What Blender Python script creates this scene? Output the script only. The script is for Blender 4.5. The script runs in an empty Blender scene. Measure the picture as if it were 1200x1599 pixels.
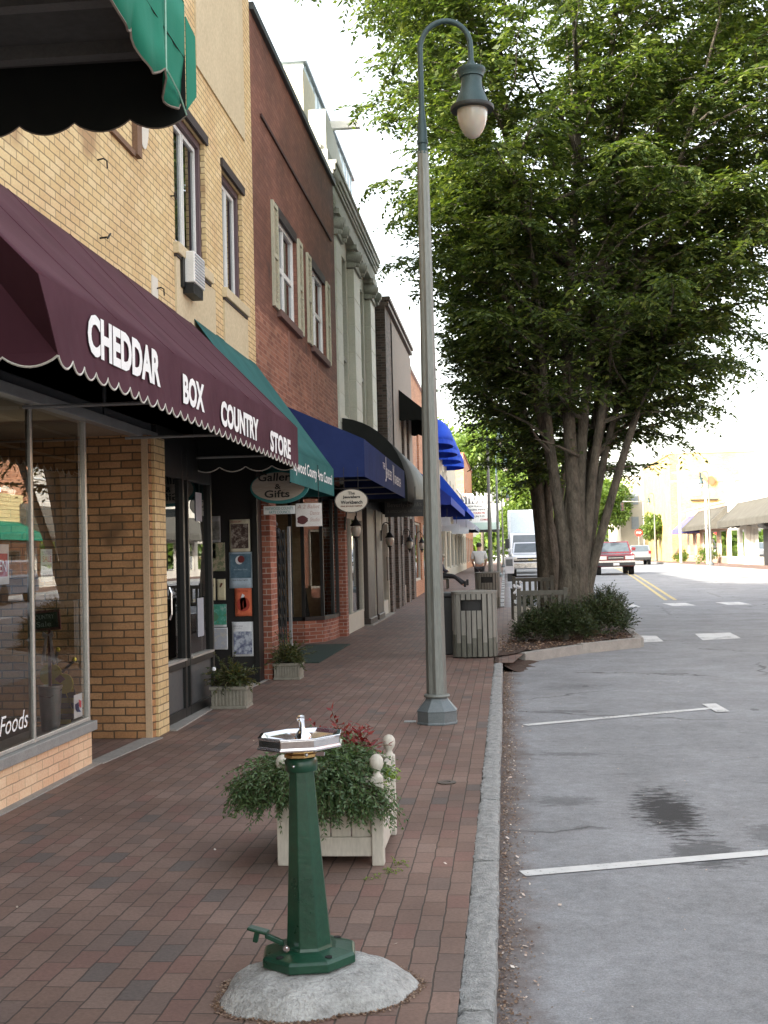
import bpy, bmesh, math, random
import numpy as np
from mathutils import Vector, Matrix, noise
R = math.radians
PI = math.pi
scene = bpy.context.scene
COL = scene.collection
rng = random.Random(7)

# ---------------------------------------------------------------- ground
def gz(y):
    t = min(max((y - 25.0) / 45.0, 0.0), 1.0)
    return 0.30 * t * t * (3 - 2 * t)

# ---------------------------------------------------------------- materials
MATS = {}
def new_mat(name):
    m = bpy.data.materials.new(name); m.use_nodes = True
    nt = m.node_tree; nt.nodes.clear()
    out = nt.nodes.new('ShaderNodeOutputMaterial')
    return m, nt, out
def N(nt, t, **kw):
    n = nt.nodes.new(t)
    for k, v in kw.items():
        if k == 'inp':
            for kk, vv in v.items(): n.inputs[kk].default_value = vv
        else: setattr(n, k, v)
    return n
def L(nt, a, b): nt.links.new(a, b)
def c4(c): return (c[0], c[1], c[2], 1.0)
def mth(nt, op, a=None, b=None, clamp=False):
    n = nt.nodes.new('ShaderNodeMath'); n.operation = op; n.use_clamp = clamp
    for i, v in enumerate((a, b)):
        if v is None: continue
        if isinstance(v, (int, float)): n.inputs[i].default_value = v
        else: nt.links.new(v, n.inputs[i])
    return n.outputs[0]
def mixc(nt, f, a, b, mode='MIX'):
    n = nt.nodes.new('ShaderNodeMix'); n.data_type = 'RGBA'; n.blend_type = mode
    for sock, v in ((n.inputs['Factor'], f), (n.inputs[6], a), (n.inputs[7], b)):
        if isinstance(v, (int, float)): sock.default_value = v
        elif isinstance(v, tuple): sock.default_value = c4(v)
        else: nt.links.new(v, sock)
    return n.outputs[2]
def ramp(nt, fac, stops, interp='LINEAR'):
    n = nt.nodes.new('ShaderNodeValToRGB'); cr = n.color_ramp; cr.interpolation = interp
    while len(cr.elements) > 1: cr.elements.remove(cr.elements[-1])
    cr.elements[0].position = stops[0][0]; cr.elements[0].color = c4(stops[0][1])
    for p, c in stops[1:]:
        e = cr.elements.new(p); e.color = c4(c)
    nt.links.new(fac, n.inputs[0]); return n.outputs[0]
def noise_n(nt, vec, scale, detail=4, rough=.6):
    n = nt.nodes.new('ShaderNodeTexNoise'); n.inputs['Scale'].default_value = scale
    n.inputs['Detail'].default_value = detail; n.inputs['Roughness'].default_value = rough
    if vec is not None: nt.links.new(vec, n.inputs['Vector'])
    return n.outputs['Fac']
def pos(nt):
    return nt.nodes.new('ShaderNodeNewGeometry').outputs['Position']
def principled(nt, out, **kw):
    p = nt.nodes.new('ShaderNodeBsdfPrincipled')
    for k, v in kw.items():
        if isinstance(v, (int, float)): p.inputs[k].default_value = v
        elif isinstance(v, tuple): p.inputs[k].default_value = c4(v)
        else: nt.links.new(v, p.inputs[k])
    nt.links.new(p.outputs[0], out.inputs[0]); return p
def bump(nt, p, h, strength=.3, dist=.01):
    b = nt.nodes.new('ShaderNodeBump'); b.inputs['Strength'].default_value = strength
    b.inputs['Distance'].default_value = dist
    nt.links.new(h, b.inputs['Height']); nt.links.new(b.outputs[0], p.inputs['Normal'])

def M(name, c1, c2=None, rough=.6, metal=0., scale=6., bmp=.15, bdist=.004, fine=None, stretch=None, trans=0., spec=.5):
    if name in MATS: return MATS[name]
    m, nt, out = new_mat(name)
    if c2 is None: c2 = tuple(min(1, x * 1.25 + .004) for x in c1); c1 = tuple(x * .82 for x in c1)
    tc = nt.nodes.new('ShaderNodeTexCoord').outputs['Object']
    if stretch:
        mp = nt.nodes.new('ShaderNodeMapping'); L(nt, tc, mp.inputs[0]); mp.inputs['Scale'].default_value = stretch; tc = mp.outputs[0]
    n1 = noise_n(nt, tc, scale, 6, .65)
    col = ramp(nt, n1, [(.3, c1), (.7, c2)])
    n2 = noise_n(nt, tc, fine or scale * 14, 3, .6)
    col = mixc(nt, .25, col, ramp(nt, n2, [(.3, tuple(x * .6 for x in c1)), (.7, tuple(min(1, x * 1.3) for x in c2))]))
    rr = mth(nt, 'ADD', mth(nt, 'MULTIPLY', n1, .25), rough - .12)
    p = principled(nt, out, **{'Base Color': col, 'Roughness': rr, 'Metallic': metal, 'Specular IOR Level': spec})
    if bmp: bump(nt, p, n2, bmp, bdist)
    MATS[name] = m; return m

def emit(name, col, s):
    m, nt, out = new_mat(name)
    e = N(nt, 'ShaderNodeEmission', inp={'Color': c4(col), 'Strength': s}); L(nt, e.outputs[0], out.inputs[0])
    return m

def brick(name, bw, bh, mortar, cols, mcol, floor=False, bstr=.5, dirt=.35, stag=.5, wob=.004, rough=.8, stain=None, edge=.0):
    m, nt, out = new_mat(name)
    g = nt.nodes.new('ShaderNodeNewGeometry')
    sp = N(nt, 'ShaderNodeSeparateXYZ'); L(nt, g.outputs['Position'], sp.inputs[0])
    nz = nt.nodes.new('ShaderNodeTexNoise'); nz.inputs['Scale'].default_value = 9.; nz.inputs['Detail'].default_value = 3.
    L(nt, g.outputs['Position'], nz.inputs['Vector'])
    s2 = N(nt, 'ShaderNodeSeparateXYZ'); L(nt, nz.outputs['Color'], s2.inputs[0])
    if floor: u, v = sp.outputs[1], sp.outputs[0]
    else:
        sn = N(nt, 'ShaderNodeSeparateXYZ'); L(nt, g.outputs['True Normal'], sn.inputs[0])
        f = mth(nt, 'GREATER_THAN', mth(nt, 'ABSOLUTE', sn.outputs[0]), .6)
        u = mth(nt, 'ADD', mth(nt, 'MULTIPLY', sp.outputs[1], f), mth(nt, 'MULTIPLY', sp.outputs[0], mth(nt, 'SUBTRACT', 1., f)))
        v = sp.outputs[2]
    u = mth(nt, 'ADD', u, mth(nt, 'MULTIPLY', mth(nt, 'SUBTRACT', s2.outputs[0], .5), wob * 2.5))
    v = mth(nt, 'ADD', v, mth(nt, 'MULTIPLY', mth(nt, 'SUBTRACT', s2.outputs[1], .5), wob * 2.5))
    vr = mth(nt, 'DIVIDE', v, bh); row = mth(nt, 'FLOOR', vr)
    if floor:   # running bond whose joints drift a little from row to row
        wr = N(nt, 'ShaderNodeTexWhiteNoise', noise_dimensions='1D'); L(nt, row, wr.inputs['W'])
        fu = mth(nt, 'ADD', mth(nt, 'DIVIDE', u, bw), mth(nt, 'ADD', mth(nt, 'MULTIPLY', row, stag), mth(nt, 'MULTIPLY', wr.outputs[0], .25)))
    else:
        fu = mth(nt, 'ADD', mth(nt, 'DIVIDE', u, bw), mth(nt, 'MULTIPLY', row, stag))
    colm = mth(nt, 'FLOOR', fu); fx = mth(nt, 'FRACT', fu); fy = mth(nt, 'FRACT', vr)
    cv = N(nt, 'ShaderNodeCombineXYZ'); L(nt, colm, cv.inputs[0]); L(nt, row, cv.inputs[1])
    wn = N(nt, 'ShaderNodeTexWhiteNoise', noise_dimensions='2D'); L(nt, cv.outputs[0], wn.inputs['Vector'])
    base = ramp(nt, wn.outputs[0], cols, 'CONSTANT')
    dx = mth(nt, 'MULTIPLY', mth(nt, 'MINIMUM', fx, mth(nt, 'SUBTRACT', 1., fx)), bw)
    dy = mth(nt, 'MULTIPLY', mth(nt, 'MINIMUM', fy, mth(nt, 'SUBTRACT', 1., fy)), bh)
    d = mth(nt, 'MINIMUM', dx, dy)
    mr = N(nt, 'ShaderNodeMapRange'); mr.inputs[1].default_value = mortar * .35; mr.inputs[2].default_value = mortar * .75
    L(nt, d, mr.inputs[0])
    nf = noise_n(nt, g.outputs['Position'], 60, 4, .7); nl = noise_n(nt, g.outputs['Position'], 1.1, 5, .6)
    base = mixc(nt, .35, base, ramp(nt, nf, [(.3, (.25, .25, .25)), (.7, (.8, .8, .8))]), 'OVERLAY')
    base = mixc(nt, dirt, base, ramp(nt, nl, [(.3, (.3, .3, .3)), (.7, (.72, .72, .72))]), 'OVERLAY')
    if stain:
        nst = noise_n(nt, g.outputs['Position'], stain[1], 3, .5)
        base = mixc(nt, ramp(nt, nst, [(stain[2], (0, 0, 0)), (stain[2] + .1, (1, 1, 1))]), base, stain[0])
    mvar = mixc(nt, .5, mcol, ramp(nt, nl, [(.35, tuple(x * .4 for x in mcol)), (.65, mcol)]))
    colr = mixc(nt, mr.outputs[0], mvar, base)
    rg = mth(nt, 'ADD', rough - .1, mth(nt, 'MULTIPLY', nl, .2))
    p = principled(nt, out, **{'Base Color': colr, 'Roughness': rg, 'Specular IOR Level': .35})
    h = mth(nt, 'ADD', mth(nt, 'MULTIPLY', mr.outputs[0], 1.), mth(nt, 'MULTIPLY', nf, .3))
    h = mth(nt, 'ADD', h, mth(nt, 'MULTIPLY', wn.outputs[0], .25))
    bump(nt, p, h, bstr, .006)
    MATS[name] = m; return m

def glassm(name, tint=(.75, .8, .78), ior=1.8, rough=.0, add=0.0):
    m, nt, out = new_mat(name)
    fr = N(nt, 'ShaderNodeFresnel'); fr.inputs['IOR'].default_value = ior
    t = N(nt, 'ShaderNodeBsdfTransparent'); t.inputs[0].default_value = c4(tint)
    gl = N(nt, 'ShaderNodeBsdfGlossy'); gl.inputs['Roughness'].default_value = rough
    gl.inputs['Color'].default_value = (.95, .97, 1, 1)
    mx = N(nt, 'ShaderNodeMixShader')
    L(nt, mth(nt, 'ADD', fr.outputs[0], add, True), mx.inputs[0]); L(nt, t.outputs[0], mx.inputs[1]); L(nt, gl.outputs[0], mx.inputs[2])
    L(nt, mx.outputs[0], out.inputs[0]); MATS[name] = m; return m

def leafm(name, c1, c2, c3, trl=.45):
    m, nt, out = new_mat(name)
    g = nt.nodes.new('ShaderNodeNewGeometry')
    nl = noise_n(nt, g.outputs['Position'], .9, 3, .6)
    a = mth(nt, 'ADD', mth(nt, 'MULTIPLY', g.outputs['Random Per Island'], .6), mth(nt, 'MULTIPLY', nl, .4))
    col = ramp(nt, a, [(.15, c1), (.5, c2), (.85, c3)])
    d = N(nt, 'ShaderNodeBsdfPrincipled'); L(nt, col, d.inputs['Base Color']); d.inputs['Roughness'].default_value = .45
    t = N(nt, 'ShaderNodeBsdfTranslucent'); L(nt, mixc(nt, 1., col, (1.15, 1.25, .45), 'MULTIPLY'), t.inputs[0])
    mx = N(nt, 'ShaderNodeMixShader'); mx.inputs[0].default_value = trl
    L(nt, d.outputs[0], mx.inputs[1]); L(nt, t.outputs[0], mx.inputs[2]); L(nt, mx.outputs[0], out.inputs[0])
    MATS[name] = m; return m

def cloth(name, c, c2=None, weave=True, fade=.3):
    m, nt, out = new_mat(name)
    tc = pos(nt)
    n1 = noise_n(nt, tc, 1.7, 4, .6); n2 = noise_n(nt, tc, 260, 2, .5)
    c2 = c2 or tuple(min(1, x * 1.35 + .004) for x in c)
    col = ramp(nt, n1, [(.3, c), (.7, c2)])
    p = principled(nt, out, **{'Base Color': col, 'Roughness': .85, 'Specular IOR Level': .2})
    h = mth(nt, 'ADD', mth(nt, 'MULTIPLY', n1, 3.), mth(nt, 'MULTIPLY', n2, .15))
    bump(nt, p, h, .35, .01)
    MATS[name] = m; return m

# ---------------------------------------------------------------- mesh builder
class MB:
    def __init__(s): s.v = []; s.f = []
    def add(s, vs, fs):
        o = len(s.v); s.v += [tuple(p) for p in vs]; s.f += [tuple(i + o for i in f) for f in fs]; return s
    def box(s, x0, x1, y0, y1, z0, z1):
        vs = [(x, y, z) for z in (z0, z1) for y in (y0, y1) for x in (x0, x1)]
        return s.add(vs, [(0, 2, 3, 1), (4, 5, 7, 6), (0, 1, 5, 4), (2, 6, 7, 3), (0, 4, 6, 2), (1, 3, 7, 5)])
    def quad(s, a, b, c, d): return s.add([a, b, c, d], [(0, 1, 2, 3)])
    def prism(s, pts, off):
        n = len(pts); off = Vector(off)
        vs = [tuple(p) for p in pts] + [tuple(Vector(p) + off) for p in pts]
        fs = [tuple(reversed(range(n))), tuple(range(n, 2 * n))] + [(i, (i + 1) % n, n + (i + 1) % n, n + i) for i in range(n)]
        return s.add(vs, fs)
    def tube(s, path, rad, n=8, cap=True, lob=None):
        P = [Vector(p) for p in path]; k = len(P)
        if not isinstance(rad, (list, tuple)): rad = [rad] * k
        vs = []; up = None
        for i, p in enumerate(P):
            t = (P[min(i + 1, k - 1)] - P[max(i - 1, 0)]).normalized()
            if up is None: up = Vector((0, 0, 1)) if abs(t.z) < .9 else Vector((1, 0, 0))
            a = t.cross(up)
            if a.length < 1e-4: a = t.cross(Vector((0, 1, 0)))
            a.normalize(); b = a.cross(t).normalized(); up = b
            for j in range(n):
                th = 2 * PI * j / n; r = rad[i] * (lob(i, th) if lob else 1)
                vs.append(p + a * (r * math.cos(th)) + b * (r * math.sin(th)))
        fs = []
        for i in range(k - 1):
            for j in range(n):
                fs.append((i * n + j, i * n + (j + 1) % n, (i + 1) * n + (j + 1) % n, (i + 1) * n + j))
        if cap: fs.append(tuple(reversed(range(n)))); fs.append(tuple((k - 1) * n + j for j in range(n)))
        return s.add(vs, fs)
    def lathe(s, prof, c=(0, 0, 0), n=16, rot=0., cap=True):
        vs = []; k = len(prof)
        for (r, z) in prof:
            for j in range(n):
                th = 2 * PI * j / n + rot
                vs.append((c[0] + r * math.cos(th), c[1] + r * math.sin(th), c[2] + z))
        fs = []
        for i in range(k - 1):
            for j in range(n):
                fs.append((i * n + j, i * n + (j + 1) % n, (i + 1) * n + (j + 1) % n, (i + 1) * n + j))
        if cap: fs.append(tuple(reversed(range(n)))); fs.append(tuple((k - 1) * n + j for j in range(n)))
        return s.add(vs, fs)
    def sphere(s, c, r, n=12, m=8, sc=(1, 1, 1)):
        vs = [(c[0], c[1], c[2] - r * sc[2])]
        for i in range(1, m):
            ph = -PI / 2 + PI * i / m
            for j in range(n):
                th = 2 * PI * j / n
                vs.append((c[0] + r * sc[0] * math.cos(ph) * math.cos(th), c[1] + r * sc[1] * math.cos(ph) * math.sin(th), c[2] + r * sc[2] * math.sin(ph)))
        vs.append((c[0], c[1], c[2] + r * sc[2]))
        fs = []
        for j in range(n): fs.append((0, 1 + (j + 1) % n, 1 + j))
        for i in range(m - 2):
            for j in range(n): fs.append((1 + i * n + j, 1 + i * n + (j + 1) % n, 1 + (i + 1) * n + (j + 1) % n, 1 + (i + 1) * n + j))
        t = len(vs) - 1
        for j in range(n): fs.append((t, 1 + (m - 2) * n + j, 1 + (m - 2) * n + (j + 1) % n))
        return s.add(vs, fs)
    def xf(s, mat):
        s.v = [tuple(mat @ Vector(p)) for p in s.v]; return s
    def mesh(s, name, origin=(0, 0, 0)):
        me = bpy.data.meshes.new(name)
        ox, oy, oz = origin
        me.from_pydata([(x - ox, y - oy, z - oz) for x, y, z in s.v], [], s.f)
        me.update(); return me

def fast_mesh(name, verts, quads, origin=(0, 0, 0)):
    me = bpy.data.meshes.new(name)
    v = np.asarray(verts, dtype=np.float32) - np.asarray(origin, dtype=np.float32)
    q = np.asarray(quads, dtype=np.int32)
    me.vertices.add(len(v)); me.vertices.foreach_set('co', v.ravel())
    me.loops.add(q.size); me.loops.foreach_set('vertex_index', q.ravel())
    me.polygons.add(len(q)); me.polygons.foreach_set('loop_start', np.arange(0, q.size, 4, dtype=np.int32))
    me.update(calc_edges=True); return me

ORIGIN = {}
def thing(name, label, cat, loc=(0, 0, 0), group=None, kind=None, rz=0.):
    o = bpy.data.objects.new(name, None); COL.objects.link(o); o.location = loc; o.rotation_euler = (0, 0, rz)
    o.empty_display_size = .1
    o['label'] = label; o['category'] = cat
    if group: o['group'] = group
    if kind: o['kind'] = kind
    ORIGIN[o.name] = tuple(loc) if rz == 0. else (0, 0, 0)
    return o
def root_of(o):
    while o.parent: o = o.parent
    return o
SPLIT = {'hanger', 'pipe_stain', 'end_valance', 'rod', 'cap_piece', 'stripes', 'bolt_hole', 'tip', 'antenna', 'corner_strip'}
def islands(mb):
    p = list(range(len(mb.v)))
    def find(a):
        while p[a] != a: p[a] = p[p[a]]; a = p[a]
        return a
    for f in mb.f:
        r0 = find(f[0])
        for i in f[1:]: p[find(i)] = r0
    gr = {}
    for f in mb.f: gr.setdefault(find(f[0]), []).append(f)
    out = []
    for fs in gr.values():
        ids = sorted({i for f in fs for i in f}); mp = {i: k for k, i in enumerate(ids)}
        out.append(MB().add([mb.v[i] for i in ids], [tuple(mp[i] for i in f) for f in fs]))
    return out
def part(name, mb, mat, parent=None, **kw):
    if name in SPLIT and isinstance(mb, MB):
        o = None
        for m_ in islands(mb): o = part_(name, m_, mat, parent, **kw)
        return o
    return part_(name, mb, mat, parent, **kw)
def part_(name, mb, mat, parent=None, smooth=False, bev=0., label=None, solid=0., local=False, sub=0):
    org = (0, 0, 0)
    if parent is not None and not local: org = ORIGIN.get(root_of(parent).name, (0, 0, 0))
    me = mb.mesh(name, org) if isinstance(mb, MB) else mb
    o = bpy.data.objects.new(name, me); COL.objects.link(o)
    if parent is not None: o.parent = parent
    if mat: me.materials.append(mat)
    if smooth:
        me.shade_smooth(); me.set_sharp_from_angle(angle=R(38))
    if solid:
        s = o.modifiers.new('thick', 'SOLIDIFY'); s.thickness = solid; s.offset = 0
    if bev:
        b = o.modifiers.new('bevel', 'BEVEL'); b.width = bev; b.segments = 2; b.limit_method = 'ANGLE'; b.angle_limit = R(40)
    if sub:
        b = o.modifiers.new('sub', 'SUBSURF'); b.levels = sub; b.render_levels = sub
    if label: o['label'] = label
    return o
def solo(name, mb, mat, label, cat, group=None, origin=None, **kw):
    o = part(name, mb if not isinstance(mb, MB) else mb, mat, None, **kw)
    if origin is not None:
        me = o.data
        me.transform(Matrix.Translation(-Vector(origin))); o.location = origin
    o['label'] = label; o['category'] = cat
    if group: o['group'] = group
    return o
def structure(name, mb, mat, **kw):
    o = part(name, mb, mat, None, **kw); o['kind'] = 'structure'; o['label'] = kw.get('label') or LBL.get(name, name.replace('_', ' '))
    return o
LBL = {}
def copy_tree(o, parent=None):
    c = o.copy(); COL.objects.link(c); c.parent = parent
    for ch in list(o.children): copy_tree(ch, c)
    return c
def copy_thing(o, loc, rz=None, label=None):
    c = copy_tree(o); c.location = loc
    if rz is not None: c.rotation_euler = (0, 0, rz)
    if label: c['label'] = label
    return c

def text_mb(body, P, u, v, W, H, ext=.002, bold=0.0, name='lettering', shear=0.):
    cu = bpy.data.curves.new('t', 'FONT'); cu.body = body; cu.size = 1; cu.offset = bold; cu.shear = shear
    cu.resolution_u = 3
    ob = bpy.data.objects.new('t', cu); COL.objects.link(ob)
    dg = bpy.context.evaluated_depsgraph_get(); dg.update()
    me = bpy.data.meshes.new_from_object(ob.evaluated_get(dg))
    co = [vv.co.copy() for vv in me.vertices]; fs = [tuple(p.vertices) for p in me.polygons]
    COL.objects.unlink(ob); bpy.data.objects.remove(ob); bpy.data.curves.remove(cu); bpy.data.meshes.remove(me)
    x0 = min(c.x for c in co); x1 = max(c.x for c in co); y0 = min(c.y for c in co); y1 = max(c.y for c in co)
    P = Vector(P); u = Vector(u).normalized(); v = Vector(v).normalized(); n = u.cross(v)
    mb = MB()
    vs = [P + u * ((c.x - x0) / (x1 - x0) * W) + v * ((c.y - y0) / max(1e-5, (y1 - y0)) * H) + n * ext for c in co]
    mb.add(vs, fs); return mb
def text(body, P, u, v, W, H, mat, parent, **kw):
    return part('lettering', text_mb(body, P, u, v, W, H, **kw), mat, parent)

# ---------------------------------------------------------------- wall helpers (facade planes of constant X, facing sgn)
def wallX(x, y0, y1, z0, z1, holes=(), depth=.16, sgn=1):
    mb = MB()
    ys = sorted(set([y0, y1] + [h[0] for h in holes] + [h[1] for h in holes]))
    zs = sorted(set([z0, z1] + [h[2] for h in holes] + [h[3] for h in holes]))
    for a, b in zip(ys, ys[1:]):
        for c, d in zip(zs, zs[1:]):
            if any(h[0] <= a and b <= h[1] and h[2] <= c and d <= h[3] for h in holes): continue
            q = [(x, a, c), (x, b, c), (x, b, d), (x, a, d)]
            mb.quad(*(q if sgn > 0 else q[::-1]))
    xi = x - sgn * depth
    for (a, b, c, d) in holes:
        mb.quad((x, a, c), (x, a, d), (xi, a, d), (xi, a, c)); mb.quad((x, b, d), (x, b, c), (xi, b, c), (xi, b, d))
        mb.quad((x, a, d), (x, b, d), (xi, b, d), (xi, a, d)); mb.quad((x, b, c), (x, a, c), (xi, a, c), (xi, b, c))
    return mb
def block(mb, x0, x1, y0, y1, z0, z1, skip=''):   # box without chosen faces: letters x X y Y z Z
    F = {'x': [(x0, y1, z0), (x0, y0, z0), (x0, y0, z1), (x0, y1, z1)], 'X': [(x1, y0, z0), (x1, y1, z0), (x1, y1, z1), (x1, y0, z1)],
         'y': [(x0, y0, z0), (x1, y0, z0), (x1, y0, z1), (x0, y0, z1)], 'Y': [(x1, y1, z0), (x0, y1, z0), (x0, y1, z1), (x1, y1, z1)],
         'z': [(x0, y1, z0), (x1, y1, z0), (x1, y0, z0), (x0, y0, z0)], 'Z': [(x0, y0, z1), (x1, y0, z1), (x1, y1, z1), (x0, y1, z1)]}
    for k, q in F.items():
        if k not in skip: mb.quad(*q)
    return mb
def windowX(parent, x, a, b, c, d, fm, gm, cols=1, rows=1, fw=.05, mw=.035, sgn=1, inner=None, thick=.06, sill=None, room=.0, roomm=None):
    """frame with bars in plane X=x, pane just behind; returns frame"""
    xf, xb = (x, x - thick) if sgn > 0 else (x + thick, x)
    f = MB()
    f.box(xb, xf, a, a + fw, c, d); f.box(xb, xf, b - fw, b, c, d); f.box(xb, xf, a + fw, b - fw, c, c + fw); f.box(xb, xf, a + fw, b - fw, d - fw, d)
    t = .006
    for i in range(1, cols):
        y = a + (b - a) * i / cols; f.box(xb + t, xf - t, y - mw / 2, y + mw / 2, c + fw, d - fw)
    for i in range(1, rows):
        z = c + (d - c) * i / rows; f.box(xb + t * 2, xf - t * 2, a + fw, b - fw, z - mw / 2, z + mw / 2)
    fr = part('window', f, fm, parent, bev=.004)
    xm = (xf + xb) / 2
    p = MB().quad((xm, a + fw, c + fw), (xm, b - fw, c + fw), (xm, b - fw, d - fw), (xm, a + fw, d - fw))
    part('pane', p, gm, fr)
    if roomm:
        xr = xm - sgn * room
        q = MB(); block(q, min(xm - sgn * .02, xr), max(xm - sgn * .02, xr), a, b, c, d, skip='X' if sgn > 0 else 'x'); part('room_lining', q, roomm, parent)
    return fr

# ---------------------------------------------------------------- materials palette
pavers = brick('brick pavers', .203, .1015, .006,
    [(0, (.176, .112, .088)), (.18, (.186, .122, .098)), (.36, (.166, .107, .086)), (.54, (.200, .132, .106)), (.68, (.180, .104, .085)), (.80, (.158, .110, .092)), (.93, (.124, .100, .090)), (.96, (.206, .142, .116))],
    (.075, .058, .047), floor=True, bstr=.35, dirt=.5, wob=.006, rough=.72)
yellow_br = brick('buff glazed brick', .203, .0677, .009, [(0, (.63, .455, .235)), (.3, (.66, .485, .26)), (.6, (.61, .435, .22)), (.85, (.67, .50, .28))], (.27, .19, .105), dirt=.4, wob=.003, stain=((.42, .27, .14), 1.1, .64))
tan_br = brick('tan brick', .203, .0677, .011, [(0, (.40, .205, .095)), (.25, (.45, .24, .115)), (.5, (.36, .18, .08)), (.75, (.47, .255, .125))], (.13, .085, .05), dirt=.5, wob=.005, stain=((.22, .12, .06), 1.6, .62))
peach_br = brick('peach painted brick', .203, .0677, .007, [(0, (.72, .48, .31)), (.5, (.76, .52, .34)), (.8, (.70, .45, .28))], (.55, .38, .25), dirt=.3, bstr=.5)
red_br = brick('red brick', .203, .0677, .010, [(0, (.23, .075, .045)), (.3, (.28, .095, .058)), (.6, (.2, .062, .04)), (.85, (.32, .12, .075))], (.42, .33, .28), dirt=.5)
red_paint = brick('painted red brick', .203, .0677, .007, [(0, (.165, .072, .050)), (.3, (.182, .080, .055)), (.6, (.152, .066, .046)), (.9, (.195, .088, .062))], (.125, .055, .04), dirt=.75, stain=((.06, .035, .03), 1.3, .66))
red_old = brick('bare red brick', .203, .0677, .010, [(0, (.22, .085, .055)), (.3, (.27, .11, .07)), (.6, (.19, .07, .045)), (.9, (.30, .14, .09))], (.36, .23, .17), dirt=.6)
brown_br = brick('brown brick', .203, .0677, .012, [(0, (.085, .06, .05)), (.3, (.12, .085, .07)), (.6, (.065, .05, .043)), (.85, (.15, .105, .09))], (.17, .155, .14), dirt=.4)
orange_br = brick('orange brick', .203, .0677, .010, [(0, (.42, .18, .095)), (.4, (.48, .22, .12)), (.75, (.38, .155, .08))], (.5, .36, .26), dirt=.3)
cream_br = brick('cream yellow brick', .203, .0677, .010, [(0, (.50, .37, .14)), (.4, (.55, .42, .17)), (.75, (.45, .33, .12))], (.6, .5, .33), dirt=.5)
pale_br = brick('bleached brick', .203, .0677, .012, [(0, (.45, .36, .3)), (.4, (.52, .42, .34)), (.75, (.36, .28, .24))], (.45, .42, .38), dirt=.3)
stucco = M('beige stucco', (.50, .41, .26), (.60, .50, .33), .85, scale=2., bmp=.3)
terra = M('pale glazed terracotta', (.50, .51, .44), (.62, .62, .54), .6, scale=3., bmp=.2)
terra_d = M('weathered terracotta', (.27, .28, .245), (.40, .40, .35), .7, scale=2.2, bmp=.3)
white_st = M('white stucco', (.50, .47, .42), (.60, .57, .51), .85, scale=1., bmp=.2)
cream_st = M('cream painted wall', (.48, .43, .33), (.56, .50, .40), .85, scale=1., bmp=.2)
bluemetal = M('pale blue metal siding', (.50, .60, .66), (.60, .69, .74), .5, scale=1.2, bmp=.05)
tan_st = M('tan smooth render', (.20, .165, .14), (.25, .205, .175), .85, scale=1.5, bmp=.2)
dark_al = M('dark bronze aluminium', (.018, .018, .018), (.03, .03, .029), .4, .4, scale=3., bmp=.03)
black_wall = M('black painted board', (.012, .011, .011), (.02, .018, .018), .5, scale=3., bmp=.08)
dark_panel = M('charcoal fascia panel', (.05, .052, .055), (.075, .078, .08), .5, scale=2., bmp=.04)
silver_al = M('satin aluminium', (.52, .50, .46), (.64, .62, .58), .35, .6, scale=5., bmp=.03)
grey_sill = M('weathered metal sill', (.26, .265, .26), (.36, .365, .36), .55, .4, scale=7., bmp=.1)
concrete = M('old concrete', (.24, .225, .205), (.36, .34, .31), .9, scale=5., bmp=.5, bdist=.006)
concrete_w = M('pale concrete', (.17, .168, .16), (.50, .50, .485), .9, scale=11., bmp=1., bdist=.012, fine=70)
granite = M('granite', (.15, .155, .155), (.43, .43, .42), .85, scale=22., bmp=1., bdist=.012, fine=110)
white_p = M('white painted frame', (.68, .68, .65), (.78, .78, .75), .5, scale=6., bmp=.05)
shutter_m = M('yellowed shutter paint', (.36, .345, .25), (.48, .46, .34), .7, scale=6., bmp=.25, stretch=(1, 1, .2))
purple_p = M('maroon painted frame', (.075, .045, .052), (.10, .062, .07), .6, scale=5., bmp=.05)
dark_rv = M('dark reveal paint', (.03, .022, .02), (.045, .032, .03), .7, scale=4.)
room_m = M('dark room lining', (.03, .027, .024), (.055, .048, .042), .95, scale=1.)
room_w = M('tan interior wall', (.18, .13, .075), (.26, .19, .11), .9, scale=1.)
green_paint = M('glossy green enamel', (.004, .032, .018), (.010, .062, .034), .3, scale=5., bmp=.25, bdist=.003, fine=60)
chrome = M('polished chrome', (.80, .80, .82), (.88, .88, .9), .10, 1., scale=4., bmp=0)
brass = M('worn brass', (.42, .28, .12), (.55, .38, .18), .4, 1., scale=20., bmp=.1)
lamp_green = M('lamp green paint', (.022, .048, .052), (.04, .075, .08), .5, .2, scale=8., bmp=.1)
pole_m = M('galvanised green grey pole', (.14, .15, .138), (.23, .24, .22), .5, .35, scale=9., bmp=.3, stretch=(1, 1, .12), fine=90)
pole_base = M('grey pole base', (.11, .135, .145), (.17, .195, .205), .5, .3, scale=9., bmp=.3)
wood_beige = M('beige painted wood', (.48, .44, .38), (.56, .52, .45), .6, scale=5., bmp=.15, stretch=(1, 1, .25))
old_wood = M('weathered grey wood', (.15, .145, .125), (.29, .28, .25), .9, scale=7., bmp=.6, stretch=(1, 1, .08), fine=120)
moss_wood = M('mossy stained wood', (.055, .06, .045), (.17, .165, .14), .9, scale=9., bmp=.6, stretch=(1, 1, .15), fine=120)
bench_wood = M('bench teak', (.06, .058, .048), (.12, .115, .095), .9, scale=9., bmp=.5, stretch=(1, .2, 1))
bin_black = M('black plastic', (.012, .014, .015), (.02, .022, .024), .5, scale=5.)
iron = M('black wrought iron', (.01, .01, .01), (.02, .02, .02), .5, .5, scale=10.)
gate_m = M('gate grey steel', (.035, .036, .037), (.07, .07, .07), .55, .4, scale=10., bmp=.1)
bark = M('tree bark', (.028, .024, .018), (.15, .13, .10), .95, scale=9., bmp=1., bdist=.035, stretch=(1, 1, .45), fine=30)
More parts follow.
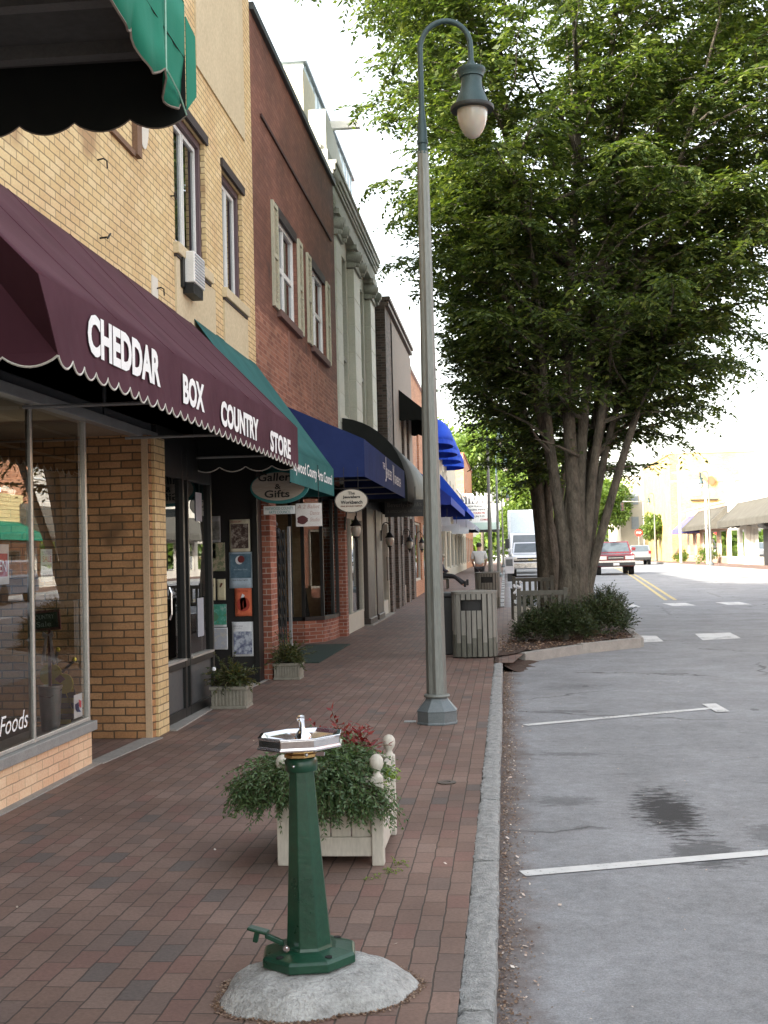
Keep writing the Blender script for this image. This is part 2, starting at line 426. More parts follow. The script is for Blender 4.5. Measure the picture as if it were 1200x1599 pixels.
bark_far = M('far tree bark', (.06, .05, .04), (.13, .11, .09), .95, scale=5., bmp=.5)
soil = M('bark mulch', (.05, .03, .022), (.12, .075, .055), .95, scale=25., bmp=1., bdist=.03, fine=120)
leaf1 = leafm('elm leaves', (.028, .048, .017), (.074, .112, .036), (.19, .225, .060), .48)
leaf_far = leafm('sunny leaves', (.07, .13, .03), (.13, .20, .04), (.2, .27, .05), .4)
leaf_shrub = leafm('holly leaves', (.018, .032, .012), (.034, .055, .018), (.062, .088, .026), .2)
leaf_jun = leafm('juniper needles', (.05, .095, .04), (.085, .145, .058), (.135, .20, .075), .25)
leaf_red = leafm('red coleus leaves', (.14, .012, .016), (.22, .02, .022), (.32, .05, .04), .3)
leaf_lime = leafm('lime leaves', (.16, .24, .04), (.22, .32, .06), (.28, .38, .08), .4)
leaf_pot = leafm('yellow tipped leaves', (.03, .05, .018), (.06, .085, .025), (.16, .13, .03), .25)
stone_pot = M('aged cast stone', (.19, .175, .14), (.31, .29, .24), .9, scale=12., bmp=.5)
maroon = cloth('maroon canvas', (.058, .018, .028), (.086, .032, .046))
teal = cloth('teal canvas', (.016, .085, .085), (.03, .13, .125))
navy = cloth('navy canvas', (.012, .022, .085), (.02, .034, .115))
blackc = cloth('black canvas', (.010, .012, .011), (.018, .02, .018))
greenc = cloth('green canvas', (.012, .16, .10), (.02, .22, .14))
blue_b = cloth('bright blue canvas', (.012, .05, .42), (.02, .08, .5))
blue_v = cloth('violet blue canvas', (.10, .10, .38), (.13, .13, .45))
greyc = cloth('warm grey canvas', (.075, .07, .06), (.10, .095, .082))
underc = cloth('awning underside', (.03, .032, .03), (.045, .046, .043))
piping = M('off white piping', (.50, .48, .42), (.62, .6, .54), .8, scale=10.)
letter_w = M('white lettering', (.80, .79, .78), (.88, .87, .86), .7, scale=10., bmp=0)
ink = M('black ink', (.02, .02, .02), (.03, .03, .03), .7, scale=10., bmp=0)
ink_grey = M('grey ink', (.25, .27, .32), (.32, .34, .4), .7, scale=10., bmp=0)
paper = M('paper', (.62, .62, .60), (.72, .72, .70), .8, scale=10., bmp=0)
cream_paper = M('cream paper', (.66, .60, .40), (.78, .70, .48), .8, scale=10., bmp=0)
def flat(name, c): return M(name, c, tuple(min(1, x * 1.15) for x in c), .75, scale=8., bmp=0)
gl_shop = glassm('shop window glass', (.90, .91, .88), 1.62, 0., .02)
gl_up = glassm('upper window glass', (.5, .55, .55), 2.0, .01, .02)
gl_dark = glassm('dark glass', (.35, .38, .38), 1.6, .01)
def globe_mat():
    m, nt, out = new_mat('frosted lamp globe')
    n1 = noise_n(nt, nt.nodes.new('ShaderNodeTexCoord').outputs['Object'], 4, 3, .5)
    principled(nt, out, **{'Base Color': ramp(nt, n1, [(.3, (.34, .31, .26)), (.7, (.48, .44, .38))]), 'Roughness': .25, 'Subsurface Weight': .3, 'Coat Weight': .4})
    return m
globe_m = globe_mat()

def asphalt_mat():
    m, nt, out = new_mat('asphalt')
    P = pos(nt)
    n1 = noise_n(nt, P, .35, 6, .65); n2 = noise_n(nt, P, 120, 4, .8); n3 = noise_n(nt, P, 3., 5, .7)
    col = ramp(nt, n1, [(.3, (.20, .205, .215)), (.7, (.265, .27, .282))])
    col = mixc(nt, .7, col, ramp(nt, n2, [(.28, (.22, .22, .22)), (.5, (.5, .5, .5)), (.72, (.8, .8, .8))]), 'OVERLAY')
    n5 = noise_n(nt, P, 14, 5, .75); n6 = noise_n(nt, P, 1.6, 5, .7)
    col = mixc(nt, .38, col, ramp(nt, n5, [(.3, (.28, .28, .28)), (.7, (.74, .74, .74))]), 'OVERLAY')
    col = mixc(nt, .40, col, ramp(nt, n6, [(.32, (.3, .29, .28)), (.68, (.70, .70, .71))]), 'OVERLAY')
    # long streaks across the parking bays, dark drips
    mp = N(nt, 'ShaderNodeMapping'); L(nt, P, mp.inputs[0]); mp.inputs['Scale'].default_value = (1.3, 4.5, 1)
    n4 = noise_n(nt, mp.outputs[0], 1.5, 5, .7)
    col = mixc(nt, ramp(nt, n4, [(.60, (0, 0, 0)), (.74, (.55, .55, .55))]), col, (.10, .098, .10))
    # oil stain with its own ragged outline
    sp = N(nt, 'ShaderNodeSeparateXYZ'); L(nt, P, sp.inputs[0])
    def blob(cx, cy, rx, ry, soft=.35, amp=.9, sc=9.):
        dx = mth(nt, 'DIVIDE', mth(nt, 'SUBTRACT', sp.outputs[0], cx), rx); dy = mth(nt, 'DIVIDE', mth(nt, 'SUBTRACT', sp.outputs[1], cy), ry)
        d = mth(nt, 'SQRT', mth(nt, 'ADD', mth(nt, 'MULTIPLY', dx, dx), mth(nt, 'MULTIPLY', dy, dy)))
        mp2 = N(nt, 'ShaderNodeMapping'); L(nt, P, mp2.inputs[0]); mp2.inputs['Scale'].default_value = (1, 2.2, 1)
        d = mth(nt, 'ADD', d, mth(nt, 'MULTIPLY', mth(nt, 'SUBTRACT', noise_n(nt, mp2.outputs[0], sc, 4, .7), .5), 2.6))
        mr = N(nt, 'ShaderNodeMapRange'); L(nt, d, mr.inputs[0]); mr.inputs[1].default_value = 1.; mr.inputs[2].default_value = 1 - soft
        mr.inputs[3].default_value = 0.; mr.inputs[4].default_value = amp
        return mr.outputs[0]
    for a in ((.98, 8.0, .24, .8, .5, 1.), (1.05, 6.9, .2, .35, .3, .6), (1.5, 7.3, .18, .35, .4, .45), (.35, 8.3, .25, .18, .4, .4), (.45, 10.2, .35, .12, .6, .45), (.55, 12.9, .5, .14, .6, .45), (.8, 15.2, .5, .5, .8, .3), (1.1, 4.3, .4, .25, .8, .2)):
        col = mixc(nt, blob(*a), col, (.032, .031, .033))
    nd = nt.nodes.new('ShaderNodeTexVoronoi'); nd.inputs['Scale'].default_value = 3.2; nd.inputs['Randomness'].default_value = 1.
    mp3 = N(nt, 'ShaderNodeMapping'); L(nt, P, mp3.inputs[0]); mp3.inputs['Scale'].default_value = (1, .55, 1); L(nt, mp3.outputs[0], nd.inputs['Vector'])
    sc_ = N(nt, 'ShaderNodeSeparateColor'); L(nt, nd.outputs['Color'], sc_.inputs[0])
    rr_ = mth(nt, 'MULTIPLY', mth(nt, 'POWER', sc_.outputs[0], 7.), .17)
    dd_ = mth(nt, 'ADD', nd.outputs['Distance'], mth(nt, 'MULTIPLY', mth(nt, 'SUBTRACT', n5, .5), .16))
    col = mixc(nt, mth(nt, 'MULTIPLY', mth(nt, 'LESS_THAN', dd_, rr_), .6), col, (.06, .058, .06))
    # brown grime beside the kerb
    mr = N(nt, 'ShaderNodeMapRange'); L(nt, mth(nt, 'ADD', sp.outputs[0], mth(nt, 'MULTIPLY', mth(nt, 'SUBTRACT', n3, .5), .55)), mr.inputs[0])
    mr.inputs[1].default_value = .16; mr.inputs[2].default_value = -.05
    col = mixc(nt, mth(nt, 'MULTIPLY', mr.outputs[0], .8), col, (.10, .065, .05))
    # cracks
    vo = N(nt, 'ShaderNodeTexVoronoi', feature='DISTANCE_TO_EDGE'); vo.inputs['Scale'].default_value = .33
    nw = nt.nodes.new('ShaderNodeTexNoise'); nw.inputs['Scale'].default_value = 2.5; nw.inputs['Detail'].default_value = 4; L(nt, P, nw.inputs['Vector'])
    L(nt, mixc(nt, .32, P, nw.outputs['Color']), vo.inputs['Vector'])
    ck = ramp(nt, vo.outputs[0], [(.0, (1, 1, 1)), (.006, (0, 0, 0))])
    ckm = mth(nt, 'MULTIPLY', ck, ramp(nt, noise_n(nt, P, .5, 2), [(.42, (0, 0, 0)), (.52, (.9, .9, .9))]))
    col = mixc(nt, ckm, col, (.06, .06, .06))
    p = principled(nt, out, **{'Base Color': col, 'Roughness': mth(nt, 'ADD', .72, mth(nt, 'MULTIPLY', n3, .2)), 'Specular IOR Level': .4})
    bump(nt, p, n2, .5, .006)
    return m
asphalt = asphalt_mat()
def paint_mat(name, c, wear=.45):
    m, nt, out = new_mat(name)
    P = pos(nt); n1 = noise_n(nt, P, 38, 6, .8); n2 = noise_n(nt, P, 3., 4, .7)
    a = mth(nt, 'ADD', mth(nt, 'MULTIPLY', n1, .6), mth(nt, 'MULTIPLY', n2, .4))
    col = mixc(nt, ramp(nt, n2, [(.3, (0, 0, 0)), (.7, (1, 1, 1))]), tuple(x * .72 for x in c), c)
    p = principled(nt, out, **{'Base Color': col, 'Roughness': .7})
    L(nt, ramp(nt, a, [(wear - .03, (0, 0, 0)), (wear + .03, (1, 1, 1))]), p.inputs['Alpha']); return m
wpaint = paint_mat('worn white road paint', (.68, .68, .67), .42)
ypaint = paint_mat('worn yellow road paint', (.60, .48, .20), .42)

# ================================================================ SETTING
def strip_sheet(x0, x1, y0, y1, z, dy=2.5, nx=1):
    mb = MB(); n = max(1, int((y1 - y0) / dy)); vs = []; fs = []
    for i in range(n + 1):
        y = y0 + (y1 - y0) * i / n
        for j in range(nx + 1): vs.append((x0 + (x1 - x0) * j / nx, y, z + gz(y)))
    for i in range(n):
        for j in range(nx):
            a = i * (nx + 1) + j; fs.append((a, a + 1, a + nx + 2, a + nx + 1))
    return mb.add(vs, fs)
LBL.update(ground='dark ground under the whole town', road='grey asphalt street with parking bays', sidewalk='red brick paver sidewalk under the awnings',
    far_sidewalk='brick sidewalk across the street', parking_line='white painted parking bay line')
g = strip_sheet(-300, 300, -60, 700, -.25, 20); structure('ground', g, concrete)
structure('road', strip_sheet(-.15, 13.9, -14, 240, -.13), asphalt)
structure('sidewalk', strip_sheet(-6.4, -.203, -14, 150, 0.), pavers)
structure('far_sidewalk', strip_sheet(13.6, 17.2, -14, 160, 0.), pavers)
bo = MB(); bo.quad((-.215, 17.2, .0), (.06, 17.2, .0), (.5, 21.0, .0), (-.215, 21.0, .0)); bo.quad((-.215, 21.0, .0), (.5, 21.0, .0), (.5, 34, .012), (-.215, 34, .012))
structure('sidewalk', bo, pavers, label='brick paving beside the tree bed')

# kerb stones (granite), rough
def stone_box(x0, x1, y0, y1, z0, z1, seed, amp=.009, ny=None):
    bm = bmesh.new()
    ny = ny or max(2, int((y1 - y0) / .028)); nx = 6; nzz = 5
    def P(i, j, k):
        x = x0 + (x1 - x0) * i / nx; y = y0 + (y1 - y0) * j / ny; z = z0 + (z1 - z0) * k / nzz
        ei = min(i, nx - i) == 0; ek = (k == nzz); ej = min(j, ny - j) == 0
        if ek and ei: z -= .008
        if ek and ej: z -= .006
        nv = noise.noise_vector(Vector((x * 14 + seed * 3.1, y * 14, z * 14))) * amp + noise.noise_vector(Vector((x * 50, y * 50 + seed, z * 50))) * amp * .35
        w = 1.6 if (ei and ek) else 1.
        return Vector((x, y, z + gz(y))) + nv * w
    ids = {}
    def V(i, j, k):
        if (i, j, k) not in ids: ids[(i, j, k)] = bm.verts.new(P(i, j, k))
        return ids[(i, j, k)]
    for j in range(ny):
        for i in range(nx): bm.faces.new((V(i, j, nzz), V(i + 1, j, nzz), V(i + 1, j + 1, nzz), V(i, j + 1, nzz)))
        for k in range(nzz):
            bm.faces.new((V(nx, j, k), V(nx, j + 1, k), V(nx, j + 1, k + 1), V(nx, j, k + 1)))
            bm.faces.new((V(0, j + 1, k), V(0, j, k), V(0, j, k + 1), V(0, j + 1, k + 1)))
    for i in range(nx):
        for k in range(nzz):
            bm.faces.new((V(i, 0, k), V(i + 1, 0, k), V(i + 1, 0, k + 1), V(i, 0, k + 1)))
            bm.faces.new((V(i + 1, ny, k), V(i, ny, k), V(i, ny, k + 1), V(i + 1, ny, k + 1)))
    mb = MB(); bm.verts.index_update()
    mb.add([v.co for v in bm.verts], [tuple(v.index for v in f.verts) for f in bm.faces]); bm.free(); return mb
ks = [-2.2, -.4, 1.35, 2.7, 4.2, 6.2, 7.7, 10.1, 12.6, 15.3, 17.15]
kb = MB()
for i, (a, b) in enumerate(zip(ks, ks[1:])):
    s_ = stone_box(-.203 + rng.uniform(-.004, .004), -.085 + rng.uniform(-.006, .006), a + .010, b - .008, -.2, .006 + rng.uniform(-.004, .004), i)
    kb.add(s_.v, s_.f)
structure('curb', kb, granite, smooth=True, label='rough granite kerb stones along the brick sidewalk')
kb2 = MB(); y = 34.0
while y < 130:
    kb2.box(-.203, -.085, y, y + 2.46, -.3 + gz(y), .004 + gz(y + 1.2)); y += 2.5
structure('curb', kb2, granite, label='kerb beyond the tree bed')
kb3 = MB(); y = -10.
while y < 150:
    kb3.box(13.45, 13.6, y, y + 2.96, -.3 + gz(y), .006 + gz(y + 1.5)); y += 3
structure('curb', kb3, granite, label='kerb across the street')

# moss and dirt in the joint by the kerb
def litter(n, fx, fy, fz, size, mat, name, label, seed=1, flatn=.5):
    r = np.random.RandomState(seed)
    x = fx(r, n); y = fy(r, n)
    z = np.array([fz(a, b) for a, b in zip(x, y)])
    th = r.uniform(0, 2 * PI, n); s = size * r.uniform(.5, 1.4, n); a = s * r.uniform(.4, 1., n)
    ux = np.cos(th) * s; uy = np.sin(th) * s; vx = -np.sin(th) * a; vy = np.cos(th) * a
    tz = r.uniform(-flatn, flatn, n) * s; tz2 = r.uniform(-flatn, flatn, n) * a
    c = np.stack([x, y, z + np.abs(tz) + np.abs(tz2)], 1)
    U = np.stack([ux, uy, tz], 1); Vv = np.stack([vx, vy, tz2], 1)
    verts = np.stack([c - U, c - Vv, c + U, c + Vv], 1).reshape(-1, 3)
    q = np.arange(n * 4).reshape(-1, 4)
    o = part(name, fast_mesh(name, verts, q), mat); o['kind'] = 'stuff'; o['label'] = label
    return o
lit_brown = leafm('dry leaf litter', (.10, .05, .03), (.20, .12, .075), (.42, .30, .22), .1)
lit_pale = leafm('pale petals', (.35, .28, .22), (.55, .42, .36), (.75, .68, .62), .1)
moss_m = leafm('moss', (.035, .04, .015), (.06, .07, .022), (.10, .105, .03), .1)
litter(7000, lambda r, n: -.075 + np.abs(r.normal(0, .06, n)), lambda r, n: r.uniform(2, 18.5, n), lambda a, b: -.128, .006, lit_brown, 'leaf_litter', 'brown leaf crumbs in the gutter', 2)
litter(420, lambda r, n: -.06 + np.abs(r.normal(0, .09, n)), lambda r, n: r.uniform(2.5, 18.5, n), lambda a, b: -.126, .009, lit_pale, 'fallen_petals', 'pale fallen petals in the gutter', 3)
litter(6000, lambda r, n: -.222 + r.normal(0, .007, n), lambda r, n: 2.5 + np.abs(r.normal(3, 3.4, n)), lambda a, b: -.006, .0035, moss_m, 'moss', 'moss and weeds in the joint by the kerb', 4)
litter(60, lambda r, n: r.uniform(-2.6, -.3, n), lambda r, n: r.uniform(3.2, 12, n), lambda a, b: .001, .008, lit_pale, 'fallen_petals', 'scattered pale petals on the brick sidewalk', 5)
litter(160, lambda r, n: r.uniform(0, 2.2, n), lambda r, n: r.uniform(4, 18, n), lambda a, b: -.128, .006, lit_pale, 'fallen_petals', 'scattered specks on the parking bay', 6)

# road markings
def mark(pts, mat, name='parking_line', label=None, z=-.125):
    mb = MB(); mb.add([(x, y, z + gz(y)) for x, y in pts], [tuple(range(len(pts)))]); return structure(name, mb, mat, label=label)
def lineq(x0, y0, x1, y1, w):
    d = Vector((x1 - x0, y1 - y0)).normalized(); n = Vector((-d.y, d.x)) * w / 2
    return [(x0 - n.x, y0 - n.y), (x1 - n.x, y1 - n.y), (x1 + n.x, y1 + n.y), (x0 + n.x, y0 + n.y)]
mark(lineq(.04, 6.44, 2.15, 7.14, .11), wpaint, label='nearest white parking line')
mark([(2.08, 6.85), (2.22, 6.86), (2.25, 7.5), (2.11, 7.48)], wpaint, label='white end of the nearest parking line')
mark(lineq(.14, 11.9, 2.12, 13.02, .12), wpaint, label='second white parking line')
mark([(2.04, 13.33), (2.19, 13.36), (2.22, 12.70), (2.08, 12.65)], wpaint, label='white T end of the second parking line', z=-.121)
mark([(3.49, 22.48), (4.23, 22.79), (4.31, 24.36), (3.61, 24.18)], wpaint, 'crosswalk_bar', 'second near crosswalk bar')
mark([(2.42, 22.2), (2.78, 22.33), (2.83, 23.83), (2.45, 23.95)], wpaint, 'crosswalk_bar', 'first near crosswalk bar beside the tree bed')
mark([(5.0, 23.0), (5.8, 23.3), (5.9, 24.9), (5.15, 24.7)], wpaint, 'crosswalk_bar', 'third near crosswalk bar')
for i, x in enumerate((3.0, 4.55, 6.08, 7.6, 9.1)):
    mark([(x + .1, 35.1), (x + .75, 35.0), (x + .68, 36.6), (x, 36.6)], wpaint, 'crosswalk_bar', 'far row crosswalk bar %s' % ('beside the tree', 'in the near lane', 'left of the yellow line', 'right of the yellow line', 'in the far lane')[i])
for off in (0, .28):
    mb = MB(); prev = None
    for i in range(34):
        y = 38.5 + i * 3.2; x = 4.98 + (y - 39.7) * .0595 + off
        if prev: mb.quad((prev[0] - .06, prev[1], -.124 + gz(prev[1])), (prev[0] + .06, prev[1], -.124 + gz(prev[1])), (x + .06, y, -.124 + gz(y)), (x - .06, y, -.124 + gz(y)))
        prev = (x, y)
    structure('center_line', mb, ypaint, label='yellow centre line of the street, %s of the pair' % ('left' if off == 0 else 'right'))
mark(lineq(2.3, 13.3, 2.2, 30, .02), wpaint, 'parking_line', 'faint seam line', z=-.129) if False else None

# tree bed
bed = [(-.17, 18.05), (1.05, 20.1), (2.15, 21.25), (2.25, 24.4), (2.62, 28.8), (2.62, 33.5), (.5, 33.5), (.5, 21.05), (-.05, 20.2)]
bm_ = bmesh.new(); vs = [bm_.verts.new((x, y, 0)) for x, y in bed]; f = bm_.faces.new(vs)
bmesh.ops.triangulate(bm_, faces=[f])
for _ in range(5):
    bmesh.ops.subdivide_edges(bm_, edges=[e for e in bm_.edges if e.calc_length() > .35], cuts=1, use_grid_fill=True)
    bmesh.ops.triangulate(bm_, faces=bm_.faces[:])
for v in bm_.verts:
    x, y = v.co.x, v.co.y
    v.co.z = .02 + gz(y) + .05 * noise.noise(Vector((x * 2, y * 2, 3))) + .02 * noise.noise(Vector((x * 9, y * 9, 3)))
bm_.verts.index_update(); smb = MB().add([v.co for v in bm_.verts], [tuple(v.index for v in f.verts) for f in bm_.faces]); bm_.free()
structure('tree_bed', smb, soil, smooth=True, label='mulch bed round the tree')
sp_ = MB(); vs = []; fs = []; nu, nv = 40, 40
for i in range(nu + 1):
    for j in range(nv + 1):
        u_, v_ = i / nu, j / nv
        x = -.20 + (.62 + .75 * v_) * u_; y = 17.15 + 1.95 * v_ + .35 * u_ * v_
        vs.append((x, y, .006 - .205 * min(1, max(0, (u_ * 1.15 - .1 * (1 - v_)))) ** .75 + .045 * u_ * noise.noise(Vector((x * 5, y * 5, 0))) + .015 * noise.noise(Vector((x * 17, y * 17, 0)))))
for i in range(nu):
    for j in range(nv): a = i * (nv + 1) + j; fs.append((a, a + nv + 1, a + nv + 2, a + 1))
structure('tree_bed', sp_.add(vs, fs), soil, smooth=True, label='mulch spilling past the end of the kerb')
bc = MB()
def curb_run(mb, p0, p1, w=.14, h=.03, seed=0):
    p0 = Vector(p0); p1 = Vector(p1); d = (p1 - p0); Ln = d.length; d.normalize(); n = Vector((d.y, -d.x))
    s = stone_box(0, w, 0, Ln, -.2, h, seed, .007)
    for i, v in enumerate(s.v):
        q = p0 + d * v[1] + n * v[0]; s.v[i] = (q.x, q.y, v[2] - gz(v[1]) + gz(q.y))
    mb.add(s.v, s.f)
curb_run(bc, (.14, 18.7), (1.08, 20.1), h=.02, seed=4); curb_run(bc, (1.10, 20.13), (2.15, 21.2), h=.035, seed=5)
curb_run(bc, (2.17, 21.24), (2.24, 24.4), seed=6); curb_run(bc, (2.24, 24.43), (2.6, 28.8), seed=7); curb_run(bc, (2.6, 28.82), (2.6, 33.6), seed=8)
structure('curb', bc, concrete, smooth=True, label='worn kerb round the tree bed')
litter(3500, lambda r, n: r.uniform(-.15, 2.3, n), lambda r, n: r.uniform(18.4, 22.5, n), lambda a, b: .03 if b > 18.35 + max(0, a + .1) * 1.32 else -.19, .014, lit_brown, 'leaf_litter', 'dry leaves on the mulch bed', 8, .7)

# ================================================================ LEFT BUILDINGS
FX = -3.2
# ---- A: buff brick building -----------------------------------------------
A = thing('brick_building', 'buff brick shop building with maroon framed upper windows, nearest on the left', 'building', (FX, 9, 0))
w1 = (11.8, 13.08, 4.72, 6.15); w2 = (13.9, 15.0, 4.72, 6.15)
hole0 = (9.75, 10.6, 5.3, 6.6)
wa = wallX(FX, -3, 15.7, 3.22, 11.2, [w1, w2], .2)
block(wa, -16, FX, -3, 15.7, 3.22, 11.2, skip='Xz')
part('wall', wa, yellow_br, A)
part('panel', MB().box(FX, FX + .02, 12.75, 15.2, 6.9, 10.9), stucco, A)
part('panel', MB().box(FX, FX + .02, 11.75, 13.4, 3.6, 4.58), stucco, A)
part('panel', MB().box(FX, FX + .02, 13.85, 15.15, 3.6, 4.58), stucco, A)
for k, (a, b, c, d) in enumerate((w1, w2)):
    part('lintel', MB().box(FX - .01, FX + .03, a - .05, b + .08, d, d + .1), dark_rv, A)
    fr = windowX(A, FX - .05, a, b, c, d, purple_p, gl_up, 1, 1, .075, thick=.12)
    fi = MB(); xa, xb = FX - .13, FX - .09
    for (p, q) in ((a + .078, a + (b - a) * .5), (a + (b - a) * .5 + .02, b - .078)):
        fi.box(xa, xb, p, p + .045, c + .08, d - .08); fi.box(xa, xb, q - .045, q, c + .08, d - .08)
        fi.box(xa, xb, p + .045, q - .045, c + .08, c + .125); fi.box(xa, xb, p + .045, q - .045, d - .125, d - .08)
    part('sash', fi, white_p, fr)
    part('room_lining', block(MB(), FX - 1.2, FX - .2, a - .3, b + .3, c - .2, d + .2, skip='X'), room_m, A)
    cu = MB(); n = 14
    for i in range(n):
        y0 = a + (b - a) * i / n; y1 = a + (b - a) * (i + 1) / n; o0 = .02 * math.sin(i * 1.9); o1 = .02 * math.sin((i + 1) * 1.9)
        cu.quad((FX - .26 + o0, y0, c), (FX - .26 + o1, y1, c), (FX - .26 + o1, y1, d), (FX - .26 + o0, y0, d))
    part('curtain', cu, M('grey net curtain', (.16, .165, .165), (.23, .235, .235), .9), A)
    part('sill', MB().box(FX - .05, FX + .06, a - .08, b + .1, c - .12, c - .005), stucco, A, bev=.008)
    part('painted_sill_shade', MB().box(FX + .0, FX + .035, a - .06, b + .08, c - .15, c - .12), dark_rv, A)  # solid dark strip, paints the shade below the sill
# shop front of A
part('fascia', wallX(FX, -3, 12.93, 2.72, 3.22, (), .1).box(FX, FX + .012, 9.5, 9.56, 2.74, 3.2).box(FX, FX + .014, 6.4, 6.46, 2.74, 3.2), dark_panel, A)
part('channel', MB().box(FX - .04, FX + .05, -3, 10.9, 2.64, 2.72), grey_sill, A, bev=.006)
part('soffit', MB().box(-6.4, FX, -3, 15.7, 2.80, 3.2).box(-6.4, FX - .04, -3, 10.9, 2.66, 2.8), M('tan soffit', (.26, .2, .14), (.33, .26, .19), .8), A)
part('bulkhead', MB().box(FX - .25, FX, 3.5, 9.12, -.1, .262), peach_br, A)
part('sill', MB().box(FX - .3, FX + .035, 3.5, 9.16, .262, .335), grey_sill, A, bev=.006)
wf = MB()
for y in (3.52, 5.9, 8.02, 9.10):
    wf.box(FX - .045, FX - .005, y - .016, y + .016, .335, 2.64)
wf.box(FX - .045, FX - .008, 3.52, 9.1, .337, .365)
wf.box(-4.6, FX - .05, 9.08, 9.12, .335, .37); wf.box(-4.62, -4.57, 9.075, 9.125, .335, 2.64)
sw = part('shop_window', wf, silver_al, A, bev=.004)
part('trim', MB().box(FX - .055, FX - .02, 9.125, 9.155, .335, 2.64).box(FX - .05, FX - .008, 8.038, 8.05, .38, 2.6), dark_al, sw)
ang = R(.85)
def glassrot(y0, y1):
    ym = 8.2
    return MB().quad((FX - .02 - math.tan(ang) * (y0 - ym), y0, .37), (FX - .02 - math.tan(ang) * (y1 - ym), y1, .37), (FX - .02 - math.tan(ang) * (y1 - ym), y1, 2.64), (FX - .02 - math.tan(ang) * (y0 - ym), y0, 2.64))
part('pane', glassrot(5.93, 8.0), gl_shop, sw); part('pane', glassrot(8.05, 9.08), gl_shop, sw); part('pane', glassrot(3.5, 5.87), gl_shop, sw)
part('side_pane', MB().quad((-4.57, 9.1, .37), (FX - .05, 9.1, .37), (FX - .05, 9.1, 2.64), (-4.57, 9.1, 2.64)), glassm('side glass', (.85, .87, .85), 1.3), sw)
part('display_floor', MB().box(-4.6, FX - .05, 3.5, 9.07, .20, .30), M('display floor boards', (.06, .05, .04), (.09, .075, .06), .8), A)
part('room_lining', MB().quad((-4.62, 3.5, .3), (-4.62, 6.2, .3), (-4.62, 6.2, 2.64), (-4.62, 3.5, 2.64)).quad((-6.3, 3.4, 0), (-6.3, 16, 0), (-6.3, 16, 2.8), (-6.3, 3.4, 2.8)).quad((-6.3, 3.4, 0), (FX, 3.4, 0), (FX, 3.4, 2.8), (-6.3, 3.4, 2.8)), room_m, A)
# pier between the doorway and the neighbouring shop
pr = MB(); pr.prism([(-6.3, 10.42, -.1), (-3.16, 10.42, -.1), (-3.10, 10.47, -.1), (-3.10, 10.84, -.1), (-6.3, 10.84, -.1)], (0, 0, 2.76))
part('brick_pier', pr, tan_br, A)
part('brick_pier', MB().box(-3.12, -3.075, 10.5, 10.838, -.1, 2.65), yellow_br, A, label='lighter buff brick face of the pier, its paleness partly painted light')  # paler brick on the street side; part of its paleness is painted light
part('corner_bead', MB().box(-3.165, -3.108, 10.412, 10.425, -.1, 2.65), M('pale corner brick', (.55, .38, .24), (.62, .44, .28), .8), A)
th = MB().box(-6.2, -2.98, 9.2, 9.3, -.05, .008); th = MB().prism([(-3.26, 9.14, -.05), (-3.12, 9.14, -.05), (-3.02, 10.44, -.05), (-3.2, 10.42, -.05)], (0, 0, .058))
part('threshold', th, concrete, A)
part('threshold', MB().prism([(-3.3, 10.88, -.05), (-3.01, 10.84, -.05), (-3.07, 13.05, -.05), (-3.4, 13.05, -.05)], (0, 0, .062)), concrete, A)
part('threshold', MB().box(FX - .1, FX + .06, 3.5, 9.14, -.05, .01), concrete, A)
# dark aluminium shopfront 10.84 - 12.93
X1 = -3.15
df = MB()
for y, w in ((10.87, .05), (11.75, .06), (11.92, .04), (12.88, .055)):
    df.box(X1 - .08, X1, y - w / 2, y + w / 2, .0, 2.66)
df.box(X1 - .08, X1 - .002, 10.86, 12.9, .0, .10); df.box(X1 - .08, X1 - .003, 10.86, 12.9, .50, .57); df.box(X1 - .08, X1 - .003, 10.86, 12.9, 2.35, 2.80)
sf = part('shop_window', df, dark_al, A, bev=.004)
part('kick_panel', MB().box(X1 - .06, X1 - .03, 10.9, 12.86, .1, .5), dark_panel, sf)
part('trim', MB().box(X1 - .07, X1 + .012, 10.88, 11.74, .563, .585).box(X1 - .07, X1 + .012, 11.95, 12.86, .563, .585), silver_al, sf)
part('pane', MB().quad((X1 - .04, 10.89, .57), (X1 - .04, 12.86, .57), (X1 - .04, 12.86, 2.35), (X1 - .04, 10.89, 2.35)), gl_dark, sf)
part('handle', MB().tube([(X1 + .05, 11.0, 1.0), (X1 + .07, 11.0, 1.05), (X1 + .07, 11.0, 1.25), (X1 + .05, 11.0, 1.3)], .01, 6), chrome, sf)
# recess with the poster wall
part('poster_wall', MB().box(-6.3, -3.09, 15.0, 15.28, -.05, 2.8), black_wall, A)
part('post', MB().box(-3.14, -3.08, 14.95, 15.0, 0, 2.8), dark_al, A)
part('recess_wall', MB().box(-6.3, -3.3, 12.93, 12.99, 0, 2.8), black_wall, A)
part('threshold', MB().prism([(-3.3, 13.05, -.05), (-3.09, 13.05, -.05), (-3.04, 15.4, -.05), (-3.3, 15.4, -.05)], (0, 0, .06)), concrete, A)
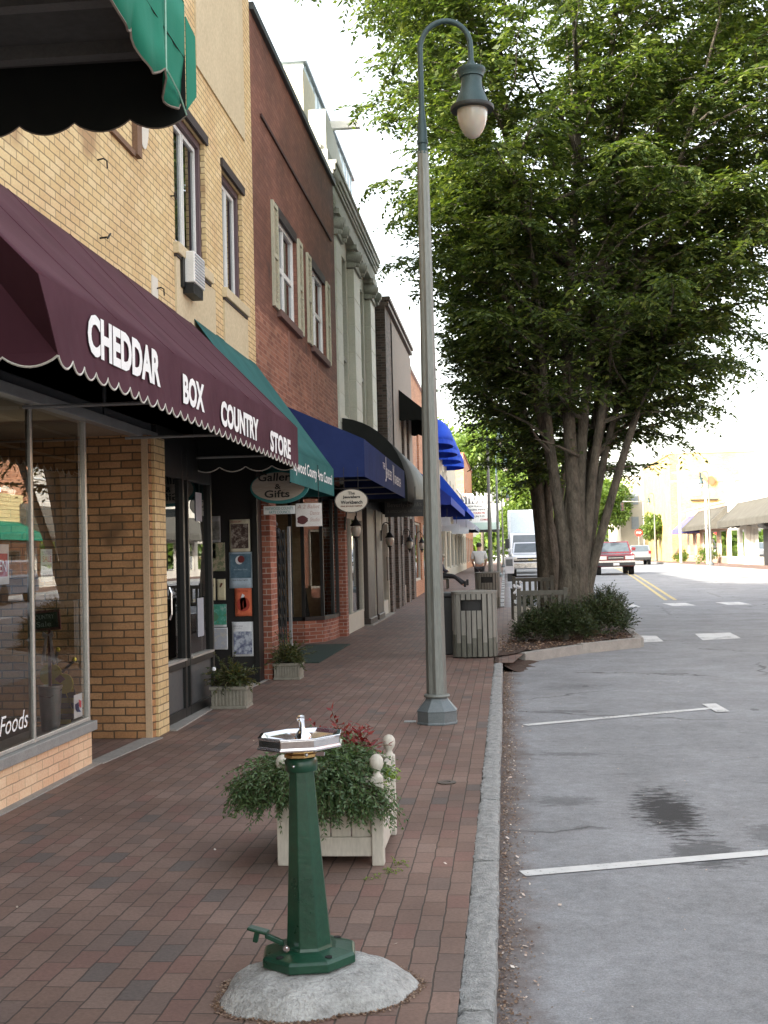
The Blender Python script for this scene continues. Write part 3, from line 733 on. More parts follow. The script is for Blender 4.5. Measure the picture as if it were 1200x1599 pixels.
# small fixtures on the upper wall
def hook(y, z, k):
    mb = MB()
    if k == 0: mb.tube([(FX, y, z), (FX + .05, y, z + .01), (FX + .07, y + .03, z), (FX + .07, y + .04, z - .06)], .007, 6)
    elif k == 1: mb.tube([(FX, y, z), (FX + .06, y, z + .005), (FX + .08, y - .05, z - .02), (FX + .08, y + .03, z + .04)], .008, 6)
    else:
        mb.tube([(FX, y, z), (FX + .04, y, z)], .007, 6)
        mb.tube([(FX + .05, y + .035 * math.cos(t * PI / 5), z + .035 * math.sin(t * PI / 5)) for t in range(11)], .007, 6)
    return mb
solo('wall_hook', hook(9.47, 4.8, 0), iron, 'rusty hook higher on the buff brick wall, above the maroon awning', 'hook', origin=(FX, 9.47, 4.8))
solo('wall_hook', hook(9.5, 4.17, 1), iron, 'rusty bent hook just above the maroon awning', 'hook', origin=(FX, 9.5, 4.17))
solo('wall_ring', hook(11.66, 5.15, 2), iron, 'iron ring beside the first upper window', 'ring', origin=(FX, 11.66, 5.15))
part('patch', MB().box(FX, FX + .012, 10.93, 11.12, 3.93, 4.2), M('pale wall patch', (.62, .58, .5), (.7, .66, .58), .8), A)
part('hook', hook(11.08, 4.1, 0), iron, A)
part('bracket', MB().box(FX, FX + .03, 9.78, 10.42, 5.14, 5.19), M('rusted bracket', (.14, .08, .05), (.22, .13, .08), .9), A)
part('bracket', MB().box(FX, FX + .05, 10.42, 10.56, 5.16, 5.9), M('rusted bracket', (.14, .08, .05), (.22, .13, .08), .9), A)
rs = MB(); rs.lathe([(.001, .012), (.16, .012)], n=20, cap=False); rs.xf(Matrix.Translation((FX, 10.75, 5.62)) @ Matrix.Rotation(PI / 2, 4, 'Y') @ Matrix.Scale(1.9, 4, (1, 0, 0)))
part('plate', rs, M('pale metal plate', (.6, .56, .48), (.68, .64, .56), .7), A)

# air conditioner
ac = thing('air_conditioner', 'boxy white air conditioner fixed below the first upper window', 'air conditioner', (FX, 12.1, 4.3))
part('housing', MB().box(FX + .02, FX + .145, 11.98, 12.42, 4.36, 4.68), M('ac white casing', (.66, .65, .61), (.74, .73, .7), .5), ac, bev=.012)
gr = MB()
for i in range(9): gr.box(FX + .145, FX + .151, 12.01, 12.39, 4.385 + i * .032, 4.40 + i * .032)
part('grille', gr, M('ac grille', (.30, .33, .36), (.38, .41, .44), .5), ac)
part('bracket', MB().box(FX, FX + .13, 11.99, 12.38, 4.25, 4.355).box(FX, FX + .05, 11.90, 11.985, 4.30, 4.72), iron, ac)

# ---- C: red brick building 15.7 - 23.6 ------------------------------------
Cb = thing('brick_building', 'red brick building with shuttered upper windows above the navy awning', 'building', (FX, 19, 0))
o1 = (17.35, 19.05, 5.15, 6.6); o2 = (20.42, 22.15, 5.15, 6.6)
wl = wallX(FX, 15.7, 23.6, 4.9, 8.86, [o1, o2], .14); block(wl, -16, FX, 15.7, 23.6, 4.9, 8.86, skip='Xz')
part('wall', wl, red_paint, Cb)
wl = wallX(FX, 15.7, 23.6, 2.62, 4.9, (), .1); part('wall', wl, red_old, Cb, label='bare brick below the upper windows')
part('coping', MB().box(-3.5, FX + .06, 15.72, 23.6, 8.86, 8.96), M('dark coping', (.03, .04, .045), (.05, .06, .065), .6), Cb)
part('painted_shadow_line', MB().box(FX, FX + .03, 16.3, 23.1, 7.62, 7.66), M('painted shadow line', (.05, .025, .02), (.07, .035, .03), .8), Cb)  # dark strip paints a narrow shadow line along the facade
part('pipe_stain', MB().box(FX, FX + .004, 18.15, 18.3, 4.2, 5.0).box(FX, FX + .004, 20.3, 20.42, 4.2, 5.0).box(FX, FX + .004, 21.0, 21.1, 4.3, 5.0), M('lime streaks', (.24, .12, .09), (.30, .16, .12), .9), Cb)
for k, (a, b, c, d) in enumerate((o1, o2)):
    part('room_lining', block(MB(), FX - 1.2, FX - .14, a - .3, b + .3, c - .2, d + .2, skip='X'), room_m, Cb)
    part('window_head', MB().box(FX - .02, FX + .012, a - .04, b + .04, d - .03, d + .12), dark_rv, Cb)
    windowX(Cb, FX - .05, a, b, c, d, white_p, gl_up, 2, 2, .08, .08, thick=.07)
    part('sill', MB().box(FX - .05, FX + .07, a - .06, b + .1, c - .11, c), M('brown sill', (.11, .06, .05), (.15, .085, .07), .8), Cb, bev=.006)
    for (p, q) in ((a - .42, a - .03), (b + .06, b + .45)):
        sh = MB(); x0, x1 = FX + .004, FX + .045
        sh.box(x0, x1, p, p + .06, c - .02, d + .05); sh.box(x0, x1, q - .06, q, c - .02, d + .05)
        for zz in (c - .02, (c + d) / 2 - .03, d - .02): sh.box(x0, x1 - .003, p + .06, q - .06, zz, zz + .07)
        n = 20
        for i in range(n):
            z0 = c + .05 + (d - c - .07) * i / n
            sh.quad((x0 + .005, p + .06, z0), (x0 + .005, q - .06, z0), (x1 - .01, q - .06, z0 + .045), (x1 - .01, p + .06, z0 + .045))
        part('shutter', sh, shutter_m, Cb)
# ground floor of C: pier, recess, folding gate, bay window
part('brick_pier', MB().box(-3.3, -2.985, 15.30, 15.72, -.1, 2.62), red_br, Cb)
part('soffit', MB().box(-6.4, FX, 15.7, 23.6, 2.62, 2.9), black_wall, Cb)
part('side_wall', MB().box(-6.3, -3.3, 15.3, 15.7, 0, 2.62), red_br, Cb)
part('jamb', MB().box(-3.48, -3.12, 16.15, 16.45, 1.95, 2.62).box(-3.45, -3.2, 16.2, 16.4, .0, 1.95), red_br, Cb)
bw = MB(); bw.prism([(-6.3, 21.65, -.1), (-3.62, 21.65, -.1), (-3.32, 21.95, -.1), (-3.22, 22.6, -.1), (-3.22, 23.3, -.1), (-6.3, 23.3, -.1)], (0, 0, .5))
part('bulkhead', bw, red_br, Cb)
part('brick_pier', MB().box(-3.5, -3.08, 23.3, 23.62, -.1, 2.62), red_br, Cb)
bf = MB()
for (x, y) in ((-3.86, 21.67), (-3.64, 21.67), (-3.34, 21.97), (-3.24, 22.6), (-3.24, 23.26)):
    bf.box(x - .03, x + .03, y - .03, y + .03, .40, 2.62)
bf.prism([(-6.2, 21.64, .4), (-3.62, 21.64, .4), (-3.30, 21.93, .4), (-3.20, 22.6, .4), (-3.20, 23.28, .4), (-3.3, 23.28, .4), (-3.3, 22.6, .4), (-3.4, 22, .4), (-3.7, 21.74, .4), (-6.2, 21.74, .4)], (0, 0, .07))
bwin = part('bay_window', bf, dark_al, Cb)
gp = MB()
pts = [(-5.6, 21.68), (-3.64, 21.68), (-3.34, 21.98), (-3.24, 22.6), (-3.24, 23.25)]
for (p, q) in zip(pts, pts[1:]): gp.quad((p[0], p[1], .47), (q[0], q[1], .47), (q[0], q[1], 2.6), (p[0], p[1], 2.6))
part('pane', gp, gl_shop, bwin)
part('interior', MB().box(-6.2, -3.5, 23.0, 23.1, .4, 2.6).box(-4.0, -3.7, 22.2, 22.3, .45, 1.9), room_w, Cb)
part('room_lining', MB().quad((-6.25, 15.7, 0), (-6.25, 23.6, 0), (-6.25, 23.6, 2.7), (-6.25, 15.7, 2.7)), room_m, Cb)
solo('door_mat', MB().box(-3.5, -2.75, 17.6, 21.2, .002, .014), M('dark green carpet', (.012, .03, .022), (.02, .045, .035), .95, scale=60, bmp=.4), 'dark green mat on the bricks at the recessed shop entrance', 'mat')
# display items in bay window
solo('display_easel', MB().prism([(-3.72, 21.95, .47), (-3.58, 21.95, .47), (-3.68, 22.0, 1.2), (-3.71, 22.0, 1.2)], (0, .03, 0)), iron, 'dark easel standing inside the bay window', 'easel')

# folding security gate, collapsed
fg = thing('folding_gate', 'collapsed grey folding security gate standing at the red brick entrance', 'gate', (-3.15, 16.8, 0))
b_ = MB(); n = 9
for i in range(n):
    x = -3.32 + .032 * i; y = 16.75 + (i % 2) * .03
    b_.box(x - .008, x + .008, y - .012, y + .012, .12 + .01 * (i % 3), 1.93)
part('bars', b_, gate_m, fg)
b_ = MB()
for j in range(10):
    z = .2 + j * .175
    for i in range(n - 1):
        x = -3.32 + .032 * i; b_.tube([(x, 16.74, z), (x + .032, 16.78, z + .15)], .006, 4)
        b_.tube([(x, 16.78, z + .15), (x + .032, 16.74, z)], .006, 4)
part('lattice', b_, gate_m, fg)
part('frame_post', MB().box(-3.02, -2.985, 16.72, 16.8, .02, 1.98), M('gate post steel', (.2, .21, .22), (.3, .31, .32), .5, .5), fg)
cv = MB()
for i in range(14):
    a = rng.uniform(0, 6.28); cv.sphere((-3.25 + .10 * math.cos(a), 16.74 + .03 * math.sin(a), 1.93 + rng.uniform(-.09, .09)), rng.uniform(.04, .07), 7, 5, (1, .6, .9))
part('cover_cloth', cv, bin_black, fg, smooth=True)

# ---- D: pale terracotta building 23.6 - 32.1 ------------------------------
D = thing('terracotta_building', 'pale grey green terracotta building with pilasters and scrolled capitals', 'building', (-3.35, 28, 0))
DX = -3.38
r1 = (25.0, 26.75, 4.6, 8.1); r2 = (28.3, 30.0, 4.6, 8.1)
wd = wallX(DX, 23.62, 32.1, 3.0, 9.1, [r1, r2], .35); block(wd, -16, DX, 23.62, 32.1, 3.0, 9.1, skip='Xz')
part('wall', wd, terra, D)
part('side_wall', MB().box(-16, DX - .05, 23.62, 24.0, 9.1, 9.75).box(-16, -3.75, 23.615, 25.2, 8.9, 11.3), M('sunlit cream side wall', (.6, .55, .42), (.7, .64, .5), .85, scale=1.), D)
part('chimney', MB().box(-5.0, -4.4, 23.3, 23.9, 9, 10.6).box(-5.05, -4.35, 23.25, 23.95, 10.6, 10.7), cream_br, D)
for k, (a, b, c, d) in enumerate((r1, r2)):
    part('room_lining', block(MB(), DX - 1, DX - .35, a - .2, b + .2, c - .1, d + .1, skip='X'), room_m, D)
    windowX(D, DX - .2, a, b, c + 1.3, d, M('grey window frame', (.22, .23, .22), (.3, .31, .3), .6), gl_up, 2, 2, .08, .05, thick=.06)
    part('spandrel', MB().box(DX - .3, DX - .12, a, b, c, c + 1.3).box(DX - .12, DX - .06, a + .2, b - .2, c + .2, c + .28).box(DX - .12, DX - .06, a + .2, b - .2, c + 1.0, c + 1.08).box(DX - .16, DX - .02, a, b, c + 1.24, c + 1.33), terra_d, D)
def pilaster(a, b, px=.16, cap=True):
    mb = MB(); x1 = DX + px
    z = 3.0
    while z < 8.0:      # coursed blocks
        h = .62; mb.box(DX - .02, x1, a, b, z + .006, min(z + h, 8.0) - .006); z += h
    mb.box(DX - .02, x1 - .012, a + .01, b - .01, 3.0, 8.0)
    p = part('pilaster', mb, terra, D, bev=.008)
    if cap:
        c = MB(); c.box(DX, x1 + .04, a - .05, b + .05, 8.02, 8.12); c.box(DX, x1 + .09, a - .1, b + .1, 8.42, 8.52); c.box(DX, x1 + .02, a, b, 8.12, 8.42)
        for yy in (a + .05, b - .05):
            c.tube([(DX, yy, 8.28), (x1 + .16, yy, 8.24)], .13, 12); c.tube([(x1 + .10, yy, 8.26), (x1 + .19, yy, 8.24)], .085, 10)
            c.tube([(DX, yy, 8.12), (x1 + .12, yy, 8.08)], .05, 8)
        part('capital', c, terra_d, p, smooth=True)
pilaster(24.05, 24.85); pilaster(26.95, 28.05); pilaster(30.35, 31.3)
part('corner_strip', MB().box(DX - .02, DX + .09, 23.64, 23.9, 3.0, 8.5).box(DX - .02, DX + .09, 31.6, 32.08, 3.0, 8.5), terra, D, bev=.006)
ent = MB(); y0, y1 = 23.62, 32.15
for (xo, za, zb) in ((.20, 8.52, 8.62), (.16, 8.62, 8.85), (.12, 8.85, 9.05), (.17, 9.05, 9.12), (.20, 9.12, 9.2), (.24, 9.2, 9.32), (.27, 9.32, 9.4), (.1, 9.4, 9.62)):
    ent.box(DX - .3, DX + xo, y0 + (.03 if xo > .3 else 0), y1, za, zb)
part('entablature', ent, terra_d, D, bev=.01)
pp = MB(); pp.prism([(DX - .3, 23.7, 9.62), (DX - .3, 28.2, 9.62), (DX - .3, 27.2, 9.78), (DX - .3, 25.0, 10.35), (DX - .3, 23.7, 10.45)], (.36, 0, 0))
part('parapet', pp, terra, D, bev=.01)
part('scroll', MB().tube([(DX + .1, 23.7, 9.2), (DX + .1, 24.3, 9.2)], .14, 12).sphere((DX + .06, 23.75, 8.6), .17, 10, 8, (1, 1, 1.3)), terra_d, D, smooth=True)
solo('roof_beam', MB().box(DX - .4, DX + .55, 25.3, 25.45, 10.62, 10.78), white_p, 'white beam sticking out above the terracotta cornice', 'beam')
bl = thing('rooftop_block', 'pale blue metal sided block rising behind the terracotta cornice', 'building', (-6, 30, 9))
bb = MB(); bb.prism([(-4.05, 25.6, 9.0), (-4.05, 34.0, 9.0), (-4.05, 34.0, 12.2), (-4.05, 25.6, 12.2)], (-8, 0, 0)); part('siding', bb, bluemetal, bl)
part('coping', MB().box(-12.1, -3.98, 25.5, 34.1, 12.2, 12.27), M('blue grey coping', (.2, .24, .27), (.28, .32, .35), .5), bl)
sm = MB()
for i in range(14): sm.box(-4.05, -4.03, 25.8 + i * .6, 25.83 + i * .6, 9, 12.2)
part('seams', sm, bluemetal, bl)
# ground floor of D
part('frieze', MB().box(DX - .3, DX + .12, 23.64, 32.1, 2.6, 3.0), dark_al, D)
gw = M('cream shop frame', (.42, .40, .34), (.52, .50, .43), .7)
GX = -3.13
part('bulkhead', MB().box(GX - .2, GX, 23.7, 26.6, -.05, .33), gw, D, bev=.006)
wdw = MB()
for y in (23.72, 24.6, 26.55): wdw.box(GX - .08, GX + .01, y - .04, y + .04, .33, 2.6)
wdw.box(GX - .08, GX + .008, 23.7, 26.55, .33, .38); wdw.box(GX - .08, GX + .008, 23.7, 26.55, 2.3, 2.6)
sw2 = part('shop_window', wdw, gw, D, bev=.004)
part('pane', MB().quad((GX - .04, 23.75, .38), (GX - .04, 26.5, .38), (GX - .04, 26.5, 2.3), (GX - .04, 23.75, 2.3)), gl_shop, sw2)
part('curtain', MB().box(GX - .3, GX - .27, 24.9, 26.4, .38, 2.3), M('olive drape', (.13, .125, .09), (.18, .17, .125), .9, stretch=(1, 6, 1)), D)
brn = M('dark brown pilaster paint', (.022, .014, .011), (.034, .022, .017), .5)
for (a, b) in ((26.7, 28.1), (28.6, 29.9)):
    part('door_pilaster', MB().box(GX - .3, GX + .1, a, b, -.05, 2.62).box(GX - .3, GX + .14, a - .02, b + .02, -.05, .16), brn, D, bev=.02)
    part('trim', MB().box(GX - .1, GX + .115, b + .005, b + .05, 0, 2.6), gw, D)
part('door', MB().box(GX - .5, GX - .45, 28.1, 28.6, 0, 2.3), dark_al, D)
w3 = MB()
for y in (30.05, 31.95): w3.box(GX - .08, GX + .06, y - .07, y + .07, .0, 2.6)
w3.box(GX - .08, GX + .03, 30.1, 31.9, 0, .38); w3.box(GX - .08, GX + .03, 30.1, 31.9, 2.35, 2.6)
sw3 = part('shop_window', w3, gw, D, bev=.004)
part('pane', MB().quad((GX - .02, 30.1, .38), (GX - .02, 31.9, .38), (GX - .02, 31.9, 2.35), (GX - .02, 30.1, 2.35)), gl_shop, sw3)
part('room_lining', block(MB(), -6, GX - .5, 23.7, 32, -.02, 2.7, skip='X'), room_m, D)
part('step', MB().box(-3.4, -2.93, 26.6, 32.1, -.05, .03), concrete, D)

# ---- E: brown brick building 32.1 - 40.5 ----------------------------------
Eb = thing('brick_building', 'dark brown brick building with small black awnings, behind the lamp post', 'building', (-3.03, 36, 0))
EX = -3.03
we = wallX(EX, 32.12, 40.5, 2.9, 8.35, [(36, 37.2, 4.3, 6.0), (38, 39.2, 4.3, 6.0)], .2); block(we, -16, EX, 32.12, 40.5, 2.9, 8.35, skip='Xz')
part('wall', we, brown_br, Eb)
part('render_band', MB().box(EX, EX + .03, 33.6, 40.5, 3.6, 8.1), tan_st, Eb) if False else None
part('render_band', wallX(EX + .03, 33.7, 40.5, 3.6, 8.1, [(36, 37.2, 4.3, 6.0), (38, 39.2, 4.3, 6.0)], .03), tan_st, Eb)
part('coping', MB().box(EX - .3, EX + .14, 32.1, 40.5, 8.35, 8.45).box(EX - .3, EX + .10, 32.1, 40.5, 8.2, 8.3), M('brown coping', (.12, .09, .075), (.16, .125, .1), .7), Eb)
for (a, b, c, d) in ((36, 37.2, 4.3, 6.0), (38, 39.2, 4.3, 6.0)):
    windowX(Eb, EX - .06, a, b, c, d, gw, gl_up, 1, 2, .07, .05)
    part('room_lining', block(MB(), EX - 1, EX - .2, a - .2, b + .2, c - .1, d + .1, skip='X'), room_m, Eb)
for a, b in ((32.12, 32.9), (34.2, 34.9), (35.5, 36.1), (37.8, 38.5), (39.8, 40.5)):
    part('brick_pier', MB().box(EX - .4, EX + .02, a, b, -.05, 2.9), brown_br, Eb)
    part('trim', MB().box(EX - .3, EX + .03, b + .004, b + .07, .0, 2.9), M('grey jamb', (.13, .12, .11), (.18, .17, .155), .7), Eb)
part('bulkhead', MB().box(EX - .3, EX - .08, 34.9, 40.0, 0, .6), pale_br, Eb)
part('door', MB().box(EX - .36, EX - .3, 32.9, 34.2, 0, 2.9).box(EX - .3, EX - .27, 33.0, 34.1, .9, .95), M('dark weathered door', (.03, .03, .026), (.055, .052, .045), .7), Eb)
part('pane', MB().quad((EX - .2, 34.9, .6), (EX - .2, 40, .6), (EX - .2, 40, 2.5), (EX - .2, 34.9, 2.5)), gl_dark, Eb)
part('shop_soffit', MB().box(-6, EX, 32.1, 40.5, 2.7, 2.9), black_wall, Eb)
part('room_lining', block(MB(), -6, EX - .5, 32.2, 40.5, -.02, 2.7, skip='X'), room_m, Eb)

# ---- F, G, H: farther left blocks -----------------------------------------
def simple_shopblock(name, label, x, y0, y1, ztop, wallm, upwin, glaz, depth=12, base=None, cop=None, shop=True, sgn=1, awn_z=2.8):
    t = thing(name, label, 'building', (x, (y0 + y1) / 2, gz((y0 + y1) / 2)))
    gb = gz((y0 + y1) / 2)
    holes = [(a, b, c + gb, d + gb) for (a, b, c, d) in upwin]
    sh = []
    if shop:
        n = max(2, int((y1 - y0) / 4)); st = (y1 - y0) / n
        sh = [(y0 + i * st + .5, y0 + (i + 1) * st - .5, gb + .45, gb + 2.5) for i in range(n)]
    w = wallX(x, y0, y1, -.3, ztop, holes + sh, .2, sgn)
    block(w, min(x, x - sgn * depth), max(x, x - sgn * depth), y0, y1, -.3, ztop, skip='X' if sgn > 0 else 'x')
    part('wall', w, wallm, t)
    part('coping', MB().box(min(x - sgn * .3, x + sgn * .08), max(x - sgn * .3, x + sgn * .08), y0 - .02, y1 + .02, ztop, ztop + .1), cop or white_p, t)
    for h in holes: windowX(t, x - sgn * .08, *h, white_p, glaz, 1, 2, .07, .05, sgn=sgn)
    for h in sh:
        f = MB(); xa, xb = sorted((x - sgn * .14, x - sgn * .06))
        f.box(xa, xb, h[0], h[0] + .08, h[2], h[3]); f.box(xa, xb, h[1] - .08, h[1], h[2], h[3]); f.box(xa, xb, h[0] + .08, h[1] - .08, h[2], h[2] + .08); f.box(xa, xb, h[0] + .08, h[1] - .08, h[3] - .08, h[3])
        s = part('shop_window', f, gw, t)
        xm = (xa + xb) / 2
        part('pane', MB().quad((xm, h[0] + .08, h[2] + .08), (xm, h[1] - .08, h[2] + .08), (xm, h[1] - .08, h[3] - .08), (xm, h[0] + .08, h[3] - .08)), gl_shop, s)
    for h in holes + sh:
        xi = x - sgn * .2; xo = x - sgn * 1.4
        part('room_lining', block(MB(), min(xi, xo), max(xi, xo), h[0] - .05, h[1] + .05, h[2] - .05, h[3] + .05, skip='X' if sgn > 0 else 'x'), room_m, t)
    return t
F_ = simple_shopblock('brick_building', 'peach orange brick building just past the lamp post', -3.05, 40.52, 58, 7.75, orange_br, [(43, 44.2, 4, 5.8), (46.5, 47.7, 4, 5.8), (50, 51.2, 4, 5.8), (53.5, 54.7, 4, 5.8)], gl_up)
G_ = simple_shopblock('painted_building', 'cream two storey shop with domed blue upper awnings', -3.05, 58.02, 78, 7.2, cream_st, [(61, 62.2, 3.8, 5.4), (65, 66.2, 3.8, 5.4), (69, 70.2, 3.8, 5.4), (73, 74.2, 3.8, 5.4)], gl_up)
G2 = simple_shopblock('low_shop', 'low cream shop beside the theatre marquee', -3.05, 78.02, 95, 5.6, cream_st, [], gl_up)
H_ = simple_shopblock('brick_building', 'tall orange brick corner building beyond the blue awnings', -3.1, 95.02, 118, 9.3, orange_br, [(98, 99.2, 4.4, 6.4), (103, 104.2, 4.4, 6.4)], gl_up, cop=M('red coping', (.3, .1, .06), (.36, .13, .08), .8))

# ================================================================ AWNINGS
def scallop_strip(P0, P1, ztop, zbot, n, amp, mb, per=10, cut=0., billow=0., dz=0., dz1=0.):
    """vertical cloth between P0 and P1 (xy), scalloped bottom; returns hem points"""
    hem = []; tot = n * per; vs = []; fs = []; nz = 4
    Ln = math.hypot(P1[0] - P0[0], P1[1] - P0[1]); nx, ny = (P1[1] - P0[1]) / Ln, -(P1[0] - P0[0]) / Ln
    for i in range(tot + 1):
        t = i / tot; x = P0[0] + (P1[0] - P0[0]) * t; y = P0[1] + (P1[1] - P0[1]) * t
        xb = x; yb = y + cut * (1 - t)
        zb = zbot + dz * (1 - t) + dz1 * t - amp * abs(math.sin(PI * n * t)) ** .8
        for k in range(nz + 1):
            w = k / nz
            o_ = billow * w * (noise.noise(Vector((t * Ln * 3.1, 7., w))) * 1.6 + noise.noise(Vector((t * Ln * 11, 3., w * 2))) * .8)
            vs.append((x + (xb - x) * w + nx * o_, y + (yb - y) * w + ny * o_, ztop + (zb - ztop) * w))
        hem.append(vs[-1])
    for i in range(tot):
        for k in range(nz): a = i * (nz + 1) + k; fs.append((a, a + 1, a + nz + 2, a + nz + 1))
    mb.add(vs, fs); return hem
def slope_awning(name, label, mat, y0, y1, xw, xf, zt, zf, zb, amp=.04, per=.19, hem_m=None, group=None, frame=True, sgn=1, ribs=None, valances=True, sag=.02, gb=None, ends=(1, 1), far_shade_m=None, cut=0., billow=.0, dz=0.):
    gb = gz((y0 + y1) / 2) if gb is None else gb
    zt += gb; zf += gb; zb += gb
    t = thing(name, label, 'awning', (xw, (y0 + y1) / 2, zt), group=group)
    n = 40; k = 8; vs = []; fs = []
    nr = ribs or max(2, int((y1 - y0) / 1.3))
    for j in range(n + 1):
        y = y0 + (y1 - y0) * j / n; sg = sag * abs(math.sin(PI * nr * j / n))
        for i in range(k + 1):
            s = i / k; vs.append((xw + (xf - xw) * s, y, zt + (zf - zt) * s - sg * math.sin(PI * s)))
    for j in range(n):
        for i in range(k):
            a = j * (k + 1) + i; fs.append((a, a + 1, a + k + 2, a + k + 1))
    part('canopy', MB().add(vs, fs), mat, t, smooth=True, solid=.004)
    if hem_m or billow:
        se = MB()
        for q_ in range(1, int((y1 - y0) / 1.15) + 1):
            yy = y0 + q_ * 1.15
            se.tube([(xw + (xf - xw) * i / 8, yy, zt + (zf - zt) * i / 8 - sag * abs(math.sin(PI * nr * (yy - y0) / (y1 - y0))) * math.sin(PI * i / 8) + .004) for i in range(9)], .004, 4)
            part('seam', se, mat, t); se = MB()
    mb = MB(); hem = scallop_strip((xf, y0), (xf, y1), zf, zb, max(1, round((y1 - y0) / per)), amp, mb, cut=cut, billow=billow, dz=dz)
    vl = part('valance', mb, mat, t, solid=.004)
    for ie, yy in enumerate((y0, y1)):
        if not ends[ie]: continue
        part('end_panel', MB().add([(xw, yy, zt), (xf, yy, zf), (xf, yy + (0 if ie else cut), zb + (0 if ie else dz)), (xw, yy + (0 if ie else cut), zb + (0 if ie else dz))], [(0, 1, 2, 3)]), far_shade_m if (far_shade_m and ie) else mat, t, solid=.004)
    hems = [hem]
    if valances:
        for ie, yv in enumerate((y0 + cut - .003, y1 + .003)):
            mb = MB(); hems.append(scallop_strip((xw, yv), (xf, yv), zb + .03 + (0 if ie else dz), zb + (0 if ie else dz), max(1, round(abs(xf - xw) / .3)), amp, mb))
            part('end_valance', mb, far_shade_m if (far_shade_m and ie) else mat, t, solid=.003)
    if hem_m:
        mb = MB()
        for h in hems: mb.tube(h, .006, 5)
        part('piping', mb, hem_m, t)
    if frame:
        fr = MB()
        for i in range(4):
            yy = y0 + cut + .05 + (y1 - y0 - cut - .1) * i / 3
            fr.tube([(xw, yy, zb + .1), (xf - .03 * sgn, yy, zb + .1)], .013, 6); fr.tube([(xf - .03 * sgn, yy, zb + .1), (xf - .03 * sgn, yy, zf - .02)], .013, 6)
        fr.tube([(xf - .03 * sgn, y0 + cut + .05, zb + .1), (xf - .03 * sgn, y1 - .05, zb + .1)], .013, 6)
        fr.tube([(xf - .03 * sgn, y0 + cut + .05, zf - .03), (xf - .03 * sgn, y1 - .05, zf - .03)], .013, 6)
        part('frame', fr, grey_sill, t)
    return t
mar = slope_awning('awning', 'maroon scalloped shop awning lettered for the country store', maroon, 5.36, 12.35, FX, -2.1, 4.02, 2.88, 2.50, .05, .19, piping, gb=0, far_shade_m=blackc, cut=.24, billow=.005, sag=.035, dz=.04)  # far end in black: shade on the maroon cloth put into its colour
U = (0, 1, 0); V = (0, 0, 1)
xl = -2.097
for body, ya, yb, za, zb in (('CHEDDAR', 5.99, 7.30, 2.595, 2.815), ('BOX', 7.83, 8.40, 2.565, 2.765), ('COUNTRY', 8.90, 10.29, 2.53, 2.725), ('STORE', 10.82, 11.86, 2.495, 2.69)):
    text(body, (xl, ya, za + .018), U, V, yb - ya, zb - za, letter_w, mar, ext=.009, bold=.045)
tl = slope_awning('awning', 'teal awning of the county arts council, behind the maroon one', teal, 12.42, 15.66, FX, -2.2, 4.1, 2.68, 2.33, .0, 1., None, gb=0, valances=False, ends=(0, 1), frame=False)
text('Haywood County Arts Council', (-2.195, 11.0 + 1.5, 2.42), U, V, 2.95, .17, letter_w, tl, ext=.004, bold=.01)
# navy awning: deep boxy front
nv = slope_awning('awning', 'navy blue awning on the red brick building with fine white script', navy, 17.3, 24.3, FX, -1.98, 3.78, 3.22, 2.68, .0, 1., None, gb=0, valances=False)
text('THE', (-1.975, 19.9, 2.98), U, V, .35, .1, letter_w, nv, ext=.004)
text('J', (-1.975, 20.3, 2.78), U, V, .16, .42, letter_w, nv, ext=.004)
text('EWELERS', (-1.975, 20.5, 2.86), U, V, .95, .16, letter_w, nv, ext=.004)
text('W', (-1.975, 21.65, 2.80), U, V, .3, .36, letter_w, nv, ext=.004)
text('ORKBENCH', (-1.975, 22.0, 2.84), U, V, 1.3, .16, letter_w, nv, ext=.004)
# black barrel awning
bk = thing('awning', 'black quarter round barrel awning beside the navy one', 'awning', (FX, 28, 4))
prof = [(-3.38, 4.35)] + [(-3.38 + 1.45 * math.sin(t), 2.85 + 1.5 * math.cos(t)) for t in [PI / 2 * i / 12 for i in range(13)]] + [(-1.93, 2.62)]
vs = []; fs = []
for j, y in enumerate((24.35, 27, 29.5, 32.0)):
    vs += [(x, y, z) for x, z in prof]
k = len(prof)
for j in range(3):
    for i in range(k - 1): fs.append((j * k + i, (j + 1) * k + i, (j + 1) * k + i + 1, j * k + i + 1))
part('canopy', MB().add(vs, fs), M('black green vinyl', (.012, .015, .012), (.02, .024, .02), .6, scale=3.), bk, smooth=True, solid=.004)
for y in (24.35, 32.0):
    part('end_panel', MB().add([(x, y, z) for x, z in prof] + [(-3.38, y, 2.62)], [tuple(range(k + 1))]), blackc, bk, solid=.004)

# green canopy close overhead, top left
gr_ = thing('canopy', 'green scalloped canopy with a dark ribbed underside, hanging close overhead', 'awning', (-2, 2, 3.1))
gy = 3.85; gx = -1.0
mb = MB(); h1 = scallop_strip((gx, 0.35), (gx, gy), 3.37, 3.04, 12, .055, mb, per=12, billow=.03)
part('valance', mb, greenc, gr_, solid=.003, smooth=True, label='sunlit green scalloped front')
part('seam', MB().tube([(gx + .004, gy - .24, 3.35), (gx + .004, gy - .245, 3.05)], .0035, 4).tube([(gx + .004, gy - .24, 3.06), (gx + .004, gy - .1, 3.04), (gx + .004, gy - .01, 3.0)], .003, 4), M('pale green stitching', (.25, .42, .33), (.3, .5, .4), .8), gr_)
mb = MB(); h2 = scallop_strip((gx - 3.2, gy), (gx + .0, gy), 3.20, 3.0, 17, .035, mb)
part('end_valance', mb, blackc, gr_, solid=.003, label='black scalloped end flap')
part('flap', MB().add([(gx + .004, gy, 3.33), (gx + .012, gy + .09, 3.30), (gx + .010, gy + .1, 3.10), (gx + .003, gy, 3.02)], [(0, 1, 2, 3)]), greenc, gr_, solid=.003)
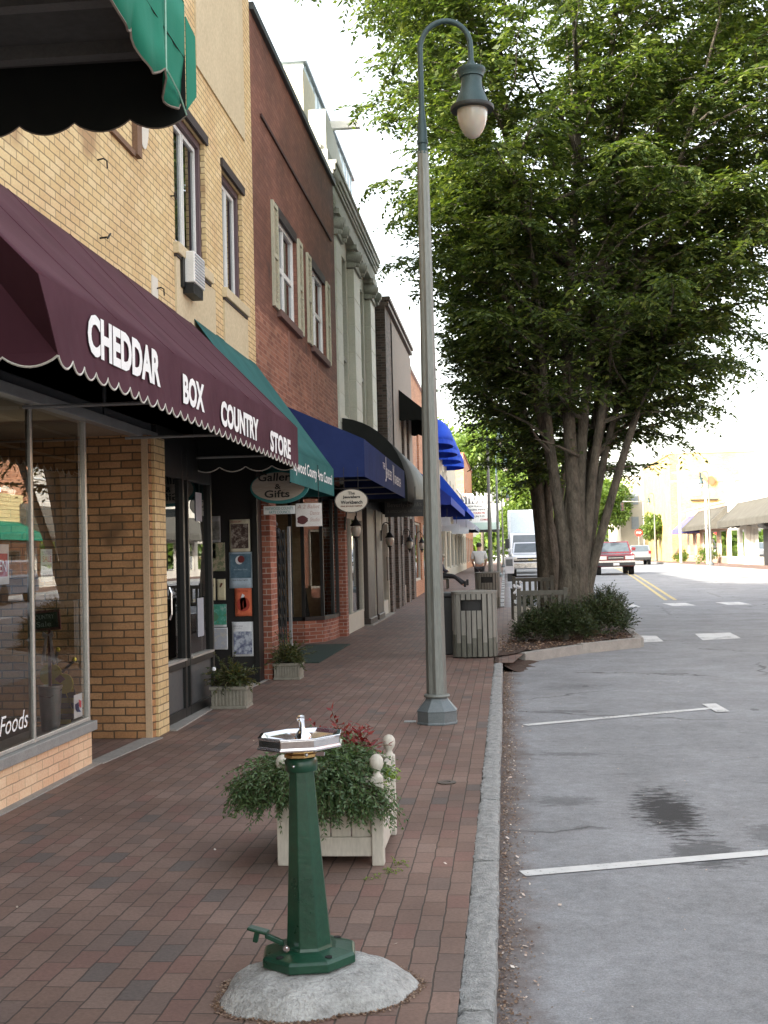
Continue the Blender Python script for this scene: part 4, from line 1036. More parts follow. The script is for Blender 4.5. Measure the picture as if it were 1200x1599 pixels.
part('piping', MB().tube(h1, .004, 4).tube([(a, b, c) for a, b, c in h2], .003, 4), M('faded brown binding', (.16, .13, .1), (.22, .18, .15), .9), gr_)
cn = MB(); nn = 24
for i in range(nn):
    y0 = .35 + (gy - .35) * i / nn; y1 = .35 + (gy - .35) * (i + 1) / nn
    cn.quad((gx - 3.2, y0, 3.22), (gx, y0, 3.19), (gx, y1, 3.19), (gx - 3.2, y1, 3.22))
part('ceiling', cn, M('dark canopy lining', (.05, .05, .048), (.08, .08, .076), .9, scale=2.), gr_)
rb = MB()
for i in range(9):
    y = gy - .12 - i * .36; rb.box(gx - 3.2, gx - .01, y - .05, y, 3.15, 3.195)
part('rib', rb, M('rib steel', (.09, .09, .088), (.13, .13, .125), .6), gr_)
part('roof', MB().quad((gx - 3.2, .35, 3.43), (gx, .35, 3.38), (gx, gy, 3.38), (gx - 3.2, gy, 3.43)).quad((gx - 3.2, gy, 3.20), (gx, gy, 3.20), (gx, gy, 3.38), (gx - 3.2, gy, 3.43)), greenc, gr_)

# small black awning on the brown building and farther blue ones
slope_awning('awning', 'small black awning over the upper windows of the brown building', blackc, 35.5, 40.2, EX, -2.25, 6.4, 5.75, 5.5, .05, .3, None, frame=False, sag=0, gb=.02)
def dome_awning(label, mat, y0, y1, xw, xf, zt, zb, group):
    t = thing('dome_awning', label, 'awning', (xw, (y0 + y1) / 2, zt), group=group)
    vs = []; fs = []; n = 12; k = 8
    for j in range(n + 1):
        th = PI * j / n
        for i in range(k + 1):
            ph = PI / 2 * i / k
            vs.append((xw + (xf - xw) * math.sin(th) ** .6 * math.sin(ph), (y0 + y1) / 2 - (y1 - y0) / 2 * math.cos(th) * (math.sin(ph) if j not in (0, n) else 1), zb + (zt - zb) * math.cos(ph) * math.sin(th) ** .4))
    for j in range(n):
        for i in range(k): a = j * (k + 1) + i; fs.append((a, a + 1, a + k + 2, a + k + 1))
    part('canopy', MB().add(vs, fs), mat, t, smooth=True, solid=.005)
    v = MB(); pts = [(xw + (xf - xw) * math.sin(PI * j / n) ** .6, (y0 + y1) / 2 - (y1 - y0) / 2 * math.cos(PI * j / n)) for j in range(n + 1)]
    for p, q in zip(pts, pts[1:]): v.quad((p[0], p[1], zb), (q[0], q[1], zb), (q[0], q[1], zb - .18), (p[0], p[1], zb - .18))
    part('valance', v, mat, t, solid=.005)
for i, (a, lab) in enumerate(((49.0, 'nearest of the blue domed awnings above the shops'), (53.4, 'second of the blue domed awnings above the shops'), (57.8, 'third of the blue domed awnings above the shops'), (62.2, 'farthest of the blue domed awnings above the shops'))):
    dome_awning(lab, blue_b, a, a + 3.4, -3.05, -2.05, 7.25, 6.2, 'blue domed awnings on the upper floor')
slope_awning('awning', 'dark blue shop awning just right of the near lamp post', cloth('deep blue canvas', (.02, .04, .25), (.03, .055, .3)), 42.5, 57, -3.05, -1.85, 4.35, 3.35, 3.1, .03, .3, None, frame=False)
slope_awning('awning', 'bright blue shop awning on the cream shop', blue_b, 58.5, 72, -3.05, -1.8, 5.1, 3.5, 3.25, .0, 1, None, frame=False)
def stripes_mat():
    m, nt, out = new_mat('striped canvas'); P = pos(nt); sp = N(nt, 'ShaderNodeSeparateXYZ'); L(nt, P, sp.inputs[0])
    f = mth(nt, 'GREATER_THAN', mth(nt, 'FRACT', mth(nt, 'DIVIDE', sp.outputs[1], 2.2)), .5)
    principled(nt, out, **{'Base Color': mixc(nt, f, (.03, .04, .10), (.6, .62, .66)), 'Roughness': .8}); return m
slope_awning('awning', 'navy and white striped awning before the marquee', stripes_mat(), 72.5, 84, -3.05, -1.75, 3.9, 2.9, 2.65, .03, .4, None, frame=False)
for (a, x, z, m_, lab) in ((44.5, -2.4, 2.62, letter_w, 'pale hanging shop sign under the dark blue awning'), (52, -2.35, 2.55, letter_w, 'pale hanging shop sign, middle of three'), (60, -2.2, 2.55, letter_w, 'long white hanging shop sign, farthest of three')):
    t = thing('hanging_sign', lab, 'sign', (x, a, z))
    part('board', MB().box(x - .42, x + .42, a, a + .05, z - .05, z + .26), M('bluish sign board', (.5, .55, .6), (.6, .65, .7), .6), t)
    part('rod', MB().tube([(x - .3, a + .02, z + .26), (x - .3, a + .02, z + .6)], .01, 5).tube([(x + .3, a + .02, z + .26), (x + .3, a + .02, z + .6)], .01, 5), iron, t)

# ================================================================ SIGNS
def oval_mb(cx, y, cz, rx, rz, th=.03, n=40):
    return MB().prism([(cx + rx * math.cos(2 * PI * i / n), y, cz + rz * math.sin(2 * PI * i / n)) for i in range(n)], (0, th, 0))
UX = (1, 0, 0)
gs = thing('hanging_sign', 'oval wooden Gallery & Gifts sign with a teal rim', 'sign', (-2.53, 13.6, 2.34))
cx, cz = -2.535, 2.345
part('rim', oval_mb(cx, 13.6, cz, .335, .185, .04), M('teal sign paint', (.02, .16, .16), (.03, .2, .2), .6), gs)
part('board', oval_mb(cx - .012, 13.595, cz + .012, .305, .160, .02), M('weathered sign face', (.36, .29, .23), (.52, .47, .40), .8, scale=6., stretch=(.5, 1, 5)), gs)
text('Gallery', (cx - .24, 13.592, cz + .045), UX, V, .44, .12, ink, gs, bold=.02, shear=.1)
text('&', (cx - .05, 13.592, cz - .02), UX, V, .07, .06, ink, gs, bold=.02)
text('Gifts', (cx - .17, 13.592, cz - .115), UX, V, .29, .085, ink, gs, bold=.02)
part('hanger', MB().tube([(cx - .2, 13.62, cz + .13), (cx - .2, 13.62, 2.9)], .006, 5).tube([(cx + .2, 13.62, cz + .13), (cx + .2, 13.62, 2.9)], .006, 5), iron, gs)
hs = thing('hanging_sign', 'small white Haywood County Arts Council sign under the oval one', 'sign', (-2.53, 13.6, 2.09))
part('board', MB().box(-2.72, -2.36, 13.6, 13.615, 2.042, 2.135), paper, hs)
text('HAYWOOD COUNTY', (-2.70, 13.597, 2.09), UX, V, .32, .034, flat('teal ink', (.05, .2, .2)), hs)
text('ARTS COUNCIL', (-2.66, 13.597, 2.048), UX, V, .25, .032, flat('teal ink', (.05, .2, .2)), hs)
part('hanger', MB().tube([(-2.68, 13.607, 2.13), (-2.68, 13.607, 2.2)], .004, 5).tube([(-2.4, 13.607, 2.13), (-2.4, 13.607, 2.2)], .004, 5), iron, hs)
ds = thing('hanging_sign', 'square white dance studio sign with a dark red emblem', 'sign', (-2.25, 13.8, 2.03))
part('board', MB().box(-2.385, -2.085, 13.8, 13.815, 1.90, 2.165), M('off white sign', (.52, .48, .45), (.62, .58, .54), .7), ds)
text('A 2 Ballet', (-2.365, 13.797, 2.105), UX, V, .26, .045, flat('rose ink', (.35, .22, .18)), ds, shear=.2)
text('Dance', (-2.22, 13.797, 2.03), UX, V, .11, .045, flat('rose ink', (.35, .22, .18)), ds, shear=.2)
text('Studio', (-2.22, 13.797, 1.955), UX, V, .11, .045, flat('rose ink', (.35, .22, .18)), ds, shear=.2)
part('emblem', MB().prism([(-2.31 + .062 * math.cos(t * PI / 10) * (1 + .12 * math.sin(t * 1.7)), 13.798, 1.975 + .05 * math.sin(t * PI / 10)) for t in range(20)], (0, -.003, 0)), flat('dark red emblem', (.07, .015, .015)), ds)
part('hanger', MB().tube([(-2.35, 13.81, 2.16), (-2.35, 13.81, 2.6)], .004, 5).tube([(-2.12, 13.81, 2.16), (-2.12, 13.81, 2.6)], .004, 5), iron, ds)
js = thing('hanging_sign', 'oval Jewelers Workbench sign hanging below the navy awning', 'sign', (-2.15, 17, 2.33))
cx, cz = -2.145, 2.325
part('board', oval_mb(cx, 17.0, cz, .225, .158, .03), M('cream oval board', (.42, .38, .31), (.52, .47, .39), .7), js)
part('rim', oval_mb(cx, 17.005, cz, .238, .17, .02), M('dark sign rim', (.04, .035, .03), (.06, .05, .045), .6), js)
text('The', (cx - .045, 16.996, cz + .085), UX, V, .1, .045, ink, js, bold=.02)
text('Jewelers', (cx - .12, 16.996, cz + .025), UX, V, .25, .05, ink, js, bold=.03)
text('Workbench', (cx - .15, 16.996, cz - .045), UX, V, .31, .05, ink, js, bold=.03)
text('FINE JEWELRY REPAIR', (cx - .15, 16.996, cz - .09), UX, V, .31, .024, flat('brown ink', (.12, .05, .03)), js, bold=.04)
part('hanger', MB().tube([(cx - .1, 17.01, cz + .15), (cx - .1, 17.01, 2.8)], .005, 5).tube([(cx + .1, 17.01, cz + .15), (cx + .1, 17.01, 2.8)], .005, 5), iron, js)
bs = thing('hanging_sign', 'long black realtor sign below the barrel awning', 'sign', (-1.85, 26, 2.5))
k = 26 / 22.
part('board', MB().box(-2.56, -1.72, 26, 26.04, 2.36, 2.72), M('black sign board', (.012, .013, .014), (.02, .021, .022), .5), bs, bev=.006)
text('Beverly-Hanks', (-2.50, 25.995, 2.545), UX, V, .74, .12, flat('dim gold lettering', (.10, .095, .085)), bs)
text('& ASSOCIATES, REALTORS', (-2.50, 25.995, 2.44), UX, V, .74, .065, flat('dim gold lettering', (.10, .095, .085)), bs)
part('hanger', MB().tube([(-2.4, 26.02, 2.72), (-2.4, 26.02, 3.4)], .008, 5).tube([(-1.9, 26.02, 2.72), (-1.9, 26.02, 3.0)], .008, 5), iron, bs)

# wrought iron wall lanterns
def lantern(x, y, z, label, s=1.):
    t = thing('wall_lantern', label, 'lantern', (x, y, z), group='wrought iron lanterns under the awnings')
    pth = []
    for i in range(15):
        a = PI * 1.5 * i / 14; pth.append((x + .02 + .14 * s * (1 - math.cos(a)) * .7, y, z + .25 * s + .14 * s * math.sin(a)))
    part('bracket', MB().tube([(x, y, z + .05)] + pth, .013 * s, 6).box(x - .02, x + .01, y - .04, y + .04, z - .05, z + .2), iron, t, smooth=True)
    lx = x + .2 * s
    part('cap', MB().lathe([(.015, .22), (.03, .15), (.09, .06), (.115, .03), (.115, .02), (.01, .02)], (lx, y, z), 10), iron, t, smooth=True)
    part('finial', MB().lathe([(.012, -.3), (.03, -.22), (.06, -.2), (.06, -.18)], (lx, y, z), 8), iron, t, smooth=True)
    part('globe', MB().lathe([(.055, -.18), (.09, -.12), (.1, -.05), (.085, .01), (.1, .02)], (lx, y, z), 10), globe_m, t, smooth=True)
lantern(-3.05, 23.2, 2.1, 'cream glass lantern with an iron bracket by the jewelers sign')
lantern(-3.0, 29.5, 1.95, 'scrolled iron lantern on the brown building front')
lantern(-2.95, 35.0, 1.9, 'small iron lantern, first of the pair beside the lamp post')
lantern(-2.95, 40.2, 1.9, 'small iron lantern, second of the pair beside the lamp post')
solo('wall_ornament', MB().box(-3.0, -2.97, 30.6, 31.0, .9, 1.5), M('carved wood board', (.12, .10, .08), (.18, .155, .13), .8), 'weathered carved board hanging by the iron lantern', 'ornament')

# ================================================================ POSTERS
def poster(x0, x1, z0, z1, label, base, marks, y=14.985, name='poster', cat='poster'):
    t = thing(name, label, cat, ((x0 + x1) / 2, y, z0), group='posters on the black door wall' if y > 14.9 and y < 15 else None)
    vs = []; fs = []; n = 6
    for j in range(n + 1):
        for i in range(5):
            u_ = i / 4; w_ = j / n
            vs.append((x0 + (x1 - x0) * u_, y - .003 - .006 * (1 - w_) * abs(u_ - .5) * 2 * rng.uniform(.3, 1), z0 + (z1 - z0) * w_))
    for j in range(n):
        for i in range(4): a = j * 5 + i; fs.append((a, a + 1, a + 6, a + 5))
    part('sheet', MB().add(vs, fs), base, t, smooth=True, solid=.0012)
    for nm, kind, m_, a in marks:
        W, Hh = x1 - x0, z1 - z0; yy = y - .012
        if kind == 'r': mb = MB().quad((x0 + W * a[0], yy, z0 + Hh * a[1]), (x0 + W * a[2], yy, z0 + Hh * a[1]), (x0 + W * a[2], yy, z0 + Hh * a[3]), (x0 + W * a[0], yy, z0 + Hh * a[3]))
        elif kind == 'p': mb = MB().add([(x0 + W * p[0], yy - .001, z0 + Hh * p[1]) for p in a], [tuple(range(len(a)))])
        elif kind == 't':
            mb = text_mb(a[0], (x0 + W * a[1], yy - .0015, z0 + Hh * a[2]), UX, V, W * a[3], Hh * a[4])
        elif kind == 'o': mb = MB().add([(x0 + W * (a[0] + a[2] * math.cos(i * PI / 10)), yy - .001 - a[4] * .001 if len(a) > 4 else yy - .001, z0 + Hh * (a[1] + a[3] * math.sin(i * PI / 10))) for i in range(20)], [tuple(range(20))])
        part(nm, mb, m_, t)
    return t
Kd = flat('poster black', (.035, .03, .03)); Kg = flat('poster grey', (.32, .32, .34)); Kn = flat('poster navy', (.035, .04, .10)); Kt = flat('poster dusk blue', (.14, .25, .33))
Kr = flat('poster red', (.42, .05, .03)); Ko = flat('poster orange', (.75, .17, .08)); Kc = flat('poster cream', (.80, .72, .56)); Kw = flat('poster white', (.82, .83, .86)); Kgr = flat('poster green', (.10, .25, .14)); Ky = flat('poster yellow', (.55, .45, .12)); Kl = flat('poster light blue', (.48, .58, .68)); Kdk = flat('poster night', (.03, .06, .10))
def photo_mat(name, cols, scale=9.):
    m, nt, out = new_mat(name); tc = nt.nodes.new('ShaderNodeTexCoord').outputs['Object']
    n = noise_n(nt, tc, scale, 4, .7); principled(nt, out, **{'Base Color': ramp(nt, n, cols), 'Roughness': .6}); return m
ph_dark = photo_mat('dark photo print', [(.3, (.02, .015, .015)), (.5, (.10, .06, .05)), (.62, (.45, .4, .35)), (.7, (.05, .05, .08))], 16.)
ph_grey = photo_mat('grey photo print', [(.35, (.05, .05, .05)), (.5, (.18, .18, .17)), (.65, (.35, .35, .33))], 9.)
ph_mix = photo_mat('colour collage print', [(.3, (.3, .22, .12)), (.45, (.5, .42, .3)), (.55, (.15, .2, .1)), (.7, (.6, .5, .4))], 12.)
ph_gy = photo_mat('green yellow print', [(.3, (.5, .4, .05)), (.45, (.05, .3, .2)), (.55, (.1, .4, .3)), (.7, (.55, .58, .6))], 11.)
ph_sk = photo_mat('lilac sketch print', [(.35, (.5, .5, .56)), (.5, (.42, .44, .5)), (.6, (.58, .55, .5)), (.7, (.35, .3, .4))], 14.)
ph_bw = photo_mat('snowy landscape print', [(.35, (.05, .06, .14)), (.48, (.2, .22, .32)), (.55, (.5, .54, .62)), (.7, (.6, .62, .68))], 11.)
ph_night = photo_mat('starry night print', [(.3, (.05, .11, .17)), (.6, (.13, .22, .29)), (.75, (.28, .35, .42))], 12.)
poster(-3.435, -3.175, 1.635, 2.04, 'cream bordered concert poster, topmost of the right column', Kc, [('picture', 'r', ph_dark, (.08, .1, .92, .86)), ('lettering', 't', Kr, ('CONCERT', .1, .9, .5, .05))])
poster(-3.45, -3.155, 1.18, 1.63, 'blue night sky poster with a crescent moon', Kl, [('picture', 'r', ph_night, (.05, .28, .95, .95)), ('moon', 'o', Kw, (.45, .78, .17, .12)), ('moon_shadow', 'o', flat('moon red', (.18, .03, .03)), (.53, .80, .15, .10, 1)), ('lettering', 't', Kl, ('Art After Dark', .2, .5, .6, .035)), ('lettering', 't', Kd, ('first friday nights', .15, .2, .65, .04))])
poster(-3.385, -3.17, .83, 1.18, 'orange red poster with dancing figures', Ko, [('picture', 'o', Kr, (.5, .42, .38, .25)), ('figure', 'p', Kw, [(.35, .2), (.5, .25), (.45, .45), (.6, .75), (.45, .8), (.3, .55)]), ('figure', 'p', Kn, [(.52, .25), (.7, .35), (.65, .6), (.55, .72), (.5, .5)]), ('lettering', 't', Kr, ('FESTIVAL', .2, .86, .6, .07))])
poster(-3.43, -3.16, .33, .76, 'white poster with a snowy blue landscape, lowest of the right column', Kw, [('picture', 'r', ph_bw, (.08, .06, .94, .72)), ('lettering', 't', ink_grey, ('Winter Show', .12, .86, .4, .04)), ('lettering', 't', ink_grey, ('at the gallery', .12, .80, .35, .03))])
poster(-3.73, -3.55, 1.76, 2.09, 'faded grey poster, topmost of the left column', Kg, [('picture', 'r', ph_grey, (.05, .1, .95, .8))])
poster(-3.73, -3.50, 1.40, 1.755, 'collage of small flyers in the left column', Kc, [('picture', 'r', ph_mix, (.0, .0, 1, 1)), ('flyer', 'r', Kw, (.05, .45, .5, .75)), ('flyer', 'r', Kd, (.1, .78, .5, .98))])
poster(-3.73, -3.63, 1.035, 1.31, 'cream card with a dark bird, left of two', cream_paper, [('picture', 'o', Kd, (.5, .68, .3, .12)), ('lettering', 't', Kd, ('CRAFT', .2, .2, .6, .08))])
poster(-3.61, -3.50, 1.035, 1.30, 'cream card with a small brown leaf, right of two', cream_paper, [('picture', 'p', flat('leaf brown', (.16, .06, .03)), [(.3, .62), (.45, .6), (.7, .78), (.5, .82)])])
poster(-3.715, -3.495, .70, .985, 'green and yellow art poster in the left column', Kw, [('picture', 'r', ph_gy, (.0, .1, 1, 1)), ('picture', 'o', Kgr, (.3, .45, .22, .2))])
poster(-3.71, -3.485, .42, .69, 'pale sketch poster, lowest of the left column', Kw, [('picture', 'r', ph_sk, (.03, .03, .97, .97))])
# papers on the dark glass
for (y, z, h, lab) in ((12.35, 1.95, .3, 'white notice taped high on the dark shop glass'), (12.35, .75, .4, 'faded notice low on the dark shop glass')):
    solo('notice', MB().box(X1 - .036, X1 - .033, y, y + .25, z, z + h), flat('faded paper', (.30, .32, .36)), lab, 'notice')

# ================================================================ SHOP WINDOW DISPLAY
bk_t = thing('bucket', 'tall galvanised flower bucket in the shop window', 'bucket', (-3.62, 8.6, .3))
bx, by = -3.33, 8.62
part('body', MB().lathe([(.060, 0), (.064, .01), (.084, .34), (.090, .345), (.090, .36), (.081, .36), (.06, .03)], (bx, by, .3), 24, cap=False).lathe([(.001, .012), (.06, .012)], (bx, by, .3), 24, cap=False), M('galvanised zinc', (.20, .215, .22), (.30, .315, .32), .45, .7, scale=12.), bk_t, smooth=True)
part('handle', MB().tube([(bx - .088, by, .63), (bx - .05, by - .07, .59), (bx + .03, by - .088, .58), (bx + .088, by, .63)], .004, 5), iron, bk_t)
cb = thing('chalkboard', 'small chalkboard in a dark red frame on a red stick with ribbons', 'sign', (bx, by, .4))
dr = M('dark red stain', (.10, .018, .025), (.15, .03, .035), .6)
part('stick', MB().box(bx - .010, bx + .010, by - .007, by + .007, .45, 1.06), dr, cb)
fr = MB().box(bx - .16, bx + .085, by - .010, by + .010, 1.06, 1.21)
rotm = Matrix.Translation((bx, by, 1.12)) @ Matrix.Rotation(R(-4), 4, 'Y') @ Matrix.Translation((-bx, -by, -1.12))
part('frame', fr.xf(rotm), dr, cb, bev=.003)
part('slate', MB().box(bx - .14, bx + .068, by - .014, by - .010, 1.08, 1.19).xf(rotm), flat('slate', (.015, .022, .02)), cb)
t_ = text_mb('COUNTRY', (bx - .12, by - .016, 1.145), UX, V, .165, .032); part('lettering', t_.xf(rotm), flat('chalk', (.3, .34, .32)), cb)
t_ = text_mb('Sale', (bx - .09, by - .016, 1.09), UX, V, .11, .038); part('lettering', t_.xf(rotm), flat('chalk', (.3, .34, .32)), cb)
rbn = MB()
for s_ in (-1, 1):
    for w in (.03, .06):
        rbn.add([(bx + s_ * .006, by - .02, 1.03), (bx + s_ * .022, by - .02, 1.03), (bx + s_ * (w * .7 + .016), by - .03, .88 - w), (bx + s_ * w * .7, by - .03, .87 - w)], [(0, 1, 2, 3)])
    rbn.add([(bx, by - .03, 1.03), (bx + s_ * .035, by - .035, 1.055), (bx + s_ * .045, by - .03, 1.02), (bx + s_ * .02, by - .03, 1.0)], [(0, 1, 2, 3)])
part('ribbon', rbn, M('pink white ribbon', (.5, .38, .38), (.62, .52, .52), .7), cb, solid=.002)
bee = thing('wooden_bee', 'striped yellow and black wooden bee decoration in the shop window', 'decoration', (-3.5, 8.95, .3))
yb = M('bee yellow paint', (.55, .42, .05), (.65, .5, .07), .6); kbk = M('bee black paint', (.02, .02, .02), (.035, .035, .03), .6)
def disc(cx, cz, rx, rz, y, th=.015, n=28, a0=0.):
    return MB().prism([(cx + rx * math.cos(2 * PI * i / n + a0), y, cz + rz * math.sin(2 * PI * i / n + a0)) for i in range(n)], (0, th, 0))
part('body', disc(-3.36, .50, .125, .185, 8.90), kbk, bee)
sb = MB()
for z in (.34, .42, .50, .58): w = .122 * math.sqrt(max(0.05, 1 - ((z + .02 - .50) / .185) ** 2)); sb.box(-3.36 - w, -3.36 + w, 8.892, 8.899, z, z + .035)
part('stripes', sb, yb, bee)
part('head', disc(-3.42, .71, .085, .085, 8.87), yb, bee)
part('cheek', disc(-3.315, .645, .065, .075, 8.867), yb, bee)
part('mouth', MB().prism([(-3.385, 8.862, .68), (-3.345, 8.862, .715), (-3.305, 8.862, .68), (-3.345, 8.862, .65)], (0, -.004, 0)), flat('bee red', (.2, .03, .05)), bee)
part('antenna', MB().tube([(-3.335, 8.88, .73), (-3.25, 8.88, .81)], .011, 6).tube([(-3.40, 8.88, .79), (-3.37, 8.88, .88)], .011, 6), kbk, bee)
part('tip', MB().sphere((-3.24, 8.88, .825), .018, 8, 6).sphere((-3.365, 8.88, .90), .018, 8, 6), yb, bee)
part('stinger', MB().tube([(-3.31, 8.88, .58), (-3.26, 8.88, .44)], .004, 5), yb, bee)
wng = thing('striped_box', 'dark green and tan striped panel leaning behind the bucket', 'decoration', (-3.9, 8.1, .3))
part('panel', MB().prism([(-3.75, 7.72, .35), (-3.62, 8.02, .35), (-3.62, 8.02, .80), (-3.75, 7.72, .88)], (-.02, .01, 0)), M('olive board', (.10, .12, .06), (.14, .16, .08), .7), wng)
st = MB()
for i in range(3): st.prism([(-3.748 + .0, 7.72, .42 + i * .15), (-3.615, 8.02, .34 + i * .15), (-3.615, 8.02, .40 + i * .15), (-3.745, 7.72, .48 + i * .15)], (.004, -.002, 0))
part('stripes', st, M('tan stripe', (.35, .28, .15), (.42, .34, .2), .7), wng)
# papers in window
t = thing('sale_sign', 'white paper sale sign taped in the shop window', 'sign', (-3.26, 8.35, 1.5))
def xsheet(y0, y1, z0, z1, x=-3.25): return MB().quad((x, y0, z0), (x, y1, z0), (x, y1, z1), (x, y0, z1))
part('sheet', xsheet(8.27, 8.49, 1.42, 1.65), paper, t)
for body, zz, h, m_ in (('ENTIRE', 1.61, .028, ink_grey), ('SALE', 1.56, .04, flat('sale pink', (.5, .15, .2))), ('20% OFF', 1.505, .035, flat('sale green', (.2, .3, .1))), ('STORE', 1.45, .032, ink_grey)):
    text(body, (-3.247, 8.295, zz), U, V, .17, h, m_, t)
t = thing('open_sign', 'red and white sign at the left edge of the shop window', 'sign', (-3.26, 7.5, 1.5))
part('sheet', xsheet(7.35, 7.72, 1.42, 1.68), paper, t); part('print', xsheet(7.38, 7.69, 1.47, 1.62, -3.247), flat('sign red', (.35, .05, .07)), t)
text('OPEN', (-3.244, 7.42, 1.5), U, V, .24, .08, Kw, t)
t = thing('window_decal', 'white sticker with a red and blue flag print at the window corner', 'sticker', (-3.25, 8.9, .4))
part('sheet', xsheet(8.84, 9.02, .385, .56, -3.235), Kw, t)
part('print', MB().prism([(-3.232, 8.86, .49), (-3.232, 8.93, .50), (-3.232, 8.94, .45), (-3.232, 8.98, .42), (-3.232, 8.9, .43), (-3.232, 8.87, .45)], (.001, 0, 0)), flat('decal navy', (.03, .04, .16)), t)
part('print', MB().prism([(-3.232, 8.94, .52), (-3.232, 8.99, .50), (-3.232, 8.99, .45), (-3.232, 8.945, .465)], (.001, 0, 0)), flat('decal red', (.35, .04, .05)), t)
t = thing('window_lettering', 'white script word Foods painted on the shop glass', 'lettering', (-3.2, 7.6, .5))
text('Foods', (-3.185, 7.38, .47), U, V, .46, .12, letter_w, t, shear=.3)
# ceiling lights seen in the shop (lit)
lt = emit('lit ceiling bulb', (1, .93, .72), 8.)
for (y, x, z) in ((8.75, -4.0, 2.16), (8.95, -3.86, 2.12)):
    t = thing('ceiling_light', 'lit round ceiling light in the shop, %s one' % ('left' if y < 8.8 else 'right'), 'light', (x, y, z))
    part('bulb', MB().sphere((x, y, z), .032, 12, 8, (1, 1, .8)), lt, t, smooth=True); part('stem', MB().tube([(x, y, z + .02), (x, y, 2.66)], .006, 5), iron, t)

# ================================================================ DRINKING FOUNTAIN
fx, fy = -.752, 4.44
pad = MB(); vs = []; fs = []; nr, ns = 10, 56
def padr(a): return .335 * (1 + .07 * math.sin(2 * a + .6) + .05 * math.sin(3 * a + 2) + .025 * math.sin(7 * a) + .015 * math.sin(13 * a))
vs.append((fx + .04, fy - .06, .085))
for i in range(1, nr + 1):
    s = i / nr
    for j in range(ns):
        a = 2 * PI * j / ns; r = padr(a) * s
        z = .083 * (1 - .30 * s * s - .70 * s ** 7) - (.01 if i == nr else 0) + .010 * noise.noise(Vector((r * math.cos(a) * 9, r * math.sin(a) * 9, 1))) + .003 * noise.noise(Vector((r * math.cos(a) * 40, r * math.sin(a) * 40, 1)))
        vs.append((fx + .035 + r * math.cos(a), fy - .06 + r * math.sin(a), z))
for j in range(ns): fs.append((0, 1 + j, 1 + (j + 1) % ns))
for i in range(nr - 1):
    for j in range(ns): fs.append((1 + i * ns + j, 1 + (i + 1) * ns + j, 1 + (i + 1) * ns + (j + 1) % ns, 1 + i * ns + (j + 1) % ns))
solo('concrete_pad', pad.add(vs, fs), concrete_w, 'rough pale concrete mound under the green drinking fountain', 'concrete pad', smooth=True, origin=(fx, fy, 0))
litter(2600, lambda r, n: fx + .035 + (lambda a: np.cos(a) * (np.array([padr(v) for v in a]) + np.abs(r.normal(0, .012, n))))(r.uniform(0, 2 * PI, n)) if False else None, None, None, 0, None, '', '') if False else None
def ring_litter():
    r = np.random.RandomState(9); n = 2500; a = r.uniform(0, 2 * PI, n); rad = np.array([padr(v) for v in a]) + r.normal(.004, .010, n)
    x = fx + .035 + rad * np.cos(a); y = fy - .06 + rad * np.sin(a)
    litter(n, lambda r_, n_: x, lambda r_, n_: y, lambda p, q: .001, .0045, lit_brown if True else moss_m, 'dirt_crumbs', 'dark dirt crumbs round the concrete mound', 10)
ring_litter()
ft = thing('drinking_fountain', 'green octagonal drinking fountain with a chrome bowl', 'drinking fountain', (fx, fy, .08))
z0 = .083
part('base_plate', MB().lathe([(.172, 0), (.180, .003), (.180, .030), (.172, .040), (.105, .052)], (fx, fy, z0), 8, R(22.5 + 8)), green_paint, ft, bev=.004)
bh = MB()
for a in (R(-52), R(-128), R(52), R(128)): bh.lathe([(.0135, .0), (.0135, .006)], (fx + .142 * math.cos(a), fy + .142 * math.sin(a), z0 + .0405), 12)
part('bolt_hole', bh, flat('hole black', (.004, .006, .005)), ft)
part('pedestal', MB().lathe([(.093, .045), (.086, .062), (.066, .36), (.050, .655), (.0485, .69)], (fx - .0, fy, z0), 8, R(22.5 + 8)), green_paint, ft, bev=.003)
part('collar', MB().lathe([(.056, .685), (.060, .692), (.061, .722), (.054, .732), (.044, .734)], (fx, fy, z0), 20), green_paint, ft, smooth=True)
part('neck_ring', MB().lathe([(.05, .734), (.062, .737), (.062, .748), (.052, .752), (.05, .765), (.066, .767), (.066, .772), (.03, .774)], (fx, fy, z0), 8, R(22.5)), brass, ft, bev=.001)
part('screw', MB().sphere((fx - .018, fy - .06, z0 + .71), .006, 8, 6).sphere((fx + .03, fy - .055, z0 + .75), .007, 8, 6), chrome, ft, smooth=True)
part('nipple', MB().tube([(fx + .06, fy - .01, z0 + .745), (fx + .09, fy - .012, z0 + .745)], .008, 8), chrome, ft)
bowl = MB().lathe([(.06, .770), (.145, .772), (.165, .775), (.165, .783), (.158, .786), (.158, .812), (.163, .815), (.163, .820), (.148, .820), (.13, .808), (.05, .796), (.012, .794)], (fx, fy, z0), 8, R(22.5 + 6), cap=True)
part('bowl', bowl, chrome, ft, bev=.0015)
part('bubbler', MB().lathe([(.034, .796), (.031, .812), (.018, .826), (.012, .834), (.009, .845)], (fx + .008, fy + .01, z0), 16).tube([(fx + .008, fy + .01, z0 + .84), (fx + .008, fy + .008, z0 + .862), (fx + .006, fy - .002, z0 + .880)], [.0095, .011, .013], 12).lathe([(.012, -.006), (.0155, 0), (.0155, .012), (.008, .016)], (fx + .006, fy - .004, z0 + .872), 14), chrome, ft, smooth=True)
part('drain', MB().lathe([(.001, .7975), (.02, .7975), (.02, .796)], (fx - .05, fy - .02, z0), 12, cap=False), brass, ft)
pd = MB()
pd.prism([(fx - .085, fy - .055, z0 + .065), (fx - .085, fy - .055, z0 + .085), (fx - .15, fy - .065, z0 + .118), (fx - .15, fy - .065, z0 + .098)], (0, .016, 0))
part('pedal_arm', pd, green_paint, ft, bev=.003)
